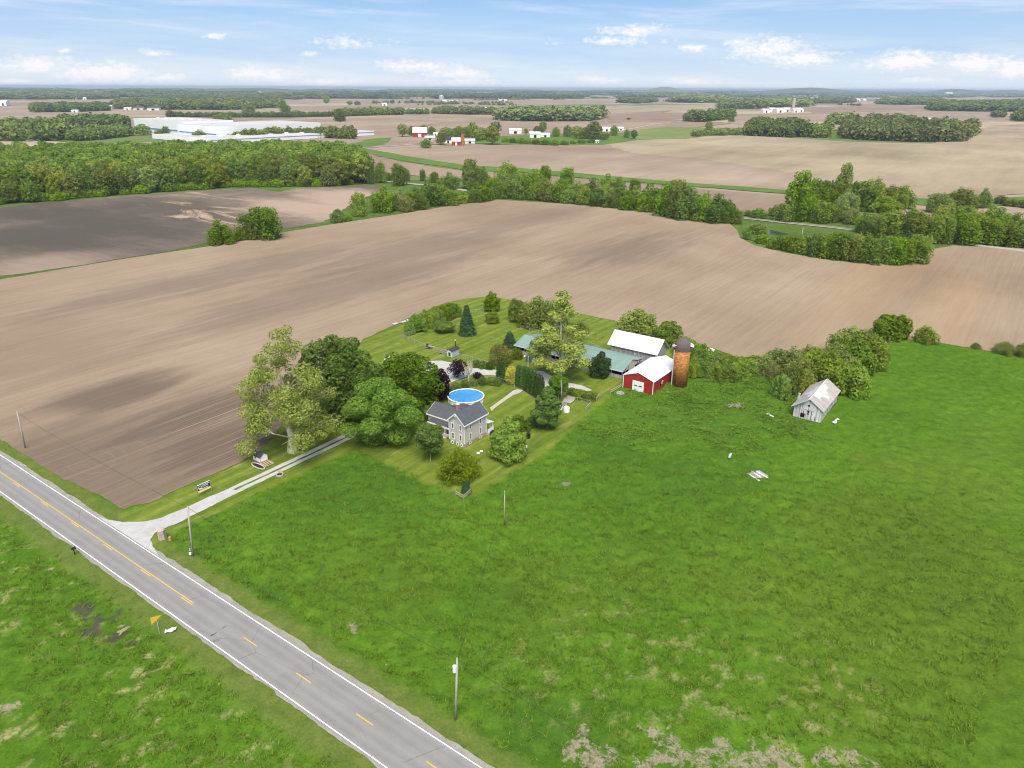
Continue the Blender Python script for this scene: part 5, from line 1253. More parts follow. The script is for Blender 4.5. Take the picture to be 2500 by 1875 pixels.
# ------------------------------------------------------------------ trees of the farmstead (2212-wide view: base x, y, top y, crown width)
def T2(key, bx, by, ty, w, name, label, cat='tree', group=None, tx=None, rot=None, hm=1.0):
    return tree_px(key, bx*K, by*K, ty*K, w*K*1.1, name, label, cat, group, True, rot, None if tx is None else tx*K, hm)
T2('sycamore', 633, 975, 690, 190, 'sycamore_tree', 'huge yellow-green sycamore with pale bare limbs beside the drive', tx=612, rot=1.0)
T2('big_dark', 732, 898, 703, 150, 'shade_tree', 'tall dark green tree directly behind the big sycamore')
T2('big_dark_b', 800, 910, 778, 100, 'shade_tree', 'dense dark tree between the tall dark tree and the pool-side trees')
T2('big_dark_b', 880, 885, 756, 136, 'shade_tree', 'broad dark green tree left of the purple maple, before the gravel yard')
T2('maple_front', 826, 955, 806, 162, 'maple_tree', 'rounded bright maple with lumpy crown at the end of the drive, left of the house')
T2('purple', 948, 862, 790, 52, 'purple_maple', 'dark purple-leaved maple left of the blue pool')
T2('purple_small', 990, 818, 772, 46, 'purple_maple', 'small purple-leaved tree in front of the gravel yard')
T2('purple_small', 1031, 824, 801, 28, 'purple_maple', 'low purple bush right of the bare dead tree')
T2('yard_small', 930, 995, 908, 62, 'lollipop_tree', 'small round-crowned tree on a thin trunk in front of the house porch')
T2('yard_airy', 991, 1034, 962, 90, 'airy_shrub', 'airy mid green multi-stemmed small tree in front of the house corner')
T2('pine', 1007, 1064, 1034, 23, 'dwarf_conifer', 'dwarf conifer at the tip of the lawn below the airy shrub')
T2('yard_fresh', 1096, 992, 897, 80, 'lawn_tree', 'fresh green low-branched tree right of the farmhouse')
T2('yard_pyramid', 1182, 926, 828, 68, 'pyramid_tree', 'dense green pyramidal tree on the lawn left of the lamp pole')
T2('yard_small', 1206, 862, 806, 44, 'lawn_tree', 'small green tree behind the pyramidal tree')
T2('shrub_dark', 1133, 928, 903, 34, 'garden_shrub', 'dark shrub between the fresh green tree and the pyramidal tree', 'shrub')
T2('shrub', 1120, 915, 893, 28, 'garden_shrub', 'mid green shrub at the back of the fresh green lawn tree', 'shrub')
T2('shrub_dark', 1150, 920, 895, 30, 'garden_shrub', 'brownish-dark shrub touching the pyramidal tree on its left', 'shrub')
T2('sycamore_tall', 1210, 818, 620, 118, 'sycamore_tree', 'tall slender yellow-green sycamore in front of the green-roofed shed', rot=.4)
T2('spruce', 1009, 722, 655, 38, 'spruce_tree', 'dark pointed spruce on the back lawn inside the chain-link fence')
T2('pine', 1101, 750, 713, 34, 'conifer_tree', 'dark broad conifer at the left end of the green-roofed shed')
T2('blue_spruce', 1148, 779, 733, 27, 'blue_spruce', 'silvery blue spruce in front of the green-roofed shed')
T2('cedar', 1160, 772, 725, 20, 'cedar_tree', 'slim olive cedar right against the silvery blue spruce')
T2('juniper', 1297, 812, 756, 50, 'juniper_tree', 'rounded near-black juniper in front of the green shed roof')
T2('golden', 1103, 829, 789, 26, 'golden_arborvitae', 'bright golden-yellow arborvitae at the head of the garden path')
hedge = 'dark green column arborvitae in the tall clipped row behind the golden one'
for i,(x,y,ty,w) in enumerate([(1081,822,778,17),(1090,824,776,17),(1121,832,788,15),(1129,836,791,15),(1137,838,792,16),(1145,842,796,16),(1153,846,800,16),(1161,850,806,16),(1168,855,811,16)]):
    T2('thuja', x, y, ty-2, w*1.25, 'arborvitae', hedge, 'tree', 'arborvitae row beside the gravel yard')
T2('weeping', 1080, 785, 741, 48, 'weeping_tree', 'weeping bronze-tinged small tree beside the dark broad conifer')
T2('shrub', 1117, 775, 750, 26, 'flowering_shrub', 'pale flowering shrub between the dark conifer and the blue spruce', 'shrub')
for i,(x,y,ty,w) in enumerate([(1030,792,775,24),(1044,795,777,24),(1058,797,779,22)]): T2('shrub_dark', x, y, ty, w, 'clipped_shrub', 'dark shrub in the low clump on the far side of the gravel yard', 'shrub', 'shrub clump beyond the gravel yard')
for (x,y,ty,w) in [(968,850,832,22),(985,842,824,22),(1003,836,819,22),(1022,832,816,22),(1042,830,813,22),(1060,830,812,24),(1074,832,812,20)]: T2('shrub', x, y, ty, w, 'fence_shrub', 'low green shrub lining the curved fence behind the pool', 'shrub', 'shrubs lining the curved pool fence')
for (x,y,ty,w,l) in [(884,722,698,20,'first and smallest'),(903,715,683,32,'second'),(924,706,672,32,'third'),(943,697,667,28,'fourth'),(958,690,662,30,'fifth'),(976,684,657,32,'tallest and last')]:
    T2('brush_green' if x != 903 else 'yard_fresh', x, y, ty-8, w*1.3, 'boundary_shrub', f'{l} of the dense shrubs along the chain-link fence at the ploughed field', 'shrub')
T2('apple', 961, 717, 691, 44, 'apple_tree', 'low spreading light green fruit tree left of the pointed spruce')
T2('yard_fresh', 1063, 697, 669, 32, 'lawn_tree', 'small bright round tree at the back of the lawn, right of the pointed spruce')
T2('yard_fresh', 1062, 672, 628, 36, 'lawn_tree', 'upright light green tree at the back corner of the lawn')
T2('yard_fresh', 1117, 692, 640, 44, 'lawn_tree', 'round fresh green tree at the field edge behind the lawn')
T2('willowy', 1160, 706, 632, 72, 'willow_tree', 'grey-green willow-like tree behind the tall slender sycamore')
T2('willowy', 1140, 704, 655, 48, 'willow_tree', 'smaller olive tree at the left foot of the willow-like tree')
T2('brush', 1197, 706, 640, 52, 'willow_tree', 'feathery olive tree right behind the tall slender sycamore')
T2('brush', 1255, 722, 690, 34, 'lawn_tree', 'thin light green tree on the lawn between the shed roof and the field')
T2('willowy', 1376, 726, 657, 84, 'willow_tree', 'large rounded willow beside the grey timber barn at the field edge')
T2('yard_fresh', 1439, 742, 687, 64, 'shade_tree', 'lumpy fresh green tree between the rounded willow and the silo')
T2('brush_green', 1476, 762, 720, 52, 'brush_tree', 'green brush at the corner of the grey timber barn')
for (x,y,ty,w) in [(1498,775,735,40),(1515,790,742,44),(1505,800,770,36),(1535,785,760,36),(1555,800,758,40),(1528,812,772,44),(1548,818,785,40),(1572,822,786,44),(1495,812,778,30)]:
    T2('brush_green', x, y, ty-3, w*1.15, 'thicket_bush', 'leafy bush in the thicket just right of the silo', 'bush', 'thicket right of the silo')
for (x,y,ty,w) in [(1255,858,840,36),(1275,862,843,34),(1237,852,836,28)]: T2('shrub', x, y, ty, w, 'hedge_shrub', 'low hedge shrub behind the short fence by the lamp pole', 'shrub', 'low hedge by the lamp pole')
bl = 'olive bush in the wild row between the silo and the old barn'
for i,(x,y,ty,w,k) in enumerate([(1575,802,766,44,'brush_green'),(1605,812,772,50,'brush_green'),(1628,800,768,44,'brush_green'),(1648,806,762,56,'brush'),(1680,802,748,62,'brush'),(1712,812,746,66,'brush'),(1730,838,765,66,'brush'),(1705,848,778,52,'brush'),(1760,815,745,70,'willowy'),(1778,840,752,76,'brush_green'),(1800,818,740,74,'willowy'),(1838,800,728,76,'brush_green'),(1858,790,706,80,'willowy'),(1828,770,700,60,'willowy'),(1880,775,720,56,'brush'),(1835,850,775,62,'brush_green'),(1745,800,742,50,'brush'),(1895,760,735,40,'brush')]):
    T2(k, x, y, ty-5, w*1.12, 'wild_bush', bl, 'bush', 'wild bushes along the old fence row')
    T2('brush_green' if i%3 else 'brush', x+rnd.uniform(-22,22), y+rnd.uniform(-6,12), y+2-(y-ty)*rnd.uniform(.45,.8), w*rnd.uniform(.55,.85), 'wild_bush', bl, 'bush', 'wild bushes along the old fence row')
T2('brush_green', 1923, 730, 668, 76, 'field_edge_tree', 'round bushy tree at the meadow corner, leftmost of those along the ploughed field')
T2('brush', 1998, 738, 697, 44, 'field_edge_tree', 'small round olive tree standing alone at the meadow edge')
T2('brush', 2108, 752, 737, 18, 'field_edge_tree', 'tiny sapling at the meadow edge')
T2('brush', 2166, 763, 732, 38, 'field_edge_tree', 'small olive bush at the meadow edge near the right margin of the view')
T2('brush', 2222, 770, 728, 44, 'field_edge_tree', 'last bush on the meadow edge, cut by the right margin')
dt_ = MB(); g = random.Random(9)
dt_.tube([(0,0,0),(.1,0,1.6),(.05,.1,2.6)], [.22,.17,.12], 7)
for i in range(16):
    a = i*.8; r = g.uniform(.9,1.9); e = Vector((r*math.cos(a), r*math.sin(a), g.uniform(4.0,6.2))); s = Vector((.06,.05,g.uniform(1.4,2.6)))
    dt_.tube([s, s.lerp(e,.5)+Vector((.25*math.cos(a),.25*math.sin(a),-.1)), e], [.09,.06,.02], 5)
    for j in range(3):
        b = s.lerp(e,.5+.12*j); dt_.tube([b, b+Vector((g.uniform(-.6,.6),g.uniform(-.6,.6),g.uniform(.5,1.2)))], [.03,.01], 4)
dd = thing('dead_tree', 'bare pale dead tree with upright branches among the purple maples', 'tree', WD(1012,824)); dt_.build('branches', M['bark_pale'], dd)

# ------------------------------------------------------------------ hedgerows beyond the ploughed field
Z2 = lambda x, y: (800+x/2.458, 180+y/2.458)
Z3 = lambda x, y: (1600+x/2.458, 180+y/2.458)
hk = ['hedge0','hedge1','hedge2','hedge3','hedge4']; hi = [0]
def rowtree(Z, sc, bx, by, ty, w, label, group, key=None, name='hedgerow_tree'):
    x, y = Z(bx, by); _, t = Z(bx, ty); hi[0] += 1
    t -= .07*(y-t)
    return tree_px(key or hk[(hi[0]*7+hi[0]//3)%5], x, y, t, w/sc, name, label, 'tree', group)
L1 = 'leafy tree in the unbroken hedgerow along the far edge of the big ploughed field'; G1 = 'hedgerow along the far edge of the ploughed field'
L1b = 'low bush at the left end of the hedgerow beyond the ploughed field'
for (bx,by,ty,w) in [(190,840,705,100),(330,830,670,140),(420,815,690,130),(520,805,680,140),(620,790,640,160),(680,780,640,120),(910,765,650,150),(640,650,585,60),(735,690,590,120),(1000,740,620,150),(1100,740,600,170),(1200,745,590,170),(1300,690,550,90),(1300,755,620,160),(1400,765,630,150),(1490,770,640,150),(1580,780,625,150),(1660,790,660,130),(1670,720,600,110),(1740,720,615,100),(1750,800,680,150),(1850,810,670,160),(1840,720,630,90),(1940,820,660,170),(2050,835,670,170),(2090,760,635,130),(2150,850,690,170),
  (1050,745,650,120),(1150,750,640,120),(1250,755,650,110),(1350,765,660,120),(1450,775,670,120),(1540,785,670,120),(1620,795,690,110),(1700,800,690,120),(1800,815,700,120),(1900,825,700,120),(2000,838,705,120),(2100,848,710,120),(960,752,680,110),(880,772,690,100),(740,790,690,110),(560,812,720,100),(470,825,730,100)]:
    rowtree(Z2, 2.458, bx, by, ty, w, L1, G1)
for (bx,by,ty,w) in [(60,890,810,90),(190,850,790,110),(800,772,700,150),(110,880,840,80)]: rowtree(Z2, 2.458, bx, by, ty, w, L1b, 'bushes at the hedgerow end', 'lowbush', 'hedgerow_bush')
rowtree(Z2, 2.458, 860, 690, 515, 140, 'tall rounded tree standing above the hedgerow, left of the broad-topped one', None, 'poplar')
rowtree(Z2, 2.458, 925, 680, 555, 100, 'shorter tree leaning on the right side of the tall rounded hedgerow tree', None)
rowtree(Z2, 2.458, 1075, 690, 528, 180, 'broad-topped olive tree standing above the hedgerow', None, 'hedge2')
rowtree(Z2, 2.458, 1250, 690, 570, 120, 'rounded pair tree just right of the broad-topped hedgerow tree', None)
rowtree(Z2, 2.458, 1435, 690, 558, 110, 'single round tree on a bare stem above the middle of the hedgerow', None)
for (bx,by,ty,w) in [(260,660,490,40),(320,650,525,70),(430,670,540,110),(290,640,580,35),(370,640,595,50),(570,640,570,40),(250,640,560,40),(470,640,570,60)]:
    rowtree(Z2, 2.458, bx, by, ty, w, 'thin young tree between the left wood and the hedgerow', 'young trees by the railway gap')
L2 = 'leafy tree at the right end of the hedgerow, before the railway gap'
for (bx,by,ty,w) in [(60,850,655,170),(130,865,640,170),(200,875,680,180),(280,880,710,150),(370,888,718,200),(430,892,760,130),(470,895,810,100)]: rowtree(Z3, 2.458, bx, by, ty, w, L2, 'right end of the hedgerow')
rowtree(Z3, 2.458, 620, 865, 805, 110, 'low bush beside the railway line in the gap', None, 'lowbush', 'hedgerow_bush')
L3 = 'leafy tree in the clump beyond the railway track'
for (bx,by,ty,w) in [(760,880,770,150),(1000,890,760,160),(950,800,620,130),(1010,820,640,150),(1130,880,700,160),(1200,820,640,200),(1300,810,620,130),(1370,830,730,180),(1420,780,665,140),(1480,805,670,130),(900,860,680,150),(1080,850,660,150),(1150,800,660,140),(1250,820,690,150)]: rowtree(Z3, 2.458, bx, by, ty, w, L3, 'clump beyond the railway')
rowtree(Z3, 2.458, 850, 878, 590, 180, 'tall grey-green poplar at the left side of the clump beyond the railway', None, 'poplar')
rowtree(Z3, 2.458, 1105, 830, 545, 110, 'tallest pointed tree in the middle of the clump beyond the railway', None, 'poplar')
L4 = 'leafy tree in the long belt on the right, nearer than the tan fields'
for (bx,by,ty,w) in [(1250,950,830,140),(1380,980,820,190),(1500,990,810,180),(1620,1000,850,180),(1700,830,715,150),(1830,820,680,170),(1780,1000,790,170),(1900,1010,820,200),(1960,800,685,80),(2050,1000,840,130),(2140,1010,830,150),(2180,1030,900,150),(2070,780,730,70),(2140,790,745,80),(1700,1010,830,170),(1840,1015,830,180),(1980,1020,850,170),(1300,970,850,140),(1440,985,860,150),(2100,1030,880,150),(1720,960,770,160),(1860,950,790,170),(2250,1040,860,170),(2320,1050,870,170),(2230,800,740,90),(2060,950,800,140),(2000,940,790,150),(1560,940,820,130),(2380,1050,870,170)]: rowtree(Z3, 2.458, bx, by, ty, w, L4, 'tree belt on the right')
for (bx,by,ty,w) in [(1060,890,790,70),(1170,900,800,90),(700,850,800,60),(560,850,815,60)]: rowtree(Z3, 2.458, bx, by, ty, w, 'light airy bush right beside the railway track', 'light bushes by the railway', 'hedge2', 'hedgerow_bush')
L5 = 'dense bush on the tongue of green that juts into the ploughed field around the pond'
for (bx,by,ty,w) in [(610,960,885,120),(550,990,925,60),(650,1012,960,120),(740,1045,968,130),(800,1055,970,120),(840,1065,975,130),(900,1078,965,140),(960,1092,955,150),(1030,1100,945,150),(1100,1112,940,160),(1280,1130,965,170),(1340,1132,975,150),(1410,1136,970,175),(1480,1138,975,150),(1570,1130,960,170),(1240,1122,960,150)]: rowtree(Z3, 2.458, bx, by, ty, w, L5, 'bushes round the field pond', 'lowbush' if bx<1000 else None, 'pond_bush')
rowtree(Z3, 2.458, 1190, 1122, 948, 160, 'yellowish bush in the middle of the tongue of green around the pond', None, 'hedge2', 'pond_bush')
for (x,y,ty,w,l,k) in [(478,527,470,50,'round tree left of the pair on the grass strip between the two ploughed fields','hedge4'),(575,514,440,78,'tall spreading tree right of the pair on the grass strip between the two ploughed fields','hedge0'),(543,515,455,56,'medium tree leaning against the tall spreading tree on the grass strip','hedge3'),(520,518,487,34,'small bush between the two trees on the grass strip','lowbush')]:
    T2(k, x, y, ty, w, 'strip_tree', l)

# ------------------------------------------------------------------ the left wood: front trees as things, the rest one canopy
WOOD = [WD(*p) for p in [(-130,460),(0,441),(120,433),(180,427),(300,418),(400,410),(500,404),(600,403),(700,402),(795,397),(800,378),(775,350),(735,338),(690,334),(560,335),(420,336),(280,335),(180,337),(100,340),(0,338),(-130,342)]]
pts = scatter(WOOD, 11.5, .42, 3)
fe = [WD(*p) for p in [(-130,460),(0,441),(120,433),(180,427),(300,418),(400,410),(500,404),(600,403),(700,402),(795,397),(800,378)]]
px = np.array([p[0] for p in pts]); py = np.array([p[1] for p in pts]); dd_ = polydist(px, py, fe, False)
order = np.argsort(np.hypot(px, py)+dd_*.3)
front = []; rest = []
for n_, i in enumerate(order):
    (front if n_ < 150 else rest).append(i)
for i in front:
    edge = dd_[i] < 14; h = rnd.uniform(15,21) if edge else rnd.uniform(18,24); w = h*rnd.uniform(.62,.95)
    tree(f'wood{rnd.randrange(5)}', (px[i],py[i]), h, w, 'woodland_tree', 'broadleaved tree in the front ranks of the dense wood behind the dark field', 'tree', 'front of the left wood')
trees_mass('woodland', ['canopy0','canopy1','canopy0','canopy2'] , [(px[i],py[i]) for i in rest], [rnd.uniform(14,20)*(1-.25*min(1,max(0,(dd_[i]-150)/500))) for i in rest], 'dense broadleaved canopy of the left wood stretching back to the warehouse', (.8,1.1))
ug = scatter([(a[0]+.0,a[1]+.0) for a in fe]+[(a[0]*1.025, a[1]*1.025) for a in fe[::-1]], 5.0, .45, 8, .8)
trees_mass('undergrowth', ['lowbush'], ug[:150], [rnd.uniform(2.5,6) for _ in ug[:150]], 'bushy undergrowth along the front of the left wood')
sheet('woodland_floor', WOOD, -.12, M['wood_floor'])
# ------------------------------------------------------------------ railway, pond, far roads
def poly_track(name, px, w, z, mat): return track(name, [WD(*p) for p in px], w, z, mat, 3)
poly_track('railway_bed', [(1560,466),(1600,470),(1700,481),(1800,491),(1900,503),(2100,528),(2260,548)], 5.5, .06, gravel_mat('ballast', (.22,.20,.185), (.33,.31,.29), (.42,.40,.38)))
poly_track('railway_bed', [(1010,412),(960,403),(900,398),(850,393),(800,389),(700,380)], 5.5, .06, bpy.data.materials['ballast'])
for off in (-.75,.75):
    P0 = [WD(*p) for p in [(1560,466),(1600,470),(1700,481),(1800,491),(1900,503),(2100,528)]]; m = MB()
    dx, dy = P0[-1][0]-P0[0][0], P0[-1][1]-P0[0][1]; l = math.hypot(dx,dy)
    m.tube([(x-dy/l*off, y+dx/l*off, .18) for x,y in P0], .1, 4); tag(m.build('rail', M['old_wood']), None, None, None, 'structure')
pt_ = NT('pond_water'); M['pond'] = pt_.done((.03,.035,.03), .06, pt_.bump(pt_.noise(pt_.pos(), 1.2, 3), .05, .05), .5)
sheet('pond', smooth_poly([W(*Z3(*p)) for p in [(672,962),(720,968),(790,972),(800,960),(740,950),(700,938),(676,940)]]), .05, M['pond'])
sheet('pond_bank', jag([W(*Z3(*p)) for p in [(520,900),(530,985),(640,1020),(850,1075),(1100,1125),(1300,1140),(1560,1135),(1640,1090),(1640,1000),(1500,985),(1300,950),(1000,925),(700,895)]], 2, .6, 6), .035, M['green_rough'])
sn = thing('dead_snag', 'bare white dead trunk standing in the field pond', 'snag', W(*Z3(880,962))); m = MB(); m.tube([(0,0,-.2),(.1,0,2),(0,.1,4.2)], [.2,.15,.05], 6); m.tube([(.05,0,2.2),(.9,.2,3.2)], [.08,.03], 4); m.build('trunk', M['bark_pale'], sn)
M['far_road'] = gravel_mat('far_road_surface', (.30,.29,.27), (.38,.37,.35), (.44,.43,.41))
Z1 = lambda x, y: (x/2.458, 150+y/2.458)
def far_road(pts, w): track('farm_road', [W(*p) for p in pts], w, .10, M['far_road'], 2)
far_road([Z2(-200,470), Z2(0,458), Z2(180,446), Z2(400,432), Z2(560,420), Z2(640,405)], 4)
far_road([Z1(-100,440), Z1(0,455), Z1(150,472), Z1(300,492)], 7)
far_road([(1380,268),(1470,262),(1560,254),(1620,248),(1660,236)], 14)
far_road([(620,283),(700,282),(800,279),(900,276),(1010,274),(1100,272)], 9)
far_road([(1500,322),(1600,303),(1670,296)], 5)
# field banks and lighter or darker field blocks far out
for (pts, mt, nm) in [
  ([(600,350),(760,338),(900,330),(960,325),(1060,305),(1220,296),(1500,300),(1650,295),(1600,318),(1480,328),(1300,322),(1180,325),(1000,352),(900,360),(780,362)], 'field_tan', 'far_field'),
  ([(560,300),(760,291),(1000,280),(1200,272),(1220,290),(1080,300),(960,320),(880,327),(760,335),(640,330)], 'field_tan', 'far_field'),
  ([(230,272),(420,262),(640,258),(700,272),(560,285),(420,288),(300,285)], 'field_pale', 'far_field'),
  ([(60,242),(200,240),(276,243),(276,262),(120,260)], 'field_tan', 'far_field'),
  ([(1450,262),(1600,256),(1760,255),(1770,262),(1600,272),(1480,276)], 'field_pale', 'far_field'),
  ([(1470,280),(1600,274),(1680,275),(1660,290),(1560,300),(1500,303)], 'field_red', 'far_field'),
  ([(1780,284),(1900,282),(2050,277),(2300,268),(2500,266),(2500,288),(2380,300),(2300,288),(2100,292),(1960,300),(1800,305)], 'field_tan', 'far_field'),
  ([(1980,262),(2150,256),(2280,258),(2280,268),(2100,274),(1980,276)], 'field_red', 'far_field'),
  ([(800,246),(1100,241),(1300,243),(1500,243),(1500,252),(1300,258),(1100,262),(900,258)], 'field_tan', 'far_field'),
  ([(1860,237),(2010,235),(2000,243),(1880,245)], 'field_pale', 'far_field'),
  ([(2320,238),(2470,238),(2470,246),(2320,247)], 'field_pale', 'far_field')]:
    sheet(nm, jag([W(*p) for p in pts], 25, 4, len(pts)), -.36+.004*len(bpy.data.meshes)%.05, M[mt])
# ------------------------------------------------------------------ far woods
def wood_px(name, front, back, h, label, spacing=None, keep=1.0, keys=('far0','far1','far2'), seed=1, fill=True):
    poly = [W(*p) for p in front]+[W(*p) for p in back[::-1]]
    dist = sum(math.hypot(*q) for q in poly)/len(poly)
    sp = spacing or max(10, min(40, dist/150)); pts = scatter(poly, sp, .45, seed, keep)
    if len(pts) > 700: pts = random.Random(seed).sample(pts, 700)
    if not pts: return
    hs = [1.3*h*rnd.triangular(.5,1.3,.95) for _ in pts]
    o = trees_mass(name, keys, pts, hs, label, (max(.9, sp/13*.9), max(1.25, sp/13*1.25)))
    if fill: sheet('woodland_floor', poly, -.22, M['wood_floor'])
    return o
FW = 'far_woodland'
wood_px(FW, [Z1(-20,476),Z1(200,478),Z1(420,470),Z1(440,440)], [Z1(-20,420),Z1(200,425),Z1(440,420)], 17, 'wood on the left between the far road and the warehouse', 12)
wood_px(FW, [Z1(430,478),Z1(600,470),Z1(790,445),Z1(770,430)], [Z1(430,440),Z1(600,430),Z1(770,420)], 11, 'bushy belt in front of the left end of the warehouse', 12)
wood_px(FW, [Z1(360,400),Z1(560,410),Z1(760,395)], [Z1(360,370),Z1(560,375),Z1(760,380)], 15, 'dark wood behind the bushy belt left of the warehouse', 14)
wood_px(FW, [Z1(1180,470),Z1(1500,472),Z1(1800,455),Z1(2130,465)], [Z1(1180,462),Z1(1500,462),Z1(1800,443),Z1(2130,440)], 11, 'belt of light green trees in front of the warehouse right half', 11)
wood_px(FW, [Z1(200,305),Z1(420,303),Z1(650,295)], [Z1(200,285),Z1(420,283),Z1(650,275)], 15, 'row of dark trees left of the far wood, before the tan field', 16)
wood_px(FW, [Z1(680,283),Z1(1000,290),Z1(1400,290),Z1(1690,275)], [Z1(700,245),Z1(1000,248),Z1(1400,250),Z1(1690,250)], 18, 'large wood beyond the warehouse', 24)
wood_px(FW, [Z1(1000,332),Z1(1300,335),Z1(1800,335),Z1(2212,325)], [Z1(1000,328),Z1(1300,330),Z1(1800,328),Z1(2212,318)], 9, 'hedge line along the tan field behind the warehouse', 13)
wood_px(FW, [Z1(-60,225),Z1(300,225),Z1(650,218),Z1(870,205)], [Z1(-60,190),Z1(300,190),Z1(650,190),Z1(870,192)], 20, 'broad dark wood on the far left below the horizon', 45)
wood_px(FW, [Z2(1035,280),Z2(1300,284),Z2(1560,283),Z2(1650,265)], [Z2(1040,258),Z2(1300,262),Z2(1560,262),Z2(1640,255)], 21, 'rectangular wood in the middle distance above the white buildings', 18)
wood_px(FW, [Z2(640,240),Z2(850,245),Z2(1020,245)], [Z2(640,228),Z2(850,232),Z2(1020,236)], 14, 'tree row left of the rectangular wood', 18)
wood_px(FW, [Z2(40,258),Z2(250,250),Z2(450,245)], [Z2(40,250),Z2(250,240),Z2(450,238)], 13, 'hedge of trees along the far road on the left', 16)
wood_px(FW, [Z2(470,243),Z2(600,243)], [Z2(470,239),Z2(600,239)], 11, 'short hedge along the far road', 16)
wood_px(FW, [Z3(170,285),Z3(300,288),Z3(450,270)], [Z3(240,268),Z3(350,262),Z3(455,255)], 17, 'small rounded wood in the pale fields right of centre', 17)
wood_px(FW, [Z3(540,368),Z3(620,375),Z3(760,380),Z3(900,378)], [Z3(560,335),Z3(700,335),Z3(900,345)], 17, 'wood at the far side of the pale field, left of the clearing', 13)
wood_px(FW, [Z3(910,380),Z3(1030,385)], [Z3(930,355),Z3(1030,350)], 14, 'small tree group beside the clearing', 13)
wood_px(FW, [Z3(1110,385),Z3(1300,400),Z3(1600,408),Z3(1810,408),Z3(1890,375)], [Z3(1150,320),Z3(1300,300),Z3(1480,305),Z3(1600,340),Z3(1800,345),Z3(1890,350)], 17, 'large wood on the right behind the pale streaked field', 14)
wood_px(FW, [Z3(1045,305),Z3(1180,300)], [Z3(1050,290),Z3(1180,288)], 16, 'small wood at the upper left corner of the large right wood', 15)
wood_px(FW, [Z3(220,378),Z3(400,372),Z3(540,368)], [Z3(230,366),Z3(400,360),Z3(540,355)], 8, 'scrubby hedge along the edge of the pale field', 11)
wood_px(FW, [Z3(400,208),Z3(500,210),Z3(630,208)], [Z3(410,180),Z3(520,178),Z3(630,180)], 20, 'dark wood left of the white farm complex', 30)
wood_px(FW, [Z3(630,202),Z3(780,200),Z3(910,195)], [Z3(640,175),Z3(780,172),Z3(900,172)], 20, 'wood behind the white farm complex with the tall silo', 32)
wood_px(FW, [Z3(140,172),Z3(280,174),Z3(400,172)], [Z3(150,148),Z3(280,146),Z3(400,148)], 22, 'wood under the power pylon', 45)
wood_px(FW, [Z3(1660,222),Z3(1900,226),Z3(2212,228),Z3(2400,230)], [Z3(1700,190),Z3(1900,190),Z3(2212,185),Z3(2400,185)], 21, 'long wood at the far right', 30)
wood_px(FW, [Z3(1350,183),Z3(1500,186),Z3(1700,186)], [Z3(1360,165),Z3(1500,162),Z3(1700,160)], 18, 'tree belt at the far right near the white houses', 40)
wood_px(FW, [Z3(940,178),Z3(1100,178),Z3(1180,172)], [Z3(950,165),Z3(1100,162),Z3(1180,162)], 16, 'thin tree belt beyond the farm complex', 35)
wood_px(FW, [Z3(2020,262),Z3(2090,262)], [Z3(2025,252),Z3(2090,252)], 12, 'small copse in the right-hand tan field', 14)
wood_px(FW, [Z3(2160,285),Z3(2260,285)], [Z3(2170,255),Z3(2260,250)], 17, 'copse at the right margin of the far fields', 15)
wood_px(FW, [Z2(1760,175),Z2(1860,178),Z2(1960,170)], [Z2(1770,165),Z2(1960,160)], 18, 'small wood beside the far highway', 40)
wood_px(FW, [Z2(2090,172),Z2(2212,174)], [Z2(2100,150),Z2(2212,150)], 20, 'wood right of the far highway', 45)
# thin hedgerows and scattered trees between the far fields
rh = random.Random(41)
for i in range(30):
    y = rh.choice([rh.uniform(228,240), rh.uniform(234,262)]); x = rh.uniform(0,2500); l = rh.uniform(40,260)*(1 if y > 240 else 1.6); sl_h = rh.uniform(-.02,.02)
    if 300 < x < 1250 and 255 < y: continue
    a, b = W(x-l/2, y-sl_h*l), W(x+l/2, y+sl_h*l); n = int(l/rh.uniform(2.2,6)); d = math.hypot(*a); pts = []
    for k in range(n):
        q = rh.random(); pts.append((a[0]+(b[0]-a[0])*q+rh.gauss(0,4), a[1]+(b[1]-a[1])*q+rh.gauss(0,8)))
    trees_mass('far_hedgerow', ('far0','far1','far2'), pts, [rh.triangular(5,19,10) for _ in pts], 'thin hedgerow of scattered trees between the far fields', (.9,1.7))
# horizon belts: patchy, thicker with distance
g = random.Random(12)
def belt(y0, y1, x0, x1, h, n, seed, label):
    r = random.Random(seed); pts = []; hs = []
    wob = [r.uniform(0,6.28) for _ in range(4)]
    while len(pts) < n:
        x = r.uniform(x0, x1); y = r.uniform(y0, y1)
        k = math.sin(x*.011+wob[0])+math.sin(x*.027+wob[1]+y*.3)+.7*math.sin(x*.061+wob[2]-y*.5)
        if k < -1.0+.6*r.random(): continue
        p = W(x, y); pts.append(p); hs.append(1.35*h*r.uniform(.7,1.25))
    d = math.hypot(*W((x0+x1)/2, (y0+y1)/2)); s = d/2600
    trees_mass('horizon_woodland', ('far0','far1'), pts, hs, label, (max(1,.9*s), max(1.3,1.35*s)))
belt(238.5, 243, -60, 800, 18, 520, 1, 'dark woodland band on the left under the horizon')
belt(236, 241, 700, 1420, 19, 620, 2, 'dark woodland band in the middle under the horizon')
belt(232.5, 237.5, -60, 1300, 21, 700, 3, 'farther blue-green woodland band on the left and centre')
belt(232, 238, 1300, 2560, 21, 640, 4, 'farther blue-green woodland band on the right')
belt(228, 233, -60, 2560, 24, 900, 5, 'hazy woodland just below the skyline')
belt(224.5, 228.5, -60, 2560, 27, 900, 6, 'bluish woodland on the skyline')
belt(221.8, 224.6, -60, 2560, 32, 700, 7, 'faintest blue woodland on the skyline')
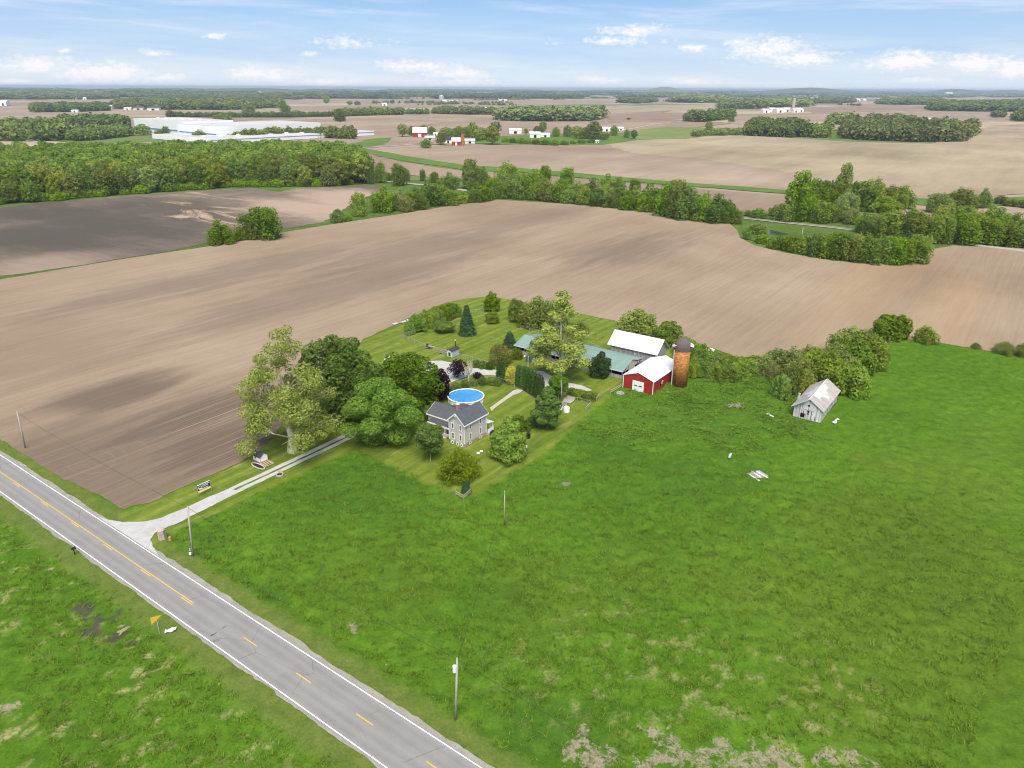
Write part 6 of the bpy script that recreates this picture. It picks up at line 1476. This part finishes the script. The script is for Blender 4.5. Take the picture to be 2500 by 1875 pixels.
# landfill hill and low ridges on the skyline
def hill(x, y, w, h, seed, mat):
    p = W(x, y); m = MB(); n = 24; r = random.Random(seed); vs = []; rows = 7
    d = (p[0]/math.hypot(*p), p[1]/math.hypot(*p)); t = (d[1], -d[0])
    for j in range(rows):
        f = j/(rows-1)
        for i in range(n):
            q = i/(n-1)*2-1; z = h*max(0,1-q*q)**1.2*math.sin(math.pi*f)**.8*(1+.25*math.sin(q*7+seed))
            vs.append((p[0]+t[0]*q*w+d[0]*(f-.5)*w*.6, p[1]+t[1]*q*w+d[1]*(f-.5)*w*.6, z-.5))
    m.add(vs, [(j*n+i, j*n+i+1, (j+1)*n+i+1, (j+1)*n+i) for j in range(rows-1) for i in range(n-1)])
    tag(m.build('hill', mat, None, True), None, None, None, 'structure')
M['hill_green'] = greenmat('far_hill', (.06,.08,.03), (.14,.15,.07), .004)
M['hill_pale'] = greenmat('landfill', (.10,.115,.055), (.24,.23,.15), .003)
hill(1615, 230, 760, 84, 1, M['hill_pale']); hill(1990, 230, 1900, 85, 2, M['hill_green']); hill(2380, 231, 1300, 90, 4, M['hill_green']); hill(700, 228, 2200, 50, 3, M['hill_green'])
# ------------------------------------------------------------------ single far trees
def far_tree(Z, sc, bx, by, ty, w, label, group=None, key=None):
    x, y = Z(bx, by); _, t = Z(bx, ty); hi[0] += 1
    tree_px(key or f'wood{hi[0]%5}', x, y, t, w/sc, 'field_tree', label, 'tree', group, parts=False)
ZF = lambda x, y: (960+x/3.687, 260+y/3.687)
gl, gg = 'tree in the leafy clump around the distant red barns', 'trees around the distant red barns'
for q in [(85,270,150,100),(165,265,170,70),(275,240,160,70),(350,255,175,80),(430,340,220,90),(480,290,180,120),(560,310,185,110),(600,310,170,90),(715,290,135,140),(800,300,180,100),(890,340,165,160),(650,300,180,100),(760,310,200,90)]: far_tree(ZF, 3.687, *q, gl, gg)
far_tree(ZF, 3.687, 295, 372, 285, 110, 'round lone tree on the near side of the distant red barns')
far_tree(ZF, 3.687, 925, 218, 120, 112, 'very dark round tree right of the distant red barns', None, 'far1')
for q in [(1195,250,195,40),(1300,240,170,90),(1350,240,125,70),(1465,270,180,80),(1570,270,160,90),(1650,285,170,130),(1800,290,120,170),(1900,300,225,100),(1985,260,165,80),(2100,280,200,60),(2165,290,205,70),(1720,290,180,100)]: far_tree(ZF, 3.687, *q, 'tree beside the long white buildings in the middle distance', 'trees by the long white buildings')
for q in [(1010,320,275,80),(1080,325,280,90),(1150,330,280,90),(1220,335,285,90),(1290,340,290,100),(1370,345,290,100),(1450,348,300,100),(1540,345,300,90),(1620,335,295,80),(1700,330,285,90),(1780,325,290,80)]: far_tree(ZF, 3.687, *q, 'bush in the hedge below the long white buildings', 'hedge below the long white buildings', 'lowbush')
for (q,l) in [((860,440,372,95),'leftmost of the three trees before the warehouse wall'),((1040,440,370,115),'widest of the three trees before the warehouse wall'),((1163,445,373,65),'slim oval tree before the warehouse wall'),((960,440,405,60),'small tree between those before the warehouse wall')]: far_tree(Z1, 2.458, *q, l)
for (q,l) in [((1023,335,290,45),'small tree rising behind the left end of the warehouse'),((1495,320,250,80),'tall tree in the hedge behind the warehouse'),((1715,320,245,65),'tall tree in the hedge right of centre behind the warehouse'),((1780,330,290,60),'rounded tree right of the tall hedge trees'),((2040,362,290,75),'lone tree on the tan field right of the warehouse'),((2100,262,235,40),'left one of two small trees on the far tan field'),((2145,262,235,40),'right one of two small trees on the far tan field'),((1340,360,310,120),'tree at the far side of the warehouse roof'),((1960,255,205,40),'tall slim tree far left of the two small field trees')]: far_tree(Z1, 2.458, *q, l)
for (q,l) in [((75,288,205,60),'lone tree on the field left of the distant red barns'),((320,350,282,45),'lone slim tree at the near edge of the bright farm lawn'),((455,290,262,40),'small pale tree right of the small rounded wood'),((1803-1600,0,0,0),'')][:3]: far_tree(Z3 if q[0]!=75 else Z2, 2.458, *q, l)
far_tree(Z2, 2.458, 1805, 275, 262, 30, 'tiny lone tree on the brown field right of the rectangular wood')
for i,q in enumerate([(175,285,235,30),(200,285,238,30)]): far_tree(Z3, 2.458, *q, 'dark pointed conifer at the left end of the small rounded wood', 'conifers by the small wood', 'far1')
# ------------------------------------------------------------------ warehouse
wa = thing('warehouse', 'huge white warehouse with grey roofs and a blue stripe beyond the left wood', 'warehouse', (0,0))
def block(m, pts, z0, z1, mi=0): m.prism(pts, z0, z1, mi)
q0, q1 = W(*Z1(815,425)), W(*Z1(1350,472)); ax = ((q1[0]-q0[0]), (q1[1]-q0[1])); l = math.hypot(*ax); ax = (ax[0]/l, ax[1]/l); pn = (-ax[1], ax[0])
if pn[1] < 0: pn = (-pn[0], -pn[1])
def wpt(a, b): return (q0[0]+ax[0]*a+pn[0]*b, q0[1]+ax[1]*a+pn[1]*b)
def wblk(a0, a1, b0, b1, z0, z1):
    m = MB(); pts = [wpt(a0,b0), wpt(a1,b0), wpt(a1,b1), wpt(a0,b1)]
    ar = sum(pts[i][0]*pts[(i+1)%4][1]-pts[(i+1)%4][0]*pts[i][1] for i in range(4))
    m.prism(pts if ar > 0 else pts[::-1], z0, z1); return m
M['clad'] = m_plain('white_cladding', (.78,.78,.77), .05, .02, .6); M['roof_grey'] = m_plain('grey_flat_roof', (.44,.44,.44), .12, .01, .9); M['stripe'] = m_plain('blue_stripe', (.10,.22,.45), .1, .1, .6)
wblk(0, l*.62, 0, 80, 0, 22).build('hall', M['clad'], wa); wblk(1, l*.62-1, 1, 79, 22.002, 22.3).build('hall_roof', M['roof_grey'], wa)
wblk(l*.6, l, -12, 170, 0, 19).build('hall', M['clad'], wa); wblk(l*.6+1, l-1, -11, 169, 19.002, 19.3).build('hall_roof', M['roof_grey'], wa)
wblk(l*.62, l*1.0, -55, -12.3, 0, 6).build('low_hall', M['clad'], wa); wblk(l*.62+1, l-1, -54, -13, 6.002, 6.2).build('low_roof', M['roof_grey'], wa)
wblk(l+.3, l+60, -55, 230, 0, 6.5).build('low_hall', M['clad'], wa); wblk(l+1, l+59, -54, 229, 6.502, 6.7).build('low_roof', M['roof_grey'], wa)
wblk(-18, -.3, 20, 60, 0, 17).build('stair_tower', M['clad'], wa)
wblk(-.4, l*.62, -.5, -.02, 7.5, 9).build('stripe', M['stripe'], wa); wblk(l*.62, l+.2, -12.35, -12.02, 7.5, 9).build('stripe', M['stripe'], wa); wblk(l+60.02, l+60.4, -55, 230, 4.2, 5.0).build('stripe', M['stripe'], wa)
for i in range(14):
    wblk(l+8+(i%3)*14, l+12+(i%3)*14, -40+i*18, -35+i*18, 6.72, 8.3).build('roof_vent', M['clad'], wa)
for i in range(7): wblk(20+i*28, 23+i*28, 30, 34, 22.32, 23.8).build('roof_vent', M['clad'], wa)
# ------------------------------------------------------------------ distant farm buildings
def shed_px(x0, x1, by, h, depth, name, label, wall, roof, cat='building', ang=0, rise=.3, silo=None):
    a, b = W(x0, by), W(x1, by); w = math.hypot(b[0]-a[0], b[1]-a[1]); c = ((a[0]+b[0])/2, (a[1]+b[1])/2)
    o = thing(name, label, cat, c, math.atan2(b[1]-a[1], b[0]-a[0])+ang)
    gable_walls(-w/2, w/2, 0, depth, -.3, h*.62, h*.62+depth*rise*.6, 'x').build('wall', wall, o)
    gable_roof(-w/2, w/2, 0, depth, h*.62, h*.62+depth*rise*.6, 'x', .5, .5, .25).build('roof', roof, o)
    m = MB(); m.box(-w*.12, w*.12, -.15, -.02, 0, h*.45); m.build('door', M['white_worn'] if wall is M['red'] else M['dark'], o)
    return o
px_ = lambda x, y: ZF(x, y)
def fz(x0, x1, by, h, d, *a, **k): p, q = ZF(x0, by), ZF(x1, by); return shed_px(p[0], q[0], p[1], h, d, *a, **k)
fz(178, 300, 276, 11, 16, 'far_barn', 'distant red barn with a white roof left of the leafy clump', M['red'], M['roof_white_x'], 'barn', rise=.75)
fz(528, 606, 350, 8.5, 14, 'far_barn', 'smaller distant red barn beside a brick silo', M['red'], M['roof_white_x'], 'barn', rise=.5)
so = thing('far_silo', 'slim red-brown brick silo beside the smaller distant red barn', 'silo', W(*ZF(626,348))); m = MB(); m.cyl(0,0,0,14,2.4,2.4,16); m.build('shaft', M['silo'], so); m = MB(); m.cyl(0,0,14,15,2.5,.3,16); m.build('cap', M['silo_roof'], so)
fz(462, 528, 330, 7, 10, 'far_house', 'white house in the leafy clump left of the smaller red barn', M['white'], M['shingle_dk'], 'house', rise=.7)
fz(645, 735, 332, 5.5, 14, 'far_shed', 'low grey-roofed shed right of the brick silo', M['white_worn'], M['roof_grey'], 'shed')
fz(362, 400, 265, 5.5, 9, 'far_garage', 'small white garage right of the distant red barn', M['white'], M['roof_white_x'], 'garage')
fz(285, 375, 300, 4.5, 14, 'far_shed', 'long grey low shed in front of the distant red barn', M['roof_grey'], M['roof_grey'], 'shed')
fz(1045, 1155, 243, 8, 16, 'far_shed', 'white rounded shed, the upper of the long white buildings', M['white'], M['roof_white_x'], 'shed')
fz(1230, 1325, 280, 9, 16, 'far_house', 'white gabled house joined to a long low wing in the middle distance', M['white'], M['roof_white_x'], 'house')
fz(1327, 1410, 275, 6, 12, 'far_shed', 'long low white wing right of the white gabled house', M['white'], M['roof_white_x'], 'shed')
fz(1885, 1960, 222, 7, 14, 'far_shed', 'white shed behind trees at the right end of the bright lawn', M['white'], M['roof_white_x'], 'shed')
fz(2025, 2075, 215, 6, 12, 'far_shed', 'second white shed at the right end of the bright lawn', M['white'], M['roof_white_x'], 'shed')
fz(1822, 1852, 328, 4, 6, 'far_hut', 'tiny white hut at the corner of the tan field', M['white'], M['roof_white_x'], 'hut')
ZC = lambda x, y: (1600+x/4.424, 200+y/4.424)
def cz(x0, x1, by, h, d, *a, **k): p, q = ZC(x0, by), ZC(x1, by); return shed_px(p[0], q[0], p[1], h, d, *a, **k)
for (x0,x1,by,h,l) in [(1165,1235,333,12,'leftmost white building of the far farm complex'),(1240,1305,322,13,'second white building of the far farm complex'),(1310,1390,330,14,'large white building left of the tall farm silo'),(1392,1462,325,15,'white building touching the left side of the tall farm silo'),(1492,1545,330,14,'white building touching the right side of the tall farm silo'),(1548,1600,325,13,'rightmost white building of the far farm complex')]:
    cz(x0, x1, by, h, 26, 'farm_building', l, M['white'], M['roof_white_x'] if x0 != 1492 else M['roof_grey'], 'building')
so = thing('far_silo', 'tall tan concrete silo rising over the far white farm complex', 'silo', W(*ZC(1482,326))); m = MB(); m.cyl(0,0,0,46,5.5,5.5,18); m.build('shaft', M['concrete'], so); m = MB(); m.cyl(0,0,46,48,5.8,2,18); m.build('cap', M['silo_roof'], so)
cz(1302, 1370, 150, 34, 60, 'mill', 'blocky beige mill building on the right below the skyline', M['concrete'], M['concrete'], 'building', rise=.05)
cz(1372, 1396, 150, 20, 50, 'mill', 'lower annex at the right side of the beige mill', M['concrete'], M['concrete'], 'building', rise=.05)
cz(965, 998, 288, 9, 12, 'far_house', 'small white house under the dark wood left of the farm complex', M['white'], M['roof_white_x'], 'house')
cz(1760, 1818, 230, 12, 18, 'far_shed', 'white shed right of the farm complex wood', M['white'], M['roof_white_x'], 'shed')
p = Z3(1610, 303), Z3(1655, 303); shed_px(p[0][0], p[1][0], p[0][1], 11, 16, 'far_barn', 'dark barn with a pale roof peeking over the large right wood', M['old_wood'], M['roof_white_x'], 'barn', rise=.7)
ZL = lambda x, y: (x/3.16, 195+y/3.16)
for (x0,x1,by,h,d,l,w_,r_) in [(1030,1105,232,11,22,'grey-roofed house at the foot of the large wood beyond the warehouse',M['cream'],M['shingle']),(1135,1228,235,11,24,'second grey-roofed house right of the first at the foot of the large wood',M['white_worn'],M['shingle']),(830,862,225,13,24,'white shed with pale roof left of the grey-roofed houses',M['white'],M['roof_white_x']),(955,1010,230,7,18,'low white roofs left of the grey-roofed houses',M['white'],M['roof_white_x']),(0,50,200,20,40,'white building at the left margin below the skyline wood',M['white'],M['roof_white_x']),(550,600,250,7,14,'tiny white house in the dark tree row on the left',M['white'],M['roof_white_x']),(560,595,152,16,30,'white farmhouse on the far left tan field',M['white'],M['roof_white_x']),(640,665,154,14,24,'second white farmhouse on the far left tan field',M['white'],M['roof_white_x']),(1975,2015,108,24,60,'bright white barn far off near the skyline above the warehouse',M['white'],M['roof_white_x']),(1975,2012,216,9,20,'white cottage at the right end of the large wood',M['white'],M['roof_white_x'])]:
    p, q = ZL(x0,by), ZL(x1,by); shed_px(p[0], q[0], p[1], h, d, 'far_house', l, w_, r_, 'house')
ZM = lambda x, y: (700+x/3.16, 195+y/3.16)
for (x0,x1,by,h,d,l) in [(735,775,198,11,22,'white farmhouse on the far tan field in the centre'),(1205,1235,182,18,34,'white barn beside the grey round bins in the centre distance'),(1255,1320,180,14,24,'row of white sheds in the centre distance'),(1640,1700,165,20,34,'dark-roofed far farm right of centre'),(840,890,118,24,50,'pale house in the skyline wood left of centre'),(1515,1550,232,10,20,'white house at the hedge left of the rectangular wood'),(95,120,146,16,30,'small white shed far left of the two small field trees')]:
    p, q = ZM(x0,by), ZM(x1,by); shed_px(p[0], q[0], p[1], h, d, 'far_house', l, M['white'], M['roof_white_x'] if x0 != 1640 else M['shingle_dk'], 'house')
bn_ = thing('grain_bin', 'pale blue-grey round grain bin in the centre distance', 'grain bin', W(*ZM(1195,180))); m = MB(); m.cyl(0,0,0,34,13,13,20); m.build('wall', M['grey_metal'], bn_); m = MB(); m.cyl(0,0,34,40,13.2,2,20); m.build('roof', M['grey_metal'], bn_)
for (x,by,l) in [(1630,172,'white house left of the skyline houses on the right'),]: pass
for i,(x0,x1,by,h,l) in enumerate([(1210,1230,166,16,'first white house of the row at the far right'),(1250,1266,166,14,'second white house of the row at the far right'),(1340,1352,164,14,'third white house of the row at the far right'),(1745,1785,130,44,'white grain elevator on the skyline at the far right')]):
    p, q = Z3(x0,by), Z3(x1,by); shed_px(p[0], q[0], p[1], h, 30, 'far_house' if i<3 else 'grain_elevator', l, M['white'], M['roof_white_x'], 'house' if i<3 else 'elevator', rise=.4 if i<3 else .9)
# power pylon by the wood, small poles
py_ = thing('power_pylon', 'slender lattice power pylon standing before the dark wood under the skyline', 'pylon', W(*ZC(505,222))); m = MB(); hh = 48
for s in (-1,1):
    m.tube([(0,0,0),(s*7,0,hh*.7),(s*8.5,0,hh)], [.8,.6,.3], 4)
m.tube([(-13,0,hh*.92),(13,0,hh*.92)], .5, 4); m.build('frame', M['grey_metal'], py_)
fp = MB(); fp.tube([(0,0,0),(0,0,11)], .22, 5); fpm = fp.mesh('far_pole', M['pole_wood'])
for i,(Z,x,y) in enumerate([(Z2,430,378),(Z2,308,372),(Z1,1880,532),(Z1,2055,520),(Z1,1245,345),(Z1,1332,348),(Z1,1450,340),(ZF,1508,232)]):
    tag(link('far_pole', fpm, None, (*W(*Z(x,y)),0)), 'thin distant utility pole among the far fields', 'pole', 'distant utility poles')
# ------------------------------------------------------------------ camera, light, sky, air
cam = bpy.data.cameras.new('camera'); co = bpy.data.objects.new('camera', cam); C.objects.link(co)
cam.sensor_width = 36; cam.lens = F/2500*36; cam.clip_start = .5; cam.clip_end = 120000
c, s = math.cos(ROLL), math.sin(ROLL)
Xv = Vector((1,0,0)); Vv = Vector((0, math.sin(PITCH), math.cos(PITCH))); Fv = Vector((0, math.cos(PITCH), -math.sin(PITCH)))
rv = Xv*c + Vv*s; uv_ = Vv*c - Xv*s
co.matrix_world = Matrix(((rv.x,uv_.x,-Fv.x,0),(rv.y,uv_.y,-Fv.y,0),(rv.z,uv_.z,-Fv.z,H),(0,0,0,1)))
bpy.context.scene.camera = co
SUN_EL, SUN_AZ = R_(58), R_(178)      # azimuth clockwise from +Y: behind the camera, a little to the left
sl_ = bpy.data.lights.new('sun', 'SUN'); sl_.energy = 3.7; sl_.angle = R_(44); sl_.color = (1.0,.93,.82)
so_ = bpy.data.objects.new('sun', sl_); C.objects.link(so_)
dv = Vector((math.sin(SUN_AZ)*math.cos(SUN_EL), math.cos(SUN_AZ)*math.cos(SUN_EL), math.sin(SUN_EL)))
so_.rotation_euler = dv.to_track_quat('Z','Y').to_euler()
w = bpy.data.worlds.new('World'); bpy.context.scene.world = w; w.use_nodes = True
t = w.node_tree; t.nodes.clear(); N = t.nodes.new; Lk = t.links.new
class WN(NT):
    def __init__(s): s.t = t; s.n = t.nodes; s.l = t.links
q = WN()
sky = N('ShaderNodeTexSky'); sky.sky_type = 'NISHITA'; sky.sun_disc = False; sky.sun_elevation = SUN_EL; sky.sun_rotation = SUN_AZ
sky.altitude = 200; sky.air_density = 1.0; sky.dust_density = .1; sky.ozone_density = 1.4
dirv = N('ShaderNodeTexCoord').outputs['Generated']
xyz = q.sep(dirv)
az = q.math('MULTIPLY', q.math('ARCTAN2', xyz[0], xyz[1]), 57.2958); el = q.math('MULTIPLY', q.math('ARCSINE', xyz[2]), 57.2958)
cmb = N('ShaderNodeCombineXYZ'); Lk(az, cmb.inputs[0]); Lk(q.math('MULTIPLY', el, 1.9), cmb.inputs[1]); A2 = cmb.outputs[0]
n1 = q.noise(A2, .55, 6, .62); n2 = q.noise(A2, 2.2, 5, .6)
nn = q.math('ADD', q.math('MULTIPLY', n1, .62), q.math('MULTIPLY', n2, .38))
def azel(x, y):
    d = ray(x, y); return math.degrees(math.atan2(d[0], d[1])), math.degrees(math.asin(d[2]/math.sqrt(sum(k*k for k in d))))
tot = None
# cumulus heaps where they stood: centre, half width, height above a flat base
for (x, y, wpx, hpx, amt) in [(90,160,130,34,1),(250,178,170,34,1),(640,182,120,28,.95),(800,200,90,14,.8),(1010,163,110,22,.9),(1120,180,95,22,1),(520,90,40,14,.8),(760,133,26,10,.6),(380,132,40,12,.7),(850,105,110,26,.5),(1560,78,110,26,.75),(1510,100,150,18,.6),(1870,122,130,42,1),(1960,140,110,36,1),(2220,152,150,34,1),(2380,158,140,36,1),(2490,170,120,36,1),(1700,118,60,16,.7),(1440,194,60,12,.7),(1690,200,80,12,.75),(1490,198,40,10,.7),(400,190,90,14,.8),(30,200,60,10,.8),(2250,196,90,10,.6),(1130,200,90,12,.6),(160,122,24,12,.6)]:
    a0, e0 = azel(x, y); a1, _ = azel(x+wpx, y); _, e1 = azel(x, y-hpx); ra = max(.3, a1-a0); re = max(.15, e1-e0)
    dx = q.math('MULTIPLY', q.math('SUBTRACT', az, a0), 1/ra); dy = q.math('MULTIPLY', q.math('SUBTRACT', el, e0), 1/re)
    dyb = q.math('MULTIPLY', q.math('MINIMUM', dy, 0.0), .9)         # base falls off a little quicker than the top
    d2 = q.math('ADD', q.math('MULTIPLY', dx, dx), q.math('ADD', q.math('MULTIPLY', dy, dy), q.math('MULTIPLY', dyb, dyb)))
    k = q.math('MULTIPLY', q.math('SUBTRACT', 1.0, q.math('SQRT', d2)), amt)
    tot = k if tot is None else q.math('MAXIMUM', tot, k)
cum = q.ramp(q.math('ADD', tot, q.math('MULTIPLY', q.math('SUBTRACT', nn, .5), 2.6)), [(-.01,0.0),(.26,.6),(.7,1.0)])
cs = N('ShaderNodeCombineXYZ'); Lk(q.math('ADD', q.math('MULTIPLY', az, .05), q.math('MULTIPLY', el, .10)), cs.inputs[0]); Lk(q.math('ADD', q.math('MULTIPLY', el, .55), q.math('MULTIPLY', az, .012)), cs.inputs[1])
cir = q.ramp(q.noise(cs.outputs[0], 1.5, 5, .55, .3), [(.42,0.0),(.64,.62)])
hz = q.ramp(q.math('MULTIPLY', el, 1/9.0), [(0,.9),(.3,.55),(.62,.10)])
f = q.math('MAXIMUM', cum, q.math('MAXIMUM', cir, hz))
f = q.math('MULTIPLY', f, q.math('GREATER_THAN', el, -1.0))
SKYW = (7.4,7.6,7.9)
bg = N('ShaderNodeBackground'); bg.inputs['Strength'].default_value = .05
hi_ = N('ShaderNodeMix'); hi_.data_type = 'RGBA'; Lk(f, hi_.inputs[0]); Lk(q.mix(1.0, sky.outputs[0], (.80,1.0,1.32), 'MULTIPLY'), hi_.inputs[6]); cl_ = (q.mix(q.math('MAXIMUM', cum, q.math('MULTIPLY', cir, .8)), q.ramp(q.math('MULTIPLY', el, 1/5.0), [(0,(.80,.90,1.0)),(.5,(.55,.70,1.0))]), (1.0,.99,1.02)))
Lk(q.mix(1.0, cl_, (11.2,11.2,11.2), 'MULTIPLY'), hi_.inputs[7])
Lk(hi_.outputs[2], bg.inputs['Color'])
wo = N('ShaderNodeOutputWorld'); Lk(bg.outputs[0], wo.inputs['Surface'])
# air
HAZE = 6.5e-5
if HAZE:
    m = MB(); m.box(-36000,36000,-36000,36000,-1.6,95)
    hm = bpy.data.materials.new('haze'); hm.use_nodes = True; ht = hm.node_tree; ht.nodes.clear()
    pv = ht.nodes.new('ShaderNodeVolumePrincipled'); pv.inputs['Color'].default_value = (.72,.84,1.0,1); pv.inputs['Density'].default_value = HAZE; pv.inputs['Anisotropy'].default_value = .2
    oo = ht.nodes.new('ShaderNodeOutputMaterial'); ht.links.new(pv.outputs[0], oo.inputs['Volume'])
    tag(m.build('haze', hm), None, None, None, 'stuff')
sc = bpy.context.scene
sc.view_settings.view_transform = 'Standard'; sc.view_settings.look = 'None'; sc.view_settings.gamma = 1
sc.view_settings.exposure = 0.84
sc.render.engine = 'CYCLES'
cy = sc.cycles; cy.max_bounces = 6; cy.diffuse_bounces = 3; cy.glossy_bounces = 2; cy.transmission_bounces = 4; cy.volume_bounces = 0; cy.transparent_max_bounces = 8
cy.use_denoising = True
try: cy.denoiser = 'OPENIMAGEDENOISE'
except Exception: pass
cy.pixel_filter_type = 'BLACKMAN_HARRIS'; cy.filter_width = 1.05
cy.use_adaptive_sampling = True; cy.adaptive_threshold = .02
